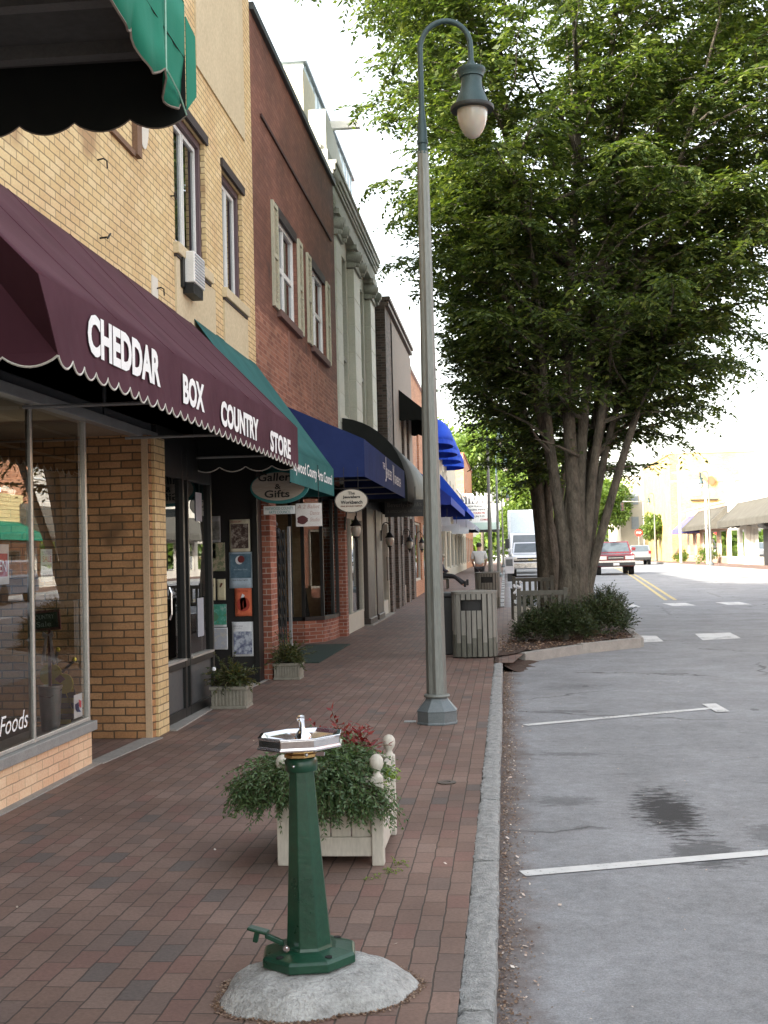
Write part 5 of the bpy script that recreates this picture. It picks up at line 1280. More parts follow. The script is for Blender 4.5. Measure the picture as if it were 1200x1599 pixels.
tr = MB().box(-.038, .038, -.022, .022, -.006, .006); tr.box(-.012, .006, -.01, .01, -.045, -.004)
tr.xf(Matrix.Translation((fx - .172, fy - .062, z0 + .128)) @ Matrix.Rotation(R(14), 4, 'Y') @ Matrix.Rotation(R(-6), 4, 'Z'))
part('pedal', tr, green_paint, ft, bev=.004)
part('pivot_bolt', MB().tube([(fx - .068, fy - .085, z0 + .066), (fx - .068, fy - .068, z0 + .066)], .012, 12).tube([(fx - .068, fy - .089, z0 + .066), (fx - .068, fy - .084, z0 + .066)], .005, 8), chrome, ft)

ft.rotation_euler = (0, R(-1.3), 0)
# ================================================================ WOOD PLANTER
def planter(loc, label, w, d, h, post_h, finials=True, boards=4):
    t = thing('planter_box', label, 'planter', loc)
    x0, y0, zb = loc[0] - w / 2, loc[1] - d / 2, loc[2]
    x1, y1 = x0 + w, y0 + d; p = .062
    for (a, b) in ((x0, y0), (x1 - p, y0), (x0, y1 - p), (x1 - p, y1 - p)):
        q = part('post', MB().box(a, a + p, b, b + p, zb + .0, zb + post_h), wood_beige, t, bev=.006)
        if finials:
            c = (a + p / 2, b + p / 2, zb + post_h)
            part('finial', MB().lathe([(.028, 0), (.02, .012), (.017, .022), (.020, .03), (.031, .045), (.036, .065), (.033, .088), (.022, .104), (.008, .111), (.001, .112)], c, 16), wood_beige, q, smooth=True)
    e = .012
    for (xa, xb, ya, yb, ax) in ((x0 + p, x1 - p, y0 + e, y0 + .04, 'x'), (x0 + p, x1 - p, y1 - .04, y1 - e, 'x'), (x0 + e, x0 + .04, y0 + p, y1 - p, 'y'), (x1 - .04, x1 - e, y0 + p, y1 - p, 'y')):
        m = MB(); m.box(xa, xb, ya, yb, zb + .045, zb + .14); m.box(xa, xb, ya, yb, zb + h - .06, zb + h)
        i_ = .012
        if ax == 'x':
            n = boards
            for i in range(n):
                a = xa + (xb - xa) * i / n; b = xa + (xb - xa) * (i + 1) / n
                m.box(a + .003, b - .003, ya + i_, yb - .004, zb + .14, zb + h - .06)
        else: m.box(xa + i_, xb - i_, ya, yb, zb + .14, zb + h - .06)
        part('panel', m, wood_beige, t, bev=.004)
    part('soil', MB().box(x0 + .04, x1 - .04, y0 + .04, y1 - .04, zb + h - .12, zb + h - .05), soil, t)
    return t
px, py = -.915, 6.45
planter((px, py, 0), 'beige wooden planter box with ball finials behind the drinking fountain', .54, .72, .44, .44)

# foliage generators ---------------------------------------------------------
def leaf_quads(c, d, nrm, ln, wd):
    """arrays: centre-base c, direction d, normal nrm, length, width -> verts,quads"""
    d = d / np.linalg.norm(d, axis=1, keepdims=True)
    s = np.cross(d, nrm); s /= (np.linalg.norm(s, axis=1, keepdims=True) + 1e-9)
    ln = ln[:, None]; wd = wd[:, None]
    a = c; b = c + d * ln * .45 + s * wd * .5; e = c + d * ln; f = c + d * ln * .45 - s * wd * .5
    up = np.cross(s, d)
    e = e - up * ln * .12
    v = np.stack([a, b, e, f], 1).reshape(-1, 3)
    q = np.arange(len(v)).reshape(-1, 4); return v, q
def shoots(seed, n, origin_fn, length, nleaf, leafl, leafw, droop=.25, spread=.5, outward=None, stem_r=.0015):
    """n shoots starting from origin_fn(r)->(p,dir); returns leaf verts/quads and stem MB"""
    r = np.random.RandomState(seed); C = []; Dd = []; Nn = []; Ls = []; Ws = []; stems = MB()
    for i in range(n):
        p, d, L_ = origin_fn(r); d = np.array(d) / np.linalg.norm(d); p = np.array(p); path = [p.copy()]
        Lh = length * L_ * r.uniform(.7, 1.25); st = Lh / nleaf
        for k in range(nleaf):
            d = d + np.array([0, 0, -droop * st / Lh * 2.2]) + r.normal(0, .06, 3); d /= np.linalg.norm(d)
            p = p + d * st; path.append(p.copy())
            for s in (-1, 1):
                side = np.cross(d, [0, 0, 1.]); side /= np.linalg.norm(side) + 1e-6
                ld = d * (1 - spread) + side * s * spread + r.normal(0, .28, 3)
                C.append(p); Dd.append(ld); nn = np.array([0, 0, 1.]) + r.normal(0, .45, 3); Nn.append(nn)
                f = 1 - .45 * abs(k / nleaf - .4); Ls.append(leafl * f * r.uniform(.7, 1.3)); Ws.append(leafw * f * r.uniform(.7, 1.3))
        if stem_r: stems.tube([tuple(q) for q in path[::max(1, nleaf // 4)]], stem_r, 3, cap=False)
    v, q = leaf_quads(np.array(C), np.array(Dd), np.array(Nn), np.array(Ls), np.array(Ws))
    return v, q, stems
def foliage_thing(name, label, cat, loc, gens, stem_m, group=None):
    t = thing(name, label, cat, loc, group=group)
    for (v, q, st, m) in gens:
        part('foliage', fast_mesh('foliage', v, q, loc), m, t)
        if st and st.v: part('stems', st, stem_m, t)
    return t
stem_g = M('green brown stem', (.07, .06, .03), (.1, .09, .045), .8)
# juniper, two masses spilling over the planter: left one and right one
def jun_org(cx, cy, cz, rx, ry, ln_out, bias):
    def f(r):
        a = r.uniform(0, 2 * PI); rr = math.sqrt(r.uniform(0, 1))
        p = (cx + rx * rr * math.cos(a), cy + ry * rr * math.sin(a), cz + r.uniform(-.03, .08))
        d = np.array([math.cos(a) * rr * 1.2 + bias[0], math.sin(a) * rr * 1.2 + bias[1], r.uniform(.05, .75)])
        return p, d, r.uniform(.5, 1.15) * (1 + ln_out * rr)
    return f
g1 = shoots(21, 620, jun_org(-1.10, 6.25, .42, .12, .16, .6, (-.6, -.3)), .15, 9, .030, .012, droop=.45, spread=.5)
g1b = shoots(24, 420, jun_org(-1.23, 6.18, .36, .10, .12, .5, (-.5, -.3)), .12, 9, .030, .012, droop=.75, spread=.5)
foliage_thing('juniper_bush', 'juniper spilling over the left side of the beige planter', 'shrub', (-1.06, 6.25, .4), [(*g1, leaf_jun), (*g1b, leaf_jun)], stem_g)
g2 = shoots(22, 620, jun_org(-.90, 6.24, .44, .13, .16, .4, (-.05, -.4)), .14, 9, .030, .012, droop=.5, spread=.5)
g2b = shoots(25, 260, jun_org(-.88, 6.06, .35, .10, .05, .3, (.15, -.7)), .125, 9, .030, .012, droop=1.0, spread=.5)
g2c = shoots(27, 60, jun_org(-.74, 6.06, .33, .04, .03, .3, (.9, -.5)), .17, 9, .030, .012, droop=.7, spread=.5)
foliage_thing('juniper_bush', 'juniper hanging over the front of the beige planter', 'shrub', (-.8, 6.2, .4), [(*g2, leaf_jun), (*g2b, leaf_jun), (*g2c, leaf_jun)], stem_g)
g3 = shoots(23, 34, lambda r: ((-.88 + r.uniform(-.07, .10), 6.6 + r.uniform(-.1, .1), .46), (r.normal(0, .5), r.normal(0, .5), 1.2), r.uniform(.6, 1.1)), .2, 6, .055, .022, droop=.3, spread=.6)
foliage_thing('coleus_plant', 'dark red leafy plant at the back of the beige planter', 'plant', (-.87, 6.6, .45), [(*g3, leaf_red)], stem_g)
g4 = shoots(26, 16, lambda r: ((-.70 + r.uniform(-.03, .05), 6.35 + r.uniform(-.1, .1), .44), (.8, r.normal(0, .5), .5), r.uniform(.5, .9)), .13, 6, .028, .018, droop=.8, spread=.6)
foliage_thing('lime_creeper', 'lime green sprigs at the right edge of the beige planter', 'plant', (-.68, 6.35, .4), [(*g4, leaf_lime)], stem_g)
for i, (x, y) in enumerate(((-.585, 5.98), (-.665, 5.88), (-.57, 6.12))):
    gg = shoots(60 + i, 9, lambda r: ((x + r.normal(0, .012), y + r.normal(0, .012), 0), (r.normal(0, 1), r.normal(0, 1), .7), 1), .05, 4, .013, .008, droop=.4, spread=.6, stem_r=.0008)
    foliage_thing('weed', ('little weed on the bricks right of the planter', 'little weed at the planter foot', 'little weed beside the planter corner')[i], 'weed', (x, y, 0), [(*gg, leaf_lime)], stem_g)

# stone pots with shrubs
def stone_planter(loc, label, plab, seed, w=.40, h=.23):
    t = thing('stone_planter', label, 'planter', loc, group='cast stone planters by the shop doors')
    x, y, z = loc
    part('body', MB().prism([(x - w * .45, y - w * .38, z + .03), (x + w * .45, y - w * .38, z + .03), (x + w * .45, y + w * .38, z + .03), (x - w * .45, y + w * .38, z + .03)], (0, 0, h - .06)), stone_pot, t)
    part('rim', MB().box(x - w / 2, x + w / 2, y - w * .43, y + w * .43, z + h - .035, z + h).box(x - w * .48, x + w * .48, y - w * .42, y + w * .42, z, z + .03), stone_pot, t, bev=.006)
    fl = MB()
    for i in range(10): xx = x - w * .42 + i * w * .84 / 9; fl.box(xx - .009, xx + .009, y - w * .38 - .012, y - w * .38 + .01, z + .035, z + h - .04)
    for i in range(8): yy = y - w * .34 + i * w * .68 / 7; fl.box(x + w * .45 - .01, x + w * .45 + .012, yy - .009, yy + .009, z + .035, z + h - .04)
    part('flutes', fl, stone_pot, t, bev=.003)
    g = shoots(seed, 150, lambda r: ((x + r.normal(0, .05), y + r.normal(0, .05), z + h + r.uniform(0, .1)), (r.normal(.1, .75), r.normal(0, .75), r.uniform(.1, 1.1)), r.uniform(.5, 1.1)), .27, 10, .042, .02, droop=.35, spread=.5, stem_r=.003)
    foliage_thing('potted_shrub', plab, 'shrub', (x, y, z + h), [(*g, leaf_pot)], stem_g)
stone_planter((-2.89, 12.55, 0), 'fluted stone planter at the dark shop door', 'bushy shrub with yellowing tips in the nearer stone planter', 31)
stone_planter((-2.80, 15.4, 0), 'fluted stone planter at the folding gate', 'dark bushy shrub in the stone planter by the folding gate', 32, .36, .21)
solo('white_flower', MB().sphere((-3.02, 12.33, .42), .022, 8, 6), Kw, 'single white bloom on the nearer potted shrub', 'flower', smooth=True)

# ================================================================ STREET LAMP
def make_lamp(label):
    t = thing('street_lamp', label, 'street lamp', (0, 0, 0), group='gooseneck street lamps')
    part('base', MB().lathe([(.198, 0), (.198, .015), (.192, .02), (.192, .115), (.198, .12), (.188, .13), (.155, .165), (.118, .21), (.105, .235)], n=8, rot=R(22.5)), pole_base, t, bev=.006)
    part('ring', MB().lathe([(.10, .235), (.118, .24), (.122, .252), (.115, .264), (.098, .27)], n=24), pole_m, t, smooth=True)
    vs = []; ns = 32
    def prof(r, z):
        for j in range(ns):
            a = 2 * PI * j / ns; m = math.cos(8 * a / 2 * 2); rr = r * (1 - .13 * (0.5 - .5 * m) ** .7)
            vs.append((rr * math.cos(a), rr * math.sin(a), z))
    zz = [.27, .30, .34, .6, 1.2, 2., 3., 4., 4.9, 5.22, 5.29]
    for z in zz: prof(.094 - (.094 - .052) * (z - .27) / 5.02, z)
    fs = []
    for i in range(len(zz) - 1):
        for j in range(ns): fs.append((i * ns + j, i * ns + (j + 1) % ns, (i + 1) * ns + (j + 1) % ns, (i + 1) * ns + j))
    part('pole', MB().add(vs, fs), pole_m, t)
    part('sleeve', MB().lathe([(.05, 5.27), (.046, 5.29), (.044, 5.36), (.052, 5.37), (.052, 5.40), (.046, 5.41), (.046, 5.50), (.03, 5.66), (.027, 5.70)], n=20), lamp_green, t, smooth=True)
    path = [(0, 0, 5.6), (0, 0, 6.0), (0, 0, 6.26)]
    r = .235
    for i in range(1, 15): a = PI * i / 15; path.append((r - r * math.cos(a), 0, 6.26 + r * 1.08 * math.sin(a)))
    path += [(2 * r, 0, 6.24), (2 * r, 0, 6.10)]
    part('arm', MB().tube(path, .026, 12), lamp_green, t, smooth=True)
    c = (2 * r, 0, 6.08)
    hd = part('hood', MB().lathe([(.03, .04), (.045, .0), (.10, -.02), (.132, -.035), (.134, -.055), (.122, -.075), (.112, -.105), (.112, -.115), (.098, -.118), (.096, -.16), (.10, -.21), (.118, -.26), (.142, -.32), (.158, -.37), (.16, -.39), (.195, -.395)], c, 28), lamp_green, t, smooth=True)
    part('rim', MB().lathe([(.19, -.388), (.202, -.392), (.204, -.41), (.198, -.425), (.16, -.425)], c, 28), M('lamp rim black', (.012, .016, .016), (.02, .025, .025), .5), hd, smooth=True)
    part('globe', MB().lathe([(.142, -.405), (.142, -.45), (.136, -.51), (.120, -.57), (.094, -.625), (.062, -.665), (.028, -.686), (.004, -.692)], c, 28), globe_m, t, smooth=True)
    return t
lamp = make_lamp('tall gooseneck street lamp standing in the brick sidewalk in front')
lamp.location = (-.665, 11.2, 0)
for (x, y, rz, lab) in ((-.58, 46.5, 0, 'second gooseneck lamp down the sidewalk, its head hidden in leaves'), (-.37, 63, 0, 'third gooseneck lamp with its globe showing beside the box truck'), (-.2, 100, 0, 'small far gooseneck lamp beyond the third one'),
                        (14.1, 86, PI, 'gooseneck lamp across the street by the grey awning'), (14.2, 118, PI, 'farther gooseneck lamp across the street by the blue awning')):
    copy_thing(lamp, (x, y, gz(y)), rz, lab)
solo('ground_plate', MB().box(-.98, -.87, 11.25, 11.33, .001, .008), M('steel cover', (.3, .32, .33), (.42, .44, .45), .4, .7), 'small steel cover plate left of the lamp base', 'cover plate')
solo('valve_box', MB().lathe([(.028, .0), (.062, .0), (.066, .008), (.03, .009), (.028, .004)], (-.44, 8.28, .0), 12), M('rusted iron cover', (.09, .075, .065), (.16, .14, .12), .7, .3), 'small round utility cover in the bricks right of the planter', 'cover')

# ================================================================ TRASH CANS
def slat_can(label, rx=.315, ry=.27, h=.98):
    t = thing('trash_can', label, 'trash can', (0, 0, 0), group='slatted wooden trash cans')
    e = .62; K = 720; out = []
    for i in range(K + 1):
        a = 2 * PI * i / K; ca, sa = math.cos(a), math.sin(a)
        out.append(Vector((rx * math.copysign(abs(ca) ** e, ca), ry * math.copysign(abs(sa) ** e, sa), 0)))
    cum = [0.]
    for p_, q_ in zip(out, out[1:]): cum.append(cum[-1] + (q_ - p_).length)
    n = 26; m = MB(); m2 = MB(); rr_ = random.Random(4)
    def at_len(d_):
        d_ %= cum[-1]
        for i in range(K):
            if cum[i + 1] >= d_: return out[i].lerp(out[i + 1], (d_ - cum[i]) / (cum[i + 1] - cum[i] + 1e-9))
        return out[-1]
    pit = cum[-1] / n
    for i in range(n):
        A_, B_ = at_len(i * pit + pit * .10), at_len(i * pit + pit * .90)
        t_ = (B_ - A_).normalized(); nrm = Vector((t_.y, -t_.x, 0)) * (.02 + rr_.uniform(-.002, .003))
        def sl(mm, z0, z1): mm.prism([tuple(A_ + Vector((0, 0, z0))), tuple(B_ + Vector((0, 0, z0))), tuple(B_ + nrm + Vector((0, 0, z0))), tuple(A_ + nrm + Vector((0, 0, z0)))], (0, 0, z1 - z0))
        c_ = (A_ + B_) / 2; open_ = c_.y < 0 and abs(c_.x + .02) < .15
        zsp = .30 + .09 * math.sin(i * 2.3) + .05 * math.sin(i * 5.1); top = h - .035
        if open_: sl(m, zsp, .70); sl(m, .86, top)
        else: sl(m, zsp, top)
        sl(m2, .02, zsp)
    part('slats', m, old_wood, t); part('slats', m2, moss_wood, t, label='dark stained lower ends of the slats')
    lid = MB(); ring = []
    k = 40
    for i in range(k):
        a = 2 * PI * i / k
        ring.append((rx * math.copysign(abs(math.cos(a)) ** e, math.cos(a)), ry * math.copysign(abs(math.sin(a)) ** e, math.sin(a))))
    vs = []; 
    for (s, z) in ((1.08, h - .035), (1.1, h), (.80, h + .012), (.78, h - .03)): vs += [(x * s, y * s, z) for x, y in ring]
    fs = []
    for q in range(3):
        for i in range(k): fs.append((q * k + i, q * k + (i + 1) % k, (q + 1) * k + (i + 1) % k, (q + 1) * k + i))
    lid.add(vs, fs); part('top_ring', lid, old_wood, t, smooth=True)
    ln = MB(); vs = [(x * .84, y * .84, z) for z in (.03, h - .05) for x, y in ring]; fs = [(i, (i + 1) % k, k + (i + 1) % k, k + i) for i in range(k)]
    part('liner', ln.add(vs, fs + [tuple(range(k))]), M('dark grey liner', (.012, .012, .012), (.02, .02, .021), .6), t)
    return t
tc_ = slat_can('weathered slatted wooden trash can right of the lamp post'); tc_.location = (-.49, 18.25, 0)
copy_thing(tc_, (-.52, 33.5, gz(33.5)), 0.1, 'farther slatted wooden trash can in shadow behind the first')
bn = thing('bin', 'black plastic bin tucked behind the slatted trash can', 'bin', (-.93, 18.9, 0))
part('body', MB().prism([(-1.1, 18.65, 0), (-.72, 18.65, 0), (-.72, 19.1, 0), (-1.1, 19.1, 0)], (0, 0, .88)), bin_black, bn, bev=.02)
part('lid', MB().box(-1.12, -.70, 18.62, 19.12, .88, .95), bin_black, bn, bev=.02)

# ================================================================ BENCHES
def bench(label, L_=1.5):
    t = thing('park_bench', label, 'bench', (0, 0, 0), group='slatted wooden benches by the tree')
    # back toward -Y (seen from behind)
    for x in (0, L_ - .07):
        part('leg', MB().box(x, x + .07, 0, .07, 0, .92), bench_wood, t, bev=.005)
        part('leg', MB().box(x, x + .065, .45, .515, 0, .62), bench_wood, t, bev=.005)
        part('armrest', MB().box(x - .005, x + .07, .05, .55, .62, .655), bench_wood, t, bev=.005)
    b = MB().box(.07, L_ - .07, .01, .05, .80, .88).box(.07, L_ - .07, .01, .05, .45, .51)
    n = int(L_ / .125)
    for i in range(n):
        x = .10 + (L_ - .26) * i / (n - 1); b.box(x, x + .055, .018, .042, .51, .80)
    part('backrest', b, bench_wood, t, bev=.003)
    s = MB()
    for i in range(6): s.box(.0, L_, .07 + i * .078, .13 + i * .078, .43, .455)
    part('seat', s, bench_wood, t, bev=.003)
    return t
b1 = bench('weathered wooden bench seen from behind beside the holly shrubs', .86); b1.location = (.17, 21.0, 0)
copy_thing(b1, (.12, 25.6, .12), R(4), 'second wooden bench in shadow between the first bench and the tree')
p2 = planter((.38, 24.0, .0), 'pale planter box beside the bench', .5, .5, .48, .48, False)
g = shoots(41, 80, lambda r: ((.38 + r.normal(0, .1), 24.0 + r.normal(0, .1), .48), (r.normal(0, .5), r.normal(0, .5), 1), r.uniform(.5, 1)), .28, 8, .05, .02, droop=.3)
foliage_thing('planter_flowers', 'dark leafy plant in the pale planter by the bench', 'plant', (.38, 24, .48), [(*g, leaf_shrub)], stem_g)
wf_ = MB()
for i in range(26): wf_.sphere((.22 + rng.uniform(-.08, .06), 23.85 + rng.uniform(-.05, .05), .55 + rng.uniform(0, .42)), rng.uniform(.018, .03), 6, 4)
solo('white_flowers', wf_, Kw, 'tall spike of white flowers by the bench', 'flowers', smooth=True)

# ================================================================ TREES
STATS = []
def shape1(dx, dy, z):
    c = dx / (math.hypot(dx, dy) + 1e-6)
    left = env_interp(z, [(0, .62), (5, .62), (6.5, .68), (8.5, .78), (10.5, .84), (12, .86), (20, .86)]); right = env_interp(z, [(0, 1.), (4.6, 1.1), (5.6, 1.4), (8, 1.5), (20, 1.3)])
    if c < 0: return 1 + (left - 1) * min(1, -c * 1.4)
    return 1 + (right - 1) * min(1, c * 1.4)
def cull1(C):
    r = np.random.RandomState(3); x = C[:, 0] - 1.18; y = C[:, 1] - 22.4; z = C[:, 2]; u = r.rand(len(C))
    front = (y < .3) & (np.abs(x - .03 * z) < .55 + .22 * z)
    return ~((front & (z < 4.0) & (u < .93)) | (front & (z >= 4.0) & (z < 6.8) & (np.abs(x) < 1.1) & (u < .45)))
def shape2(dx, dy, z):
    return .75 if dx < 0 and z < 9 else 1.
def env_interp(z, tab):
    for (z0, r0), (z1, r1) in zip(tab, tab[1:]):
        if z0 <= z <= z1: return r0 + (r1 - r0) * (z - z0) / (z1 - z0)
    return 0.
def vase_tree(name, label, base, stems, env, seed, leaf_m, bark_m, nb=24, twig_step=.20, leafn=12, leafl=.10, leafw=.042, trunk=None, tw_n=4, shape=None, cull=None, group=None):
    r = np.random.RandomState(seed); bx, by, bz = base
    t = thing(name, label, 'tree', base, group=group)
    wood = MB(); thin = MB(); TP = []; TD = []; TL = []
    for (sx, sy, r0, ax, ay, ht) in stems:       # offset at base, radius, spread vector (m at top), height
        P = []; Rr = []; n = 26
        ph = r.uniform(0, 6.28)
        for i in range(n + 1):
            s = i / n; z = .2 + (ht - .2) * s
            out = s ** 1.55
            x = bx + sx * (1 + .3 * s) + ax * out + .10 * math.sin(3.2 * s * PI + ph) * s + .05 * math.sin(9 * s + ph)
            y = by + sy * (1 + .3 * s) + ay * out + .10 * math.cos(2.7 * s * PI + ph) * s
            P.append(Vector((x, y, bz + z))); Rr.append(max(.012, r0 * (1 - s) ** .8 * (1 + .25 * max(0, .12 - s) / .12)))
        wood.tube([tuple(p) for p in P], Rr, 12)
        # branches
        for k in range(nb):
            s = .22 + .78 * ((k + r.uniform(0, 1)) / nb); i = min(n - 1, int(s * n)); f = s * n - i
            p = P[i].lerp(P[i + 1], min(1, f)); z = p.z - bz
            if z < env[0][0] + .3: continue
            if cull is not None and z < 4.1 and p.y < by + .25 and r.rand() < .85: continue
            oa = math.atan2(p.y - by, p.x - bx) if (abs(p.x - bx) + abs(p.y - by)) > .15 else r.uniform(0, 6.28)
            a = oa + r.normal(0, .95); el = r.uniform(.15, .85)
            d = Vector((math.cos(a) * math.cos(el), math.sin(a) * math.cos(el), math.sin(el)))
            q = p.copy(); path = [q.copy()]; ll = 0; mx = r.uniform(1.6, 3.2); step = .2
            while ll < mx:
                d = (d + Vector((r.normal(0, .07), r.normal(0, .07), -.035 + r.normal(0, .04)))).normalized()
                q = q + d * step; ll += step
                rr = math.hypot(q.x - bx, q.y - by); e = env_interp(q.z - bz, env) * (shape(q.x - bx, q.y - by, q.z - bz) if shape else 1)
                if rr > e * (1 + .13 * math.sin(5 * math.atan2(q.y - by, q.x - bx) + q.z * 1.3)): break
                path.append(q.copy())
            if len(path) < 3: continue
            rb = min(Rr[i] * .6, .05) * (.5 + .5 * len(path) / 12)
            m_ = len(path)
            thin.tube([tuple(v) for v in path], [max(.004, rb * (1 - j / m_)) for j in range(m_)], 5, cap=False)
            for j in range(1, m_):
                nt = tw_n + (1 if r.rand() < .5 else 0)
                for _ in range(nt):
                    dd = (path[j] - path[j - 1]).normalized(); side = dd.cross(Vector((0, 0, 1)))
                    if side.length < .1: side = Vector((1, 0, 0))
                    side.normalize()
                    s_ = 1 if r.rand() < .5 else -1
                    td = (dd * r.uniform(.2, .9) + side * s_ * r.uniform(.5, 1.) + Vector((0, 0, r.normal(.0, .28)))).normalized()
                    TP.append(path[j].lerp(path[j - 1], r.uniform(0, 1))); TD.append(td); TL.append(r.uniform(.3, .62))
    if trunk: wood.tube(trunk[0], trunk[1], 28, lob=trunk[2])
    tr = part('trunk', wood, bark_m, t, smooth=True); part('branches', thin, bark_m, t, smooth=True)
    TP = np.array([tuple(v) for v in TP]); TD = np.array([tuple(v) for v in TD]); TL = np.array(TL)
    n = len(TP); K = leafn
    C = []; Dl = []; Nl = []
    for k in range(K):
        s = (k + .6) / K
        dp = TD.copy(); dp[:, 2] -= .45 * s; 
        c = TP + dp * (TL * s)[:, None]
        side = np.cross(TD, np.array([0, 0, 1.])); side /= np.linalg.norm(side, axis=1, keepdims=True) + 1e-6
        sg = 1 if k % 2 else -1
        ld = TD * .55 + side * sg * .8 + r.normal(0, .22, (n, 3)); ld[:, 2] -= .25
        nn = np.tile([0, 0, 1.], (n, 1)) + r.normal(0, .35, (n, 3))
        C.append(c); Dl.append(ld); Nl.append(nn)
    C = np.concatenate(C); Dl = np.concatenate(Dl); Nl = np.concatenate(Nl)
    keep = r.rand(len(C)) > .06
    if cull is not None: keep &= cull(C)
    C, Dl, Nl = C[keep], Dl[keep], Nl[keep]; m_ = len(C)
    v, q = leaf_quads(C, Dl, Nl, leafl * r.uniform(.7, 1.25, m_), leafw * r.uniform(.75, 1.25, m_))
    part('crown', fast_mesh('crown', v, q, base), leaf_m, t)
    STATS.append((name, 'leaves', m_, 'twigs', n))
    return t
T1 = (1.24, 22.6, 0.0)
env1 = [(2.6, 1.3), (3.4, 2.1), (4.4, 2.7), (5.6, 3.5), (7.0, 3.9), (8.6, 4.3), (10.5, 5.0), (12.5, 5.2), (14.2, 4.2), (15.6, 1.5)]
stems1 = [(-0.014, -0.128, 0.146, 0.35, -0.6, 13.5), (0.108, -0.056, 0.125, 1.2, -0.9, 13.0), (-0.137, -0.064, 0.12, -1.3, -1.0, 12.5), (0.122, 0.064, 0.099, 2.8, 0.3, 12.5), (-0.13, 0.08, 0.103, -2.5, 0.5, 12.8), (0.014, 0.144, 0.12, 0.4, 2.4, 13.2), (0.072, 0.016, 0.103, 3.2, -1.8, 12.0), (-0.072, 0.04, 0.103, -1.6, -2.6, 12.0), (-0.036, 0.096, 0.095, -2.0, 2.2, 12.0), (0.094, 0.104, 0.095, 1.9, 2.2, 12.0), (0.137, -0.024, 0.095, 4.4, -0.6, 9.5), (0.115, 0.064, 0.086, 4.0, 1.2, 11.0)]
def lob(i, th):
    return 1 + .10 * math.sin(5 * th + .6) + .06 * math.sin(9 * th + i * .25) + .03 * math.sin(16 * th + i)
trk = ([(T1[0], T1[1], -.15), (T1[0], T1[1], .05), (T1[0], T1[1], .35), (T1[0] + .01, T1[1], .8), (T1[0] + .02, T1[1], 1.3), (T1[0] + .03, T1[1], 1.9), (T1[0] + .04, T1[1], 2.5), (T1[0] + .05, T1[1], 3.0), (T1[0] + .05, T1[1], 3.6)], [.52, .40, .335, .30, .27, .24, .18, .10, .04], lob)
tree1 = vase_tree('street_tree', 'big many stemmed elm like street tree rising from the shrub bed', T1, stems1, env1, 5, leaf1, bark, nb=43, trunk=trk, leafn=14, tw_n=3, leafl=.128, leafw=.058, shape=shape1, cull=cull1)
T2 = (1.12, 30.5, .05)
env2 = [(2.8, 1.2), (3.6, 2.2), (5, 3.2), (7, 3.8), (9, 4.2), (11, 4.0), (12.5, 1.5)]
stems2 = [(-.13, -.1, .14, -1.6, -.4, 11.5), (.08, -.05, .12, -.5, -1.2, 11.5), (-.16, .1, .12, -2.2, .5, 11), (.1, .1, .11, 1.6, .6, 11), (0, .16, .12, .3, 1.8, 11)]
trk2 = ([(T2[0], T2[1], -.1), (T2[0], T2[1], .3), (T2[0] - .02, T2[1], 1.0), (T2[0] - .08, T2[1], 1.8), (T2[0] - .12, T2[1], 2.3)], [.40, .30, .27, .27, .18], lob)
vase_tree('street_tree', 'second street tree in shadow close behind the big one', T2, stems2, env2, 8, leaf1, bark, nb=30, trunk=trk2, leafn=10, leafl=.16, leafw=.075, tw_n=3, shape=shape2)

def blob_tree(label, x, y, h, rc, seed, leaf_m, n=9000, leafl=.35, leafw=.2, trunk_r=.2, zc=None, name='tree', group=None, zsc=.8):
    gb = gz(y); t = thing(name, label, 'tree', (x, y, gb), group=group); r = np.random.RandomState(seed)
    zc = zc or h - rc * zsc
    w = MB().tube([(x, y, gb - .1), (x + .05, y, gb + zc * .5), (x, y, gb + zc)], [trunk_r, trunk_r * .75, trunk_r * .5], 8)
    for i in range(7):
        a = r.uniform(0, 6.28); e = r.uniform(.4, 1.0)
        w.tube([(x, y, gb + zc * .55 + i * .1), (x + math.cos(a) * rc * .35, y + math.sin(a) * rc * .35, gb + zc * .8 + e), (x + math.cos(a) * rc * .7, y + math.sin(a) * rc * .7, gb + zc + e * rc * .4)], [trunk_r * .4, trunk_r * .25, .03], 5)
    part('trunk', w, bark_far, t)
    cl = []
    for i in range(46):
        d = r.normal(0, 1, 3); d /= np.linalg.norm(d); rr = rc * r.uniform(.35, .95)
        c = np.array([x, y, gb + zc]) + d * rr * np.array([1, 1, zsc]); cl.append((c, rc * r.uniform(.16, .32)))
    idx = r.randint(0, len(cl), n); c = np.array([cl[i][0] for i in idx]); rad = np.array([cl[i][1] for i in idx])
    d = r.normal(0, 1, (n, 3)); d /= np.linalg.norm(d, axis=1, keepdims=True)
    p = c + d * (rad * r.uniform(.5, 1.1, n))[:, None]
    v, q = leaf_quads(p, d + r.normal(0, .6, (n, 3)), np.tile([0, 0, 1.], (n, 1)) + r.normal(0, .5, (n, 3)), leafl * r.uniform(.6, 1.3, n), leafw * r.uniform(.6, 1.3, n))
    part('crown', fast_mesh('crown', v, q, (x, y, gb)), leaf_m, t); return t
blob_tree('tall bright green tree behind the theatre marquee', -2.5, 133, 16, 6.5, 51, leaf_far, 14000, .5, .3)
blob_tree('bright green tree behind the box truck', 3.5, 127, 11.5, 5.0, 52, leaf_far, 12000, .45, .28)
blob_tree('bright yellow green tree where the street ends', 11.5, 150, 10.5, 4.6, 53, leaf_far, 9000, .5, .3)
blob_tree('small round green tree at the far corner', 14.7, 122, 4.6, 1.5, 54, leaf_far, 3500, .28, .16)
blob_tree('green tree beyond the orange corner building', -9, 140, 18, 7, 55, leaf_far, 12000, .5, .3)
blob_tree('little clipped bush by the white shop wall', 15.4, 96, 1.3, .8, 56, leaf_far, 1500, .16, .09, .04, .6)
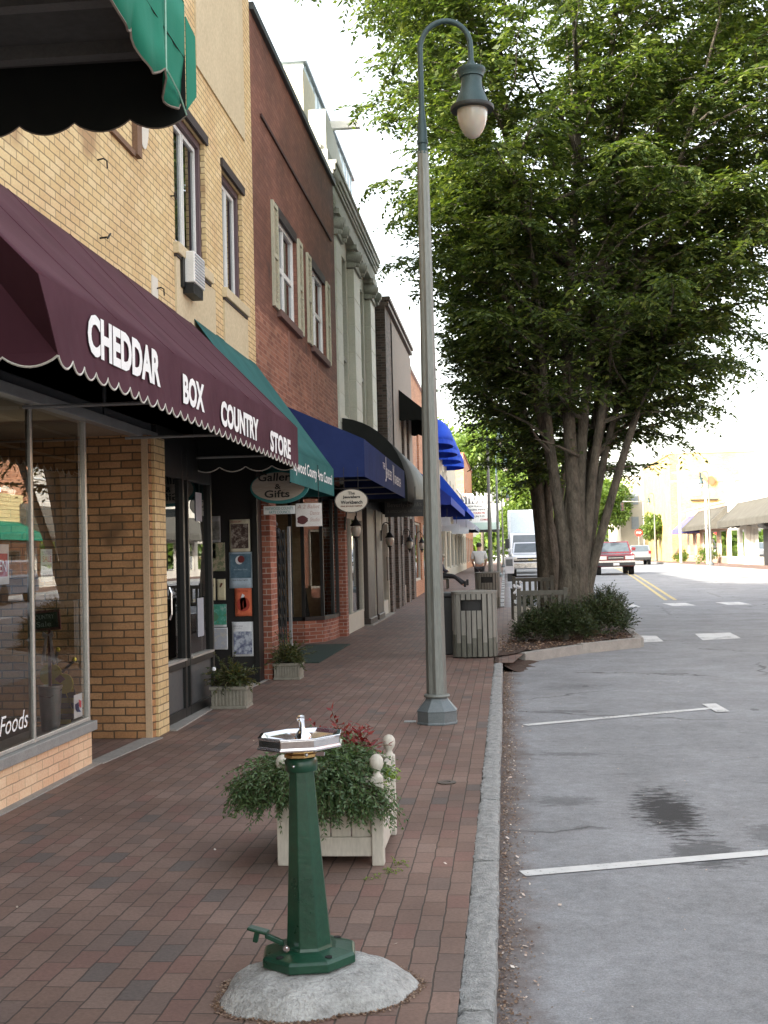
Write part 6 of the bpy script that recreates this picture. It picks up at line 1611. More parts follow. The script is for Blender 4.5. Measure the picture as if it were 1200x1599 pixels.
blob_tree('little clipped bush by the blue awning', 14.9, 106, 1.2, .7, 57, leaf_far, 1200, .16, .09, .04, .55)
# far wood as one mass
r_ = np.random.RandomState(77); n = 26000; xs = r_.uniform(-70, 90, n); hz = 7 + 3 * np.sin(xs * .13) + 2 * np.sin(xs * .41 + 1)
zs = hz * np.sqrt(r_.uniform(0, 1, n)); ys = 205 + r_.uniform(-4, 4, n)
v, q = leaf_quads(np.stack([xs, ys, zs], 1), r_.normal(0, 1, (n, 3)), r_.normal(0, 1, (n, 3)), np.full(n, 1.1), np.full(n, .7))
o = part('wood', fast_mesh('wood', v, q), leaf_far); o['kind'] = 'stuff'; o['label'] = 'distant trees closing the street'

# shrubs in the bed
def mound(label, x, y, rx, ry, h, seed, n=520):
    def org(r):
        a = r.uniform(0, 2 * PI); rr = math.sqrt(r.uniform(0, 1)); el = math.sqrt(max(0, 1 - rr * rr))
        lump = 1 + .22 * math.sin(3 * a + seed) + .15 * math.sin(7 * a + seed * 2)
        px_ = x + rx * rr * math.cos(a) * .8 * lump; py_ = y + ry * rr * math.sin(a) * .8 * lump; pz_ = .05 + h * .75 * el * r.uniform(.35, 1.)
        return (px_, py_, pz_), (math.cos(a) * rr + r.normal(0, .3), math.sin(a) * rr + r.normal(0, .3), .6 + el * .6), r.uniform(.6, 1.2)
    g = shoots(seed, n, org, .22, 9, .042, .02, droop=.3, spread=.5, stem_r=.002)
    foliage_thing('holly_shrub', label, 'shrub', (x, y, .02), [(*g, leaf_shrub)], stem_g, group='evergreen shrubs at the foot of the tree')
mound('low evergreen shrub in front of the big tree trunk, left of the pair', .92, 20.95, .62, .42, .72, 61, 900)
mound('low evergreen shrub at the street corner of the bed', 1.62, 22.0, .58, .6, .78, 62, 800)
mound('taller evergreen shrub right of the trunk on the street side', 1.86, 23.2, .46, .8, .92, 63, 700)
mound('sparse evergreen shrub below the bench', .45, 20.8, .36, .3, .55, 64, 300)

# ================================================================ VEHICLES
gl_car = M('car glass', (.05, .065, .075), (.09, .11, .125), .08, 0., scale=3., bmp=0, spec=.9)
tyre = M('tyre rubber', (.012, .012, .012), (.02, .02, .02), .85, scale=20.)
rimm = M('wheel alloy', (.4, .4, .42), (.5, .5, .52), .3, .8, scale=20.)
def carpaint(name, c):
    m, nt, out = new_mat(name); principled(nt, out, **{'Base Color': c, 'Roughness': .3, 'Metallic': .25, 'Coat Weight': 1., 'Coat Roughness': .06}); return m
light_m = M('headlight lens', (.6, .58, .52), (.75, .73, .68), .15, 0., scale=9., bmp=0)
tail_m = M('tail light red', (.35, .01, .01), (.45, .02, .02), .2, 0., bmp=0)
plate_m = flat('licence plate', (.6, .6, .62)); dk = M('dark trim', (.015, .015, .016), (.025, .025, .026), .5)
def vehicle(name, label, cat, loc, rz, W, prof, cabin, paint, wheels, Lh, front, rear=None, wheel_r=.37, cab_in=.14):
    """prof: side outline (y,z) of lower body; cabin: (yb0,yt0,yt1,yb1,zb,zt)"""
    t = bpy.data.objects.new(name, None); COL.objects.link(t); t['label'] = label; t['category'] = cat; ORIGIN[t.name] = (0, 0, 0)
    h = W / 2
    b = MB().prism([(-h, y, z) for y, z in prof], (W, 0, 0))
    body = part('body', b, paint, t, bev=.05)
    for cb_ in cabin:
        y0, yt0, yt1, y1, zb, zt = cb_; ins = cab_in
        vs = [(-h + .03, y0, zb), (h - .03, y0, zb), (h - .03, y1, zb), (-h + .03, y1, zb), (-h + ins, yt0, zt), (h - ins, yt0, zt), (h - ins, yt1, zt), (-h + ins, yt1, zt)]
        part('cab', MB().add(vs, [(0, 3, 2, 1), (4, 5, 6, 7), (0, 1, 5, 4), (1, 2, 6, 5), (2, 3, 7, 6), (3, 0, 4, 7)]), paint, t, bev=.03)
        V_ = [Vector(v) for v in vs]
        def face(i, j, k_, l, m0, m1, mb_, lo=.08, hi=.1, off=.006):
            a, b_, c, d = V_[i], V_[j], V_[k_], V_[l]; nrm = (b_ - a).cross(d - a).normalized() * off
            def P(u_, w_): return a.lerp(b_, u_).lerp(d.lerp(c, u_), w_) + nrm
            mb_.quad(P(m0, lo), P(m1, lo), P(m1, 1 - hi), P(m0, 1 - hi))
        g_ = MB(); face(0, 1, 5, 4, .05, .95, g_); part('windshield', g_, gl_car, t)
        g_ = MB(); face(2, 3, 7, 6, .06, .94, g_); part('rear_window', g_, gl_car, t)
        for (i, j, k_, l) in ((1, 2, 6, 5), (3, 0, 4, 7)):
            g_ = MB(); face(i, j, k_, l, .10, .48, g_); face(i, j, k_, l, .52, .90, g_); part('side_window', g_, gl_car, t)
    for y in wheels:
        for s in (-1, 1):
            wx = s * (h - .13)
            wr = MB().tube([(wx - .11, y, wheel_r), (wx + .11, y, wheel_r)], wheel_r, 20); w = part('wheel', wr, tyre, t)
            part('rim', MB().tube([(wx + s * .105, y, wheel_r), (wx + s * .118, y, wheel_r)], wheel_r * .6, 14), rimm, w)
            part('wheel_arch', MB().tube([(s * (h - .02), y, wheel_r + .02), (s * (h + .004), y, wheel_r + .02)], wheel_r + .07, 20), dk, body)
    for nm, mb_, m_ in front(h): part(nm, mb_, m_, t)
    for s in (-1, 1):
        yy = cabin[0][0] + .15; zz = cabin[0][4] + .1
        part('mirror', MB().box(min(s * h, s * (h + .2)), max(s * h, s * (h + .2)), yy, yy + .1, zz, zz + .18), paint, t, bev=.02)
    t.location = loc; t.rotation_euler = (0, 0, rz); return t
def pickup_front(h):
    L_ = [('grille', MB().box(-.42, .42, -.02, .0, .83, 1.02), dk), ('grille_bar', MB().box(-.40, .40, -.035, -.02, .91, .94), chrome), ('bumper', MB().box(-h - .0, h + .0, -.10, .05, .50, .68), M('dark bumper', (.02, .02, .022), (.035, .035, .037), .5)), ('bumper_trim', MB().box(-h + .02, h - .02, -.07, .06, .68, .78), chrome), ('license_plate', MB().box(-.16, .16, -.115, -.10, .52, .65), plate_m)]
    for s in (-1, 1): L_.append(('headlight', MB().box(min(s * .50, s * (h - .04)), max(s * .50, s * (h - .04)), -.015, .06, .84, 1.02), light_m))
    return L_
pk_prof = [(0, .62), (.0, 1.04), (.1, 1.12), (1.35, 1.22), (2.9, 1.22), (2.95, 1.25), (5.2, 1.27), (5.25, 1.2), (5.25, .55), (4.6, .45), (1.0, .42), (.1, .45)]
red_car = carpaint('dark red car paint', (.16, .012, .018))
vehicle('pickup_truck', 'dark red pickup truck driving toward us in the street', 'pickup', (5.9, 66.5, gz(66.5) - .13), 0, 2.0, pk_prof, [(1.25, 1.95, 2.75, 3.0, 1.2, 1.82)], red_car, (.95, 4.2), 5.25, pickup_front, wheel_r=.39)
wp = carpaint('white car paint', (.62, .64, .68))
vehicle('pickup_truck', 'white pickup parked at the kerb in front of the box truck', 'pickup', (1.32, 66.0, gz(66) - .13), 0, 2.0, [(0, .62), (.0, 1.1), (.1, 1.2), (1.35, 1.3), (2.9, 1.3), (5.2, 1.3), (5.25, .55), (4.6, .45), (1.0, .42), (.1, .45)], [(1.1, 1.9, 3.2, 3.5, 1.28, 1.9)], wp, (.95, 4.2), 5.25,
        lambda h: [('grille', MB().box(-.9, .9, -.02, 0, .82, 1.06), dk), ('grille_bar', MB().box(-.92, .92, -.04, -.02, .92, .97), chrome), ('emblem', MB().prism([(-.12, -.05, .91), (.12, -.05, .91), (.12, -.05, .98), (-.12, -.05, .98)], (0, .01, 0)), flat('gold emblem', (.5, .4, .15))), ('bumper', MB().box(-h, h, -.12, .05, .5, .76), chrome), ('headlight', MB().box(-h + .04, -.72, -.03, .05, .98, 1.1), light_m), ('headlight', MB().box(.72, h - .04, -.03, .05, .98, 1.1), light_m)])
sv_prof = [(0, .6), (.0, .95), (.12, 1.0), (1.1, 1.1), (4.5, 1.12), (4.62, .95), (4.62, .45), (3.9, .38), (.9, .38), (.1, .42)]
suv_p = carpaint('silver grey car paint', (.22, .23, .24))
suv = vehicle('suv', 'grey suv seen from behind just past the red pickup', 'suv', (11.4, 110.0, gz(108) - .13), PI, 1.85, sv_prof, [(1.0, 1.7, 4.1, 4.5, 1.08, 1.68)], suv_p, (.85, 3.75), 4.62,
        lambda h: [('tail_light', MB().box(-h + .02, -h + .22, 4.60, 4.66, .95, 1.2), tail_m), ('tail_light', MB().box(h - .22, h - .02, 4.60, 4.66, .95, 1.2), tail_m), ('bumper', MB().box(-h, h, 4.58, 4.70, .45, .65), dk), ('license_plate', MB().box(-.16, .16, 4.63, 4.65, .78, .9), plate_m)], wheel_r=.35)
vehicle('parked_car', 'silver blue car parked across the street, mirrored in the shop window', 'car', (12.3, 44.0, gz(46) - .13), 0, 1.85, sv_prof, [(1.0, 1.7, 4.1, 4.5, 1.08, 1.68)], carpaint('silver blue paint', (.30, .36, .45)), (.85, 3.75), 4.62,
        lambda h: [('headlight', MB().box(-h + .05, -.55, -.03, .03, .72, .9), light_m), ('headlight', MB().box(.55, h - .05, -.03, .03, .72, .9), light_m), ('grille', MB().box(-.5, .5, -.02, 0, .62, .88), dk)], wheel_r=.35)
# box truck
bt = bpy.data.objects.new('box_truck', None); COL.objects.link(bt); bt['label'] = 'white box truck parked behind the white pickup'; bt['category'] = 'truck'; ORIGIN[bt.name] = (0, 0, 0)
part('cargo_box', MB().box(-1.2, 1.2, 2.3, 8.5, .9, 4.05), M('white truck box', (.6, .64, .68), (.68, .72, .76), .5, scale=1.), bt, bev=.04)
part('box_trim', MB().box(-1.0, 1.0, 2.27, 2.3, 2.35, 3.9), M('pale truck panel', (.5, .58, .63), (.56, .64, .69), .5, scale=1.), bt)
part('cab', MB().prism([(-1.1, 0.0, .6), (-1.1, 0., 1.25), (-1.1, .12, 1.4), (-1.1, .95, 1.55), (-1.1, 1.45, 2.55), (-1.1, 2.25, 2.6), (-1.1, 2.25, .6)], (2.2, 0, 0)), wp, bt, bev=.05)
part('windshield', MB().quad((-.95, 1.0, 1.62), (.95, 1.0, 1.62), (.88, 1.4, 2.42), (-.88, 1.4, 2.42)).xf(Matrix.Translation((0, -.03, .01))), gl_car, bt)
part('side_window', MB().quad((-1.105, 1.3, 1.7), (-1.105, 2.1, 1.7), (-1.105, 2.1, 2.4), (-1.105, 1.6, 2.4)), gl_car, bt)
text('U', (.45, 2.265, 3.3), UX, V, .3, .35, flat('truck grey ink', (.3, .34, .36)), bt)
text('MOVE', (.35, 2.265, 3.0), UX, V, .55, .15, flat('truck red ink', (.5, .2, .18)), bt) if False else None
part('grille', MB().box(-.7, .7, -.02, 0, .8, 1.2), dk, bt); part('bumper', MB().box(-1.12, 1.12, -.15, 0, .45, .75), chrome, bt)
for s in (-1, 1):
    part('headlight', MB().box(min(s * .75, s * 1.05), max(s * .75, s * 1.05), -.02, .02, .85, 1.1), light_m, bt)
    part('mirror', MB().box(min(s * 1.15, s * 1.4), max(s * 1.15, s * 1.4), 1.1, 1.2, 1.6, 2.2), dk, bt)
    for y in (.9, 6.6): part('wheel', MB().tube([(s * .85, y, .45), (s * 1.1, y, .45)], .45, 18), tyre, bt)
bt.location = (1.38, 76.0, gz(76) - .13)

# ================================================================ PEOPLE
def skin_body(name, verts, edges, radii, mat, parent, root=0, sub=2):
    me = bpy.data.meshes.new(name); me.from_pydata(verts, edges, []); o = bpy.data.objects.new(name, me); COL.objects.link(o); o.parent = parent
    me.materials.append(mat)
    sk = o.modifiers.new('skin', 'SKIN'); sk.use_smooth_shade = True
    lay = me.skin_vertices[0].data if me.skin_vertices else None
    if lay is None:
        bm = bmesh.new(); bm.from_mesh(me); bm.verts.layers.skin.verify(); bm.to_mesh(me); bm.free(); lay = me.skin_vertices[0].data
    for i, rd in enumerate(radii):
        lay[i].radius = rd if isinstance(rd, tuple) else (rd, rd); lay[i].use_root = (i == root)
    s = o.modifiers.new('sub', 'SUBSURF'); s.levels = sub; s.render_levels = sub
    return o
skinm = M('skin', (.35, .2, .14), (.42, .25, .18), .6, scale=20., bmp=0)
# standing, back turned, head bowed
pn = thing('person', 'person in a pale shirt and dark trousers walking away past the farther trash can', 'person', (-1.0, 46, 0))
pn.location = (-1.0, 46.0, gz(46))
ORIGIN[pn.name] = (0, 0, 0)
skin_body('body', [(0, 0, .95), (0, .0, 1.15), (0, .04, 1.35), (0, .08, 1.48), (0, .14, 1.58), (0, .17, 1.70), (-.21, .05, 1.42), (-.27, .02, 1.15), (-.22, .14, .95), (.21, .05, 1.42), (.27, .02, 1.15), (.22, .14, .95), (-.09, 0, .88), (-.11, -.02, .48), (-.11, .0, .08), (.09, 0, .88), (.11, .06, .48), (.11, .0, .08), (-.11, .13, .04), (.11, .13, .04), (-.2, .2, .88), (.2, .2, .88)],
    [(0, 1), (1, 2), (2, 3), (3, 4), (4, 5), (2, 6), (6, 7), (7, 8), (2, 9), (9, 10), (10, 11), (0, 12), (12, 13), (13, 14), (0, 15), (15, 16), (16, 17), (14, 18), (17, 19), (8, 20), (11, 21)],
    [(.14, .11), (.15, .12), (.17, .12), (.06, .06), (.085, .095), (.075, .085), .055, .045, .035, .055, .045, .035, .085, .06, .04, .085, .06, .04, .035, .035, .03, .03], skinm, pn)
shm = M('pale grey shirt', (.46, .47, .46), (.55, .56, .55), .85, scale=5., bmp=.2); trm = M('dark trousers', (.02, .02, .022), (.03, .03, .034), .85)
skin_body('shirt', [(0, 0, .92), (0, 0, 1.15), (0, .04, 1.36), (0, .07, 1.45), (-.21, .05, 1.42), (-.275, .02, 1.15), (.21, .05, 1.42), (.275, .02, 1.15)], [(0, 1), (1, 2), (2, 3), (2, 4), (4, 5), (2, 6), (6, 7)],
    [(.19, .15), (.195, .155), (.2, .15), (.09, .09), .085, .065, .085, .065], shm, pn)
skin_body('trousers', [(0, 0, .92), (-.1, 0, .82), (-.11, -.02, .48), (-.11, .0, .1), (.1, 0, .82), (.11, .06, .48), (.11, .0, .1)], [(0, 1), (1, 2), (2, 3), (0, 4), (4, 5), (5, 6)], [(.17, .13), .11, .08, .065, .11, .08, .065], trm, pn)
part('hair', MB().sphere((0, .15, 1.70), .108, 12, 8, (1, 1.05, 1)), M('dark hair', (.02, .015, .012), (.035, .026, .02), .7), pn, smooth=True, local=True)
part('shoe', MB().box(-.16, -.06, -.06, .2, 0, .08), dk, pn, bev=.02, local=True); part('shoe', MB().box(.06, .16, -.06, .2, 0, .08), dk, pn, bev=.02, local=True)
# seated, legs stretched toward the street
sb_ = bpy.data.objects.new('shop_bench', None); COL.objects.link(sb_); sb_['label'] = 'dark bench against the shop front under the seated person'; sb_['category'] = 'bench'
part('seat', MB().box(-.3, .25, -.7, .7, .38, .43), bench_wood, sb_, bev=.01)
for a in (-.6, .55):
    part('leg', MB().box(-.28, -.22, a, a + .05, 0, .38), bench_wood, sb_); part('leg', MB().box(.16, .22, a, a + .05, 0, .38), bench_wood, sb_)
sb_.location = (-2.5, 48, gz(48))
ps = thing('person', 'person in dark clothes sitting with outstretched legs by the shop front', 'person', (0, 0, 0)); ORIGIN[ps.name] = (0, 0, 0)
skin_body('body', [(0, 0, .52), (-.03, 0, .78), (0, 0, 1.0), (.03, 0, 1.08), (.06, 0, 1.16), (.08, 0, 1.27), (.0, -.2, .98), (.1, -.22, .75), (.3, -.12, .66), (0, .2, .98), (.1, .22, .75), (.3, .12, .66), (.1, -.1, .52), (.5, -.12, .50), (.86, -.12, .14), (.1, .1, .52), (.52, .1, .46), (.95, .08, .18), (.96, -.12, .16), (1.02, .08, .25)],
    [(0, 1), (1, 2), (2, 3), (3, 4), (4, 5), (2, 6), (6, 7), (7, 8), (2, 9), (9, 10), (10, 11), (0, 12), (12, 13), (13, 14), (0, 15), (15, 16), (16, 17), (14, 18), (17, 19)],
    [(.13, .14), (.13, .15), (.12, .15), .055, (.09, .08), (.085, .075), .055, .045, .035, .055, .045, .035, .085, .06, .045, .085, .06, .045, .04, .04], skinm, ps)
drk = M('dark violet jacket', (.03, .025, .04), (.045, .04, .06), .85)
skin_body('jacket', [(0, 0, .52), (-.03, 0, .78), (0, 0, 1.0), (0, -.2, .98), (.1, -.22, .75), (.27, -.13, .67), (0, .2, .98), (.1, .22, .75), (.27, .13, .67)], [(0, 1), (1, 2), (2, 3), (3, 4), (4, 5), (2, 6), (6, 7), (7, 8)], [(.17, .18), (.165, .18), (.15, .17), .08, .065, .055, .08, .065, .055], drk, ps)
skin_body('trousers', [(0, 0, .53), (.12, -.1, .53), (.5, -.12, .51), (.86, -.12, .16), (.12, .1, .53), (.52, .1, .47), (.95, .08, .2)], [(0, 1), (1, 2), (2, 3), (0, 4), (4, 5), (5, 6)], [(.15, .16), .11, .085, .065, .11, .085, .065], trm, ps)
part('cap', MB().sphere((.08, 0, 1.30), .10, 12, 8, (1.05, 1, .8)).box(.12, .24, -.07, .07, 1.29, 1.305), M('tan cap', (.4, .36, .28), (.48, .43, .34), .8), ps, smooth=True, local=True)
part('shoe', MB().box(.88, .98, -.17, -.07, .06, .3), dk, ps, bev=.02, local=True); part('shoe', MB().box(.97, 1.07, .03, .13, .12, .36), dk, ps, bev=.02, local=True)
ps.location = (-2.55, 48, gz(48))

# ================================================================ THEATRE MARQUEE
mq = thing('theatre_marquee', 'white theatre marquee with STRAND letters across the sidewalk', 'marquee', (-1.7, 85, 4))
bx0, bx1, my = -3.0, -.45, 85.0
part('sign_box', MB().box(bx0, bx1, my, my + 3, 3.65, 4.95), M('marquee white', (.72, .72, .70), (.78, .78, .76), .6, scale=1.), mq)
part('band', MB().box(bx0, bx1 + .1, my - .03, my + 3.05, 3.15, 3.65), M('pale green band', (.45, .58, .52), (.52, .65, .6), .6), mq)
part('underside', MB().box(bx0, bx1 + .05, my - .02, my + 3, 3.0, 3.15), dk, mq)
text('STRAND', (bx0 + .05, my - .02, 4.97), UX, V, 2.1, .72, letter_w, mq, bold=.03)
part('letter_backing', MB().box(bx0 + .0, bx0 + 2.2, my + .02, my + .08, 4.95, 5.5), M('grey backing', (.15, .15, .16), (.2, .2, .21), .7), mq)
for i, (s_, m_, w_, o_) in enumerate((('NOW PLAYING', ink, 1.1, .45), ('AVENGERS INFINITY', ink, 1.7, .2), ('WED THURS FRI', flat('red sign letters', (.4, .06, .05)), 1.3, .35), ('SAT SUN 7:15', ink, 1.2, .4), ('FILM', ink, .4, .3))):
    text(s_, (bx0 + o_, my - .01, 4.72 - i * .235), UX, V, w_, .13, m_, mq, bold=.02)
text('COMEDY', (bx0 + 1.3, my - .01, 4.72 - 4 * .235), UX, V, .7, .13, flat('red sign letters', (.4, .06, .05)), mq, bold=.02)
# white newspaper box
nb_ = thing('newspaper_box', 'pale newspaper box on the sidewalk beside the third lamp', 'newspaper box', (.0, 55, gz(55)))
part('box', MB().box(-.05, .35, 55, 55.4, gz(55) + .35, gz(55) + 1.1), M('pale box paint', (.5, .5, .52), (.58, .58, .6), .6), nb_, bev=.02)
part('stand', MB().box(.05, .25, 55.1, 55.3, gz(55), gz(55) + .35), dk, nb_); part('window', MB().box(.0, .30, 54.985, 54.998, gz(55) + .7, gz(55) + 1.0), gl_car, nb_)

# ================================================================ RIGHT SIDE
RX = 16.5
simple_shopblock('brick_building', 'plain brick shop block across the street, nearest of the far side', RX, 6, 38, 8, red_br, [(12, 13.2, 4.5, 6.2), (18, 19.2, 4.5, 6.2), (24, 25.2, 4.5, 6.2), (30, 31.2, 4.5, 6.2)], gl_up, sgn=-1)
r0 = simple_shopblock('brick_building', 'orange brick shop with yellow siding and a green awning across the street', RX, 38.02, 62, 7, orange_br, [], gl_up, sgn=-1)
sd = MB()
for i in range(9): sd.box(RX - .06, RX, 38.5, 60.5, 3.25 + i * .2, 3.43 + i * .2)
part('siding', sd, M('yellow siding', (.62, .5, .24), (.7, .57, .3), .7), r0)
slope_awning('awning', 'green awning across the street, mirrored in the shop window', greenc, 40, 60, RX, RX - 1.5, 3.5, 2.75, 2.5, .0, 1, None, frame=False, sgn=-1)
R1 = simple_shopblock('stucco_building', 'white stucco shop with a big warm grey awning across the street', RX, 62.02, 93, 6.0, white_st, [], gl_up, sgn=-1)
for (a, b) in ((76, 77.2), (84.2, 85)):
    part('pier', MB().box(RX - .3, RX, a, b, 0, 2.9), white_st, R1)
part('door', MB().box(RX - .06, RX - .02, 78.5, 80, .2, 2.6), dk, R1)
part('parapet_panel', MB().box(RX - .08, RX, 62.1, 92.9, 4.6, 5.9), white_st, R1)
slope_awning('awning', 'big warm grey awning on the white shop across the street', greyc, 60, 88, RX, RX - 1.6, 4.35, 2.95, 2.6, .05, .5, None, frame=False, sgn=-1)
sgn_ = thing('hanging_sign', 'small dark oval sign under the grey awning across the street', 'sign', (15.3, 73, 2.7))
part('board', oval_mb(15.25, 73, 2.72, .55, .16, .05), dk, sgn_); part('hanger', MB().tube([(15.25, 73.02, 2.85), (15.25, 73.02, 3.1)], .02, 5), dk, sgn_)
R2 = simple_shopblock('low_shop', 'low pinkish shop with blue and grey awnings across the street', RX, 93.02, 113.5, 4.9, M('pinkish stucco', (.36, .22, .16), (.44, .28, .21), .85), [], gl_up, sgn=-1)
slope_awning('awning', 'grey awning next to the blue one across the street', greyc, 92.5, 106, RX, RX - 1.5, 4.3, 2.9, 2.6, .0, 1, None, frame=False, sgn=-1)
slope_awning('awning', 'short violet blue awning across the street', blue_v, 106.1, 112, RX, RX - 1.5, 4.0, 2.8, 2.5, .0, 1, None, frame=False, sgn=-1)
R3 = thing('brick_building', 'tall cream yellow brick building rising above the low shops', 'building', (20, 114, 0))
w3_ = MB(); block(w3_, 15.3, 34, 114, 136, -.2, 10.2); part('wall', w3_, cream_br, R3)
part('coping', MB().box(15.2, 34.1, 113.93, 136, 10.2, 10.35).box(15.28, 34.05, 113.96, 114, 7.6, 7.75), M('tan coping', (.5, .36, .2), (.56, .42, .25), .8), R3)
part('corner_strip', MB().box(15.25, 15.95, 113.97, 114.0, 0, 10.2), orange_br, R3)
for (x0, x1) in ((17.0, 17.85), (20.2, 20.95)):
    f = part('window', MB().box(x0 - .1, x1 + .1, 113.94, 114.0, 6.35, 7.7), white_p, R3)
    part('pane', MB().box(x0, x1, 113.92, 113.938, 6.5, 7.6), M('pale sky window', (.3, .36, .45), (.38, .44, .52), .2, bmp=0), f)
part('canopy_bar', MB().box(17, 19.5, 113.7, 114.0, 5.85, 5.95), dk, R3)
solo('hanging_lamp', MB().lathe([(.02, .4), (.1, .3), (.12, .0), (.05, -.1)], (17.9, 113.5, 8.0), 10).tube([(17.9, 114, 8.4), (17.9, 113.5, 8.4)], .03, 5), dk, 'small dark wall lamp high on the yellow brick building', 'lamp')
rs_ = thing('round_sign', 'small round red sign on the yellow brick building', 'sign', (18.9, 113.5, 7.5)); part('board', oval_mb(18.9, 113.7, 7.65, .35, .4, .08), flat('sign rust red', (.4, .1, .05)), rs_); part('bracket', MB().tube([(18.9, 114, 7.9), (18.9, 113.74, 7.9)], .03, 5), dk, rs_)
# white side block right of R3 and far blocks
R5 = thing('stucco_building', 'white walled building at the right edge beside the yellow brick one', 'building', (25, 112, 0)); part('wall', block(MB(), 22.9, 40, 112, 130, -.2, 10.3), white_st, R5)
part('coping', MB().box(22.85, 40, 111.95, 130, 10.3, 10.4), white_p, R5)
R4 = thing('painted_building', 'pale far building beyond the street corner', 'building', (17, 150, 0))
part('wall', block(MB(), 14.2, 34, 152, 170, -.2, 10.5), cream_st, R4); part('coping', MB().box(14.1, 34, 151.9, 170, 10.5, 10.7), white_p, R4)
f = MB()
for x in (15.5, 17.5, 19.3):
    for z in (4, 7): f.box(x, x + .9, 151.92, 152, z, z + 1.5)
part('window', f, gl_car, R4) if False else None
for x in (15.5, 17.5, 19.3):
    for z in (4, 7): part('window', MB().box(x, x + .9, 151.92, 152, z, z + 1.5), M('far window', (.25, .28, .3), (.3, .33, .35), .3), R4)
ws = thing('wall_sign', 'dark square sign box high on the pale far building', 'sign', (17.5, 151, 8.5)); part('box', MB().box(17.6, 18.7, 151.5, 151.9, 9.3, 10.3), dk, ws); part('bracket', MB().box(18.1, 18.2, 151.9, 152, 9.7, 9.8), dk, ws)
ss = thing('stop_sign', 'small red stop sign at the far corner', 'sign', (12.9, 120, gz(120)))
part('pole', MB().tube([(12.9, 120.03, gz(120)), (12.9, 120.03, 3.2)], .04, 6), grey_sill, ss); part('plate', MB().prism([(12.9 + .38 * math.cos(R(22.5 + 45 * i)), 120, 3.1 + .38 * math.sin(R(22.5 + 45 * i))) for i in range(8)], (0, -.02, 0)), flat('stop red', (.5, .03, .02)), ss)
text('STOP', (12.65, 119.975, 3.0), UX, V, .5, .2, letter_w, ss)
ts = thing('traffic_signal', 'traffic signal on a thin pole at the far crossing', 'traffic light', (13.6, 128, 0))
part('pole', MB().tube([(14.3, 128, .2), (14.3, 128, 6.4), (12.2, 128, 6.5)], .07, 8), grey_sill, ts)
part('signal_head', MB().box(12.0, 12.35, 127.85, 128.1, 5.5, 6.4), dk, ts, bev=.02)
for z in (5.65, 5.95, 6.25): part('lens', MB().lathe([(.001, 0), (.11, 0), (.11, .02)], n=12, cap=False).xf(Matrix.Translation((12.17, 127.84, z)) @ Matrix.Rotation(PI / 2, 4, 'X')), flat('unlit lens', (.06, .03, .02)), ts)
for (x, y, h, lab) in ((14.6, 104, 8.5, 'tall pale utility pole by the blue awning'), (15.0, 93, 6.5, 'thin pale pole beside the white wall')):
    t = thing('utility_pole', lab, 'pole', (x, y, 0)); part('pole', MB().tube([(x, y, 0), (x, y, h)], [.11, .08], 8), M('pale pole', (.5, .48, .44), (.6, .58, .54), .7), t); part('crossarm', MB().box(x - .5, x + .5, y - .04, y + .04, h - .7, h - .6), M('pale pole', (.5, .48, .44)), t)

# left blocks behind and beside the camera (shade the street)
bk1 = thing('brick_building', 'brick building behind the viewpoint that shades the sidewalk', 'building', (FX, -20, 0))
part('wall', block(MB(), -18, FX, -60, -3.1, -.2, 10.5), yellow_br, bk1)

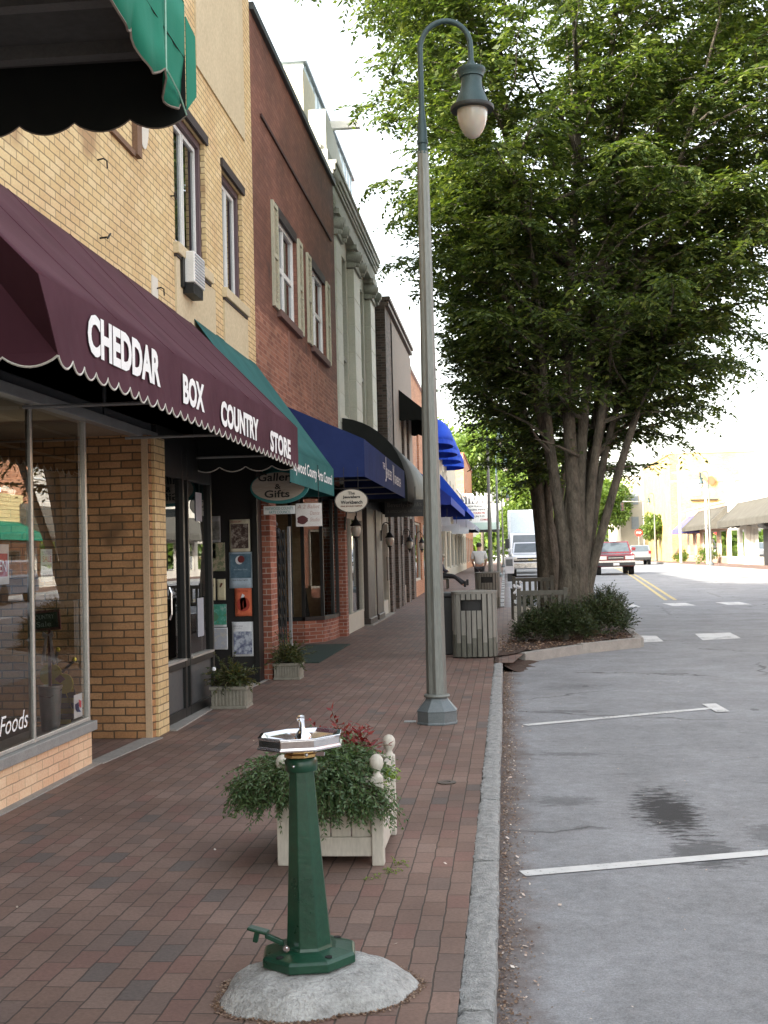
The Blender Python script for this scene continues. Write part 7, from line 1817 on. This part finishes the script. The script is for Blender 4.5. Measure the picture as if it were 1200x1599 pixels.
# ================================================================ WORLD, SUN, CAMERA
SUN_EL, SUN_AZ = 27.0, 48.0       # azimuth from -Y toward -X
w = bpy.data.worlds.new('World'); scene.world = w; w.use_nodes = True
nt = w.node_tree; nt.nodes.clear()
sky = nt.nodes.new('ShaderNodeTexSky'); sky.sky_type = 'NISHITA'; sky.sun_disc = False
sky.sun_elevation = R(SUN_EL); sky.sun_rotation = R(180 + SUN_AZ); sky.air_density = 1.2; sky.dust_density = 3.; sky.ozone_density = 1.
bg = nt.nodes.new('ShaderNodeBackground'); bg.inputs[1].default_value = .15
ow = nt.nodes.new('ShaderNodeOutputWorld'); hs = nt.nodes.new('ShaderNodeHueSaturation'); hs.inputs['Saturation'].default_value = .42; nt.links.new(sky.outputs[0], hs.inputs['Color']); wm = nt.nodes.new('ShaderNodeMix'); wm.data_type = 'RGBA'; wm.blend_type = 'MULTIPLY'; wm.inputs['Factor'].default_value = 1.; wm.inputs[7].default_value = (1.0, .968, .908, 1); nt.links.new(hs.outputs[0], wm.inputs[6]); nt.links.new(wm.outputs[2], bg.inputs[0]); nt.links.new(bg.outputs[0], ow.inputs[0])
sl = bpy.data.lights.new('sun', 'SUN'); sl.energy = 2.5; sl.angle = R(.5); sl.color = (1, .93, .80)
so = bpy.data.objects.new('sun', sl); COL.objects.link(so)
sd_ = Vector((-math.sin(R(SUN_AZ)) * math.cos(R(SUN_EL)), -math.cos(R(SUN_AZ)) * math.cos(R(SUN_EL)), math.sin(R(SUN_EL))))
so.rotation_euler = sd_.to_track_quat('Z', 'Y').to_euler(); so.location = (-30, -30, 40)

cam = bpy.data.cameras.new('camera'); co = bpy.data.objects.new('camera', cam); COL.objects.link(co); scene.camera = co
cam.sensor_fit = 'VERTICAL'; cam.sensor_height = 36.; cam.lens = 1900. / 1599. * 36.; cam.clip_end = 2000.; cam.clip_start = .05
yaw, pitch, roll = R(5.6598), R(2.0233), R(1.4)
fwd = Vector((-math.sin(yaw) * math.cos(pitch), math.cos(yaw) * math.cos(pitch), math.sin(pitch)))
rt = Vector((math.cos(yaw), math.sin(yaw), 0)); up = rt.cross(fwd)
# world up appears tilted to the left of image up by the roll
r2 = rt * math.cos(roll) - up * math.sin(roll) if False else rt * math.cos(roll) - up * math.sin(roll)
u2 = rt * math.sin(roll) + up * math.cos(roll)
Mx = Matrix((r2, u2, -fwd)).transposed().to_4x4(); Mx.translation = Vector((0, 0, 1.55))
co.matrix_world = Mx

scene.view_settings.view_transform = 'Standard'; scene.view_settings.look = 'None'; scene.view_settings.gamma = 1.; scene.view_settings.use_curve_mapping = False
scene.view_settings.exposure = 2.42
scene.render.engine = 'CYCLES'
scene.cycles.max_bounces = 8; scene.cycles.transparent_max_bounces = 12; scene.cycles.glossy_bounces = 4; scene.cycles.diffuse_bounces = 4
scene.cycles.use_denoising = True
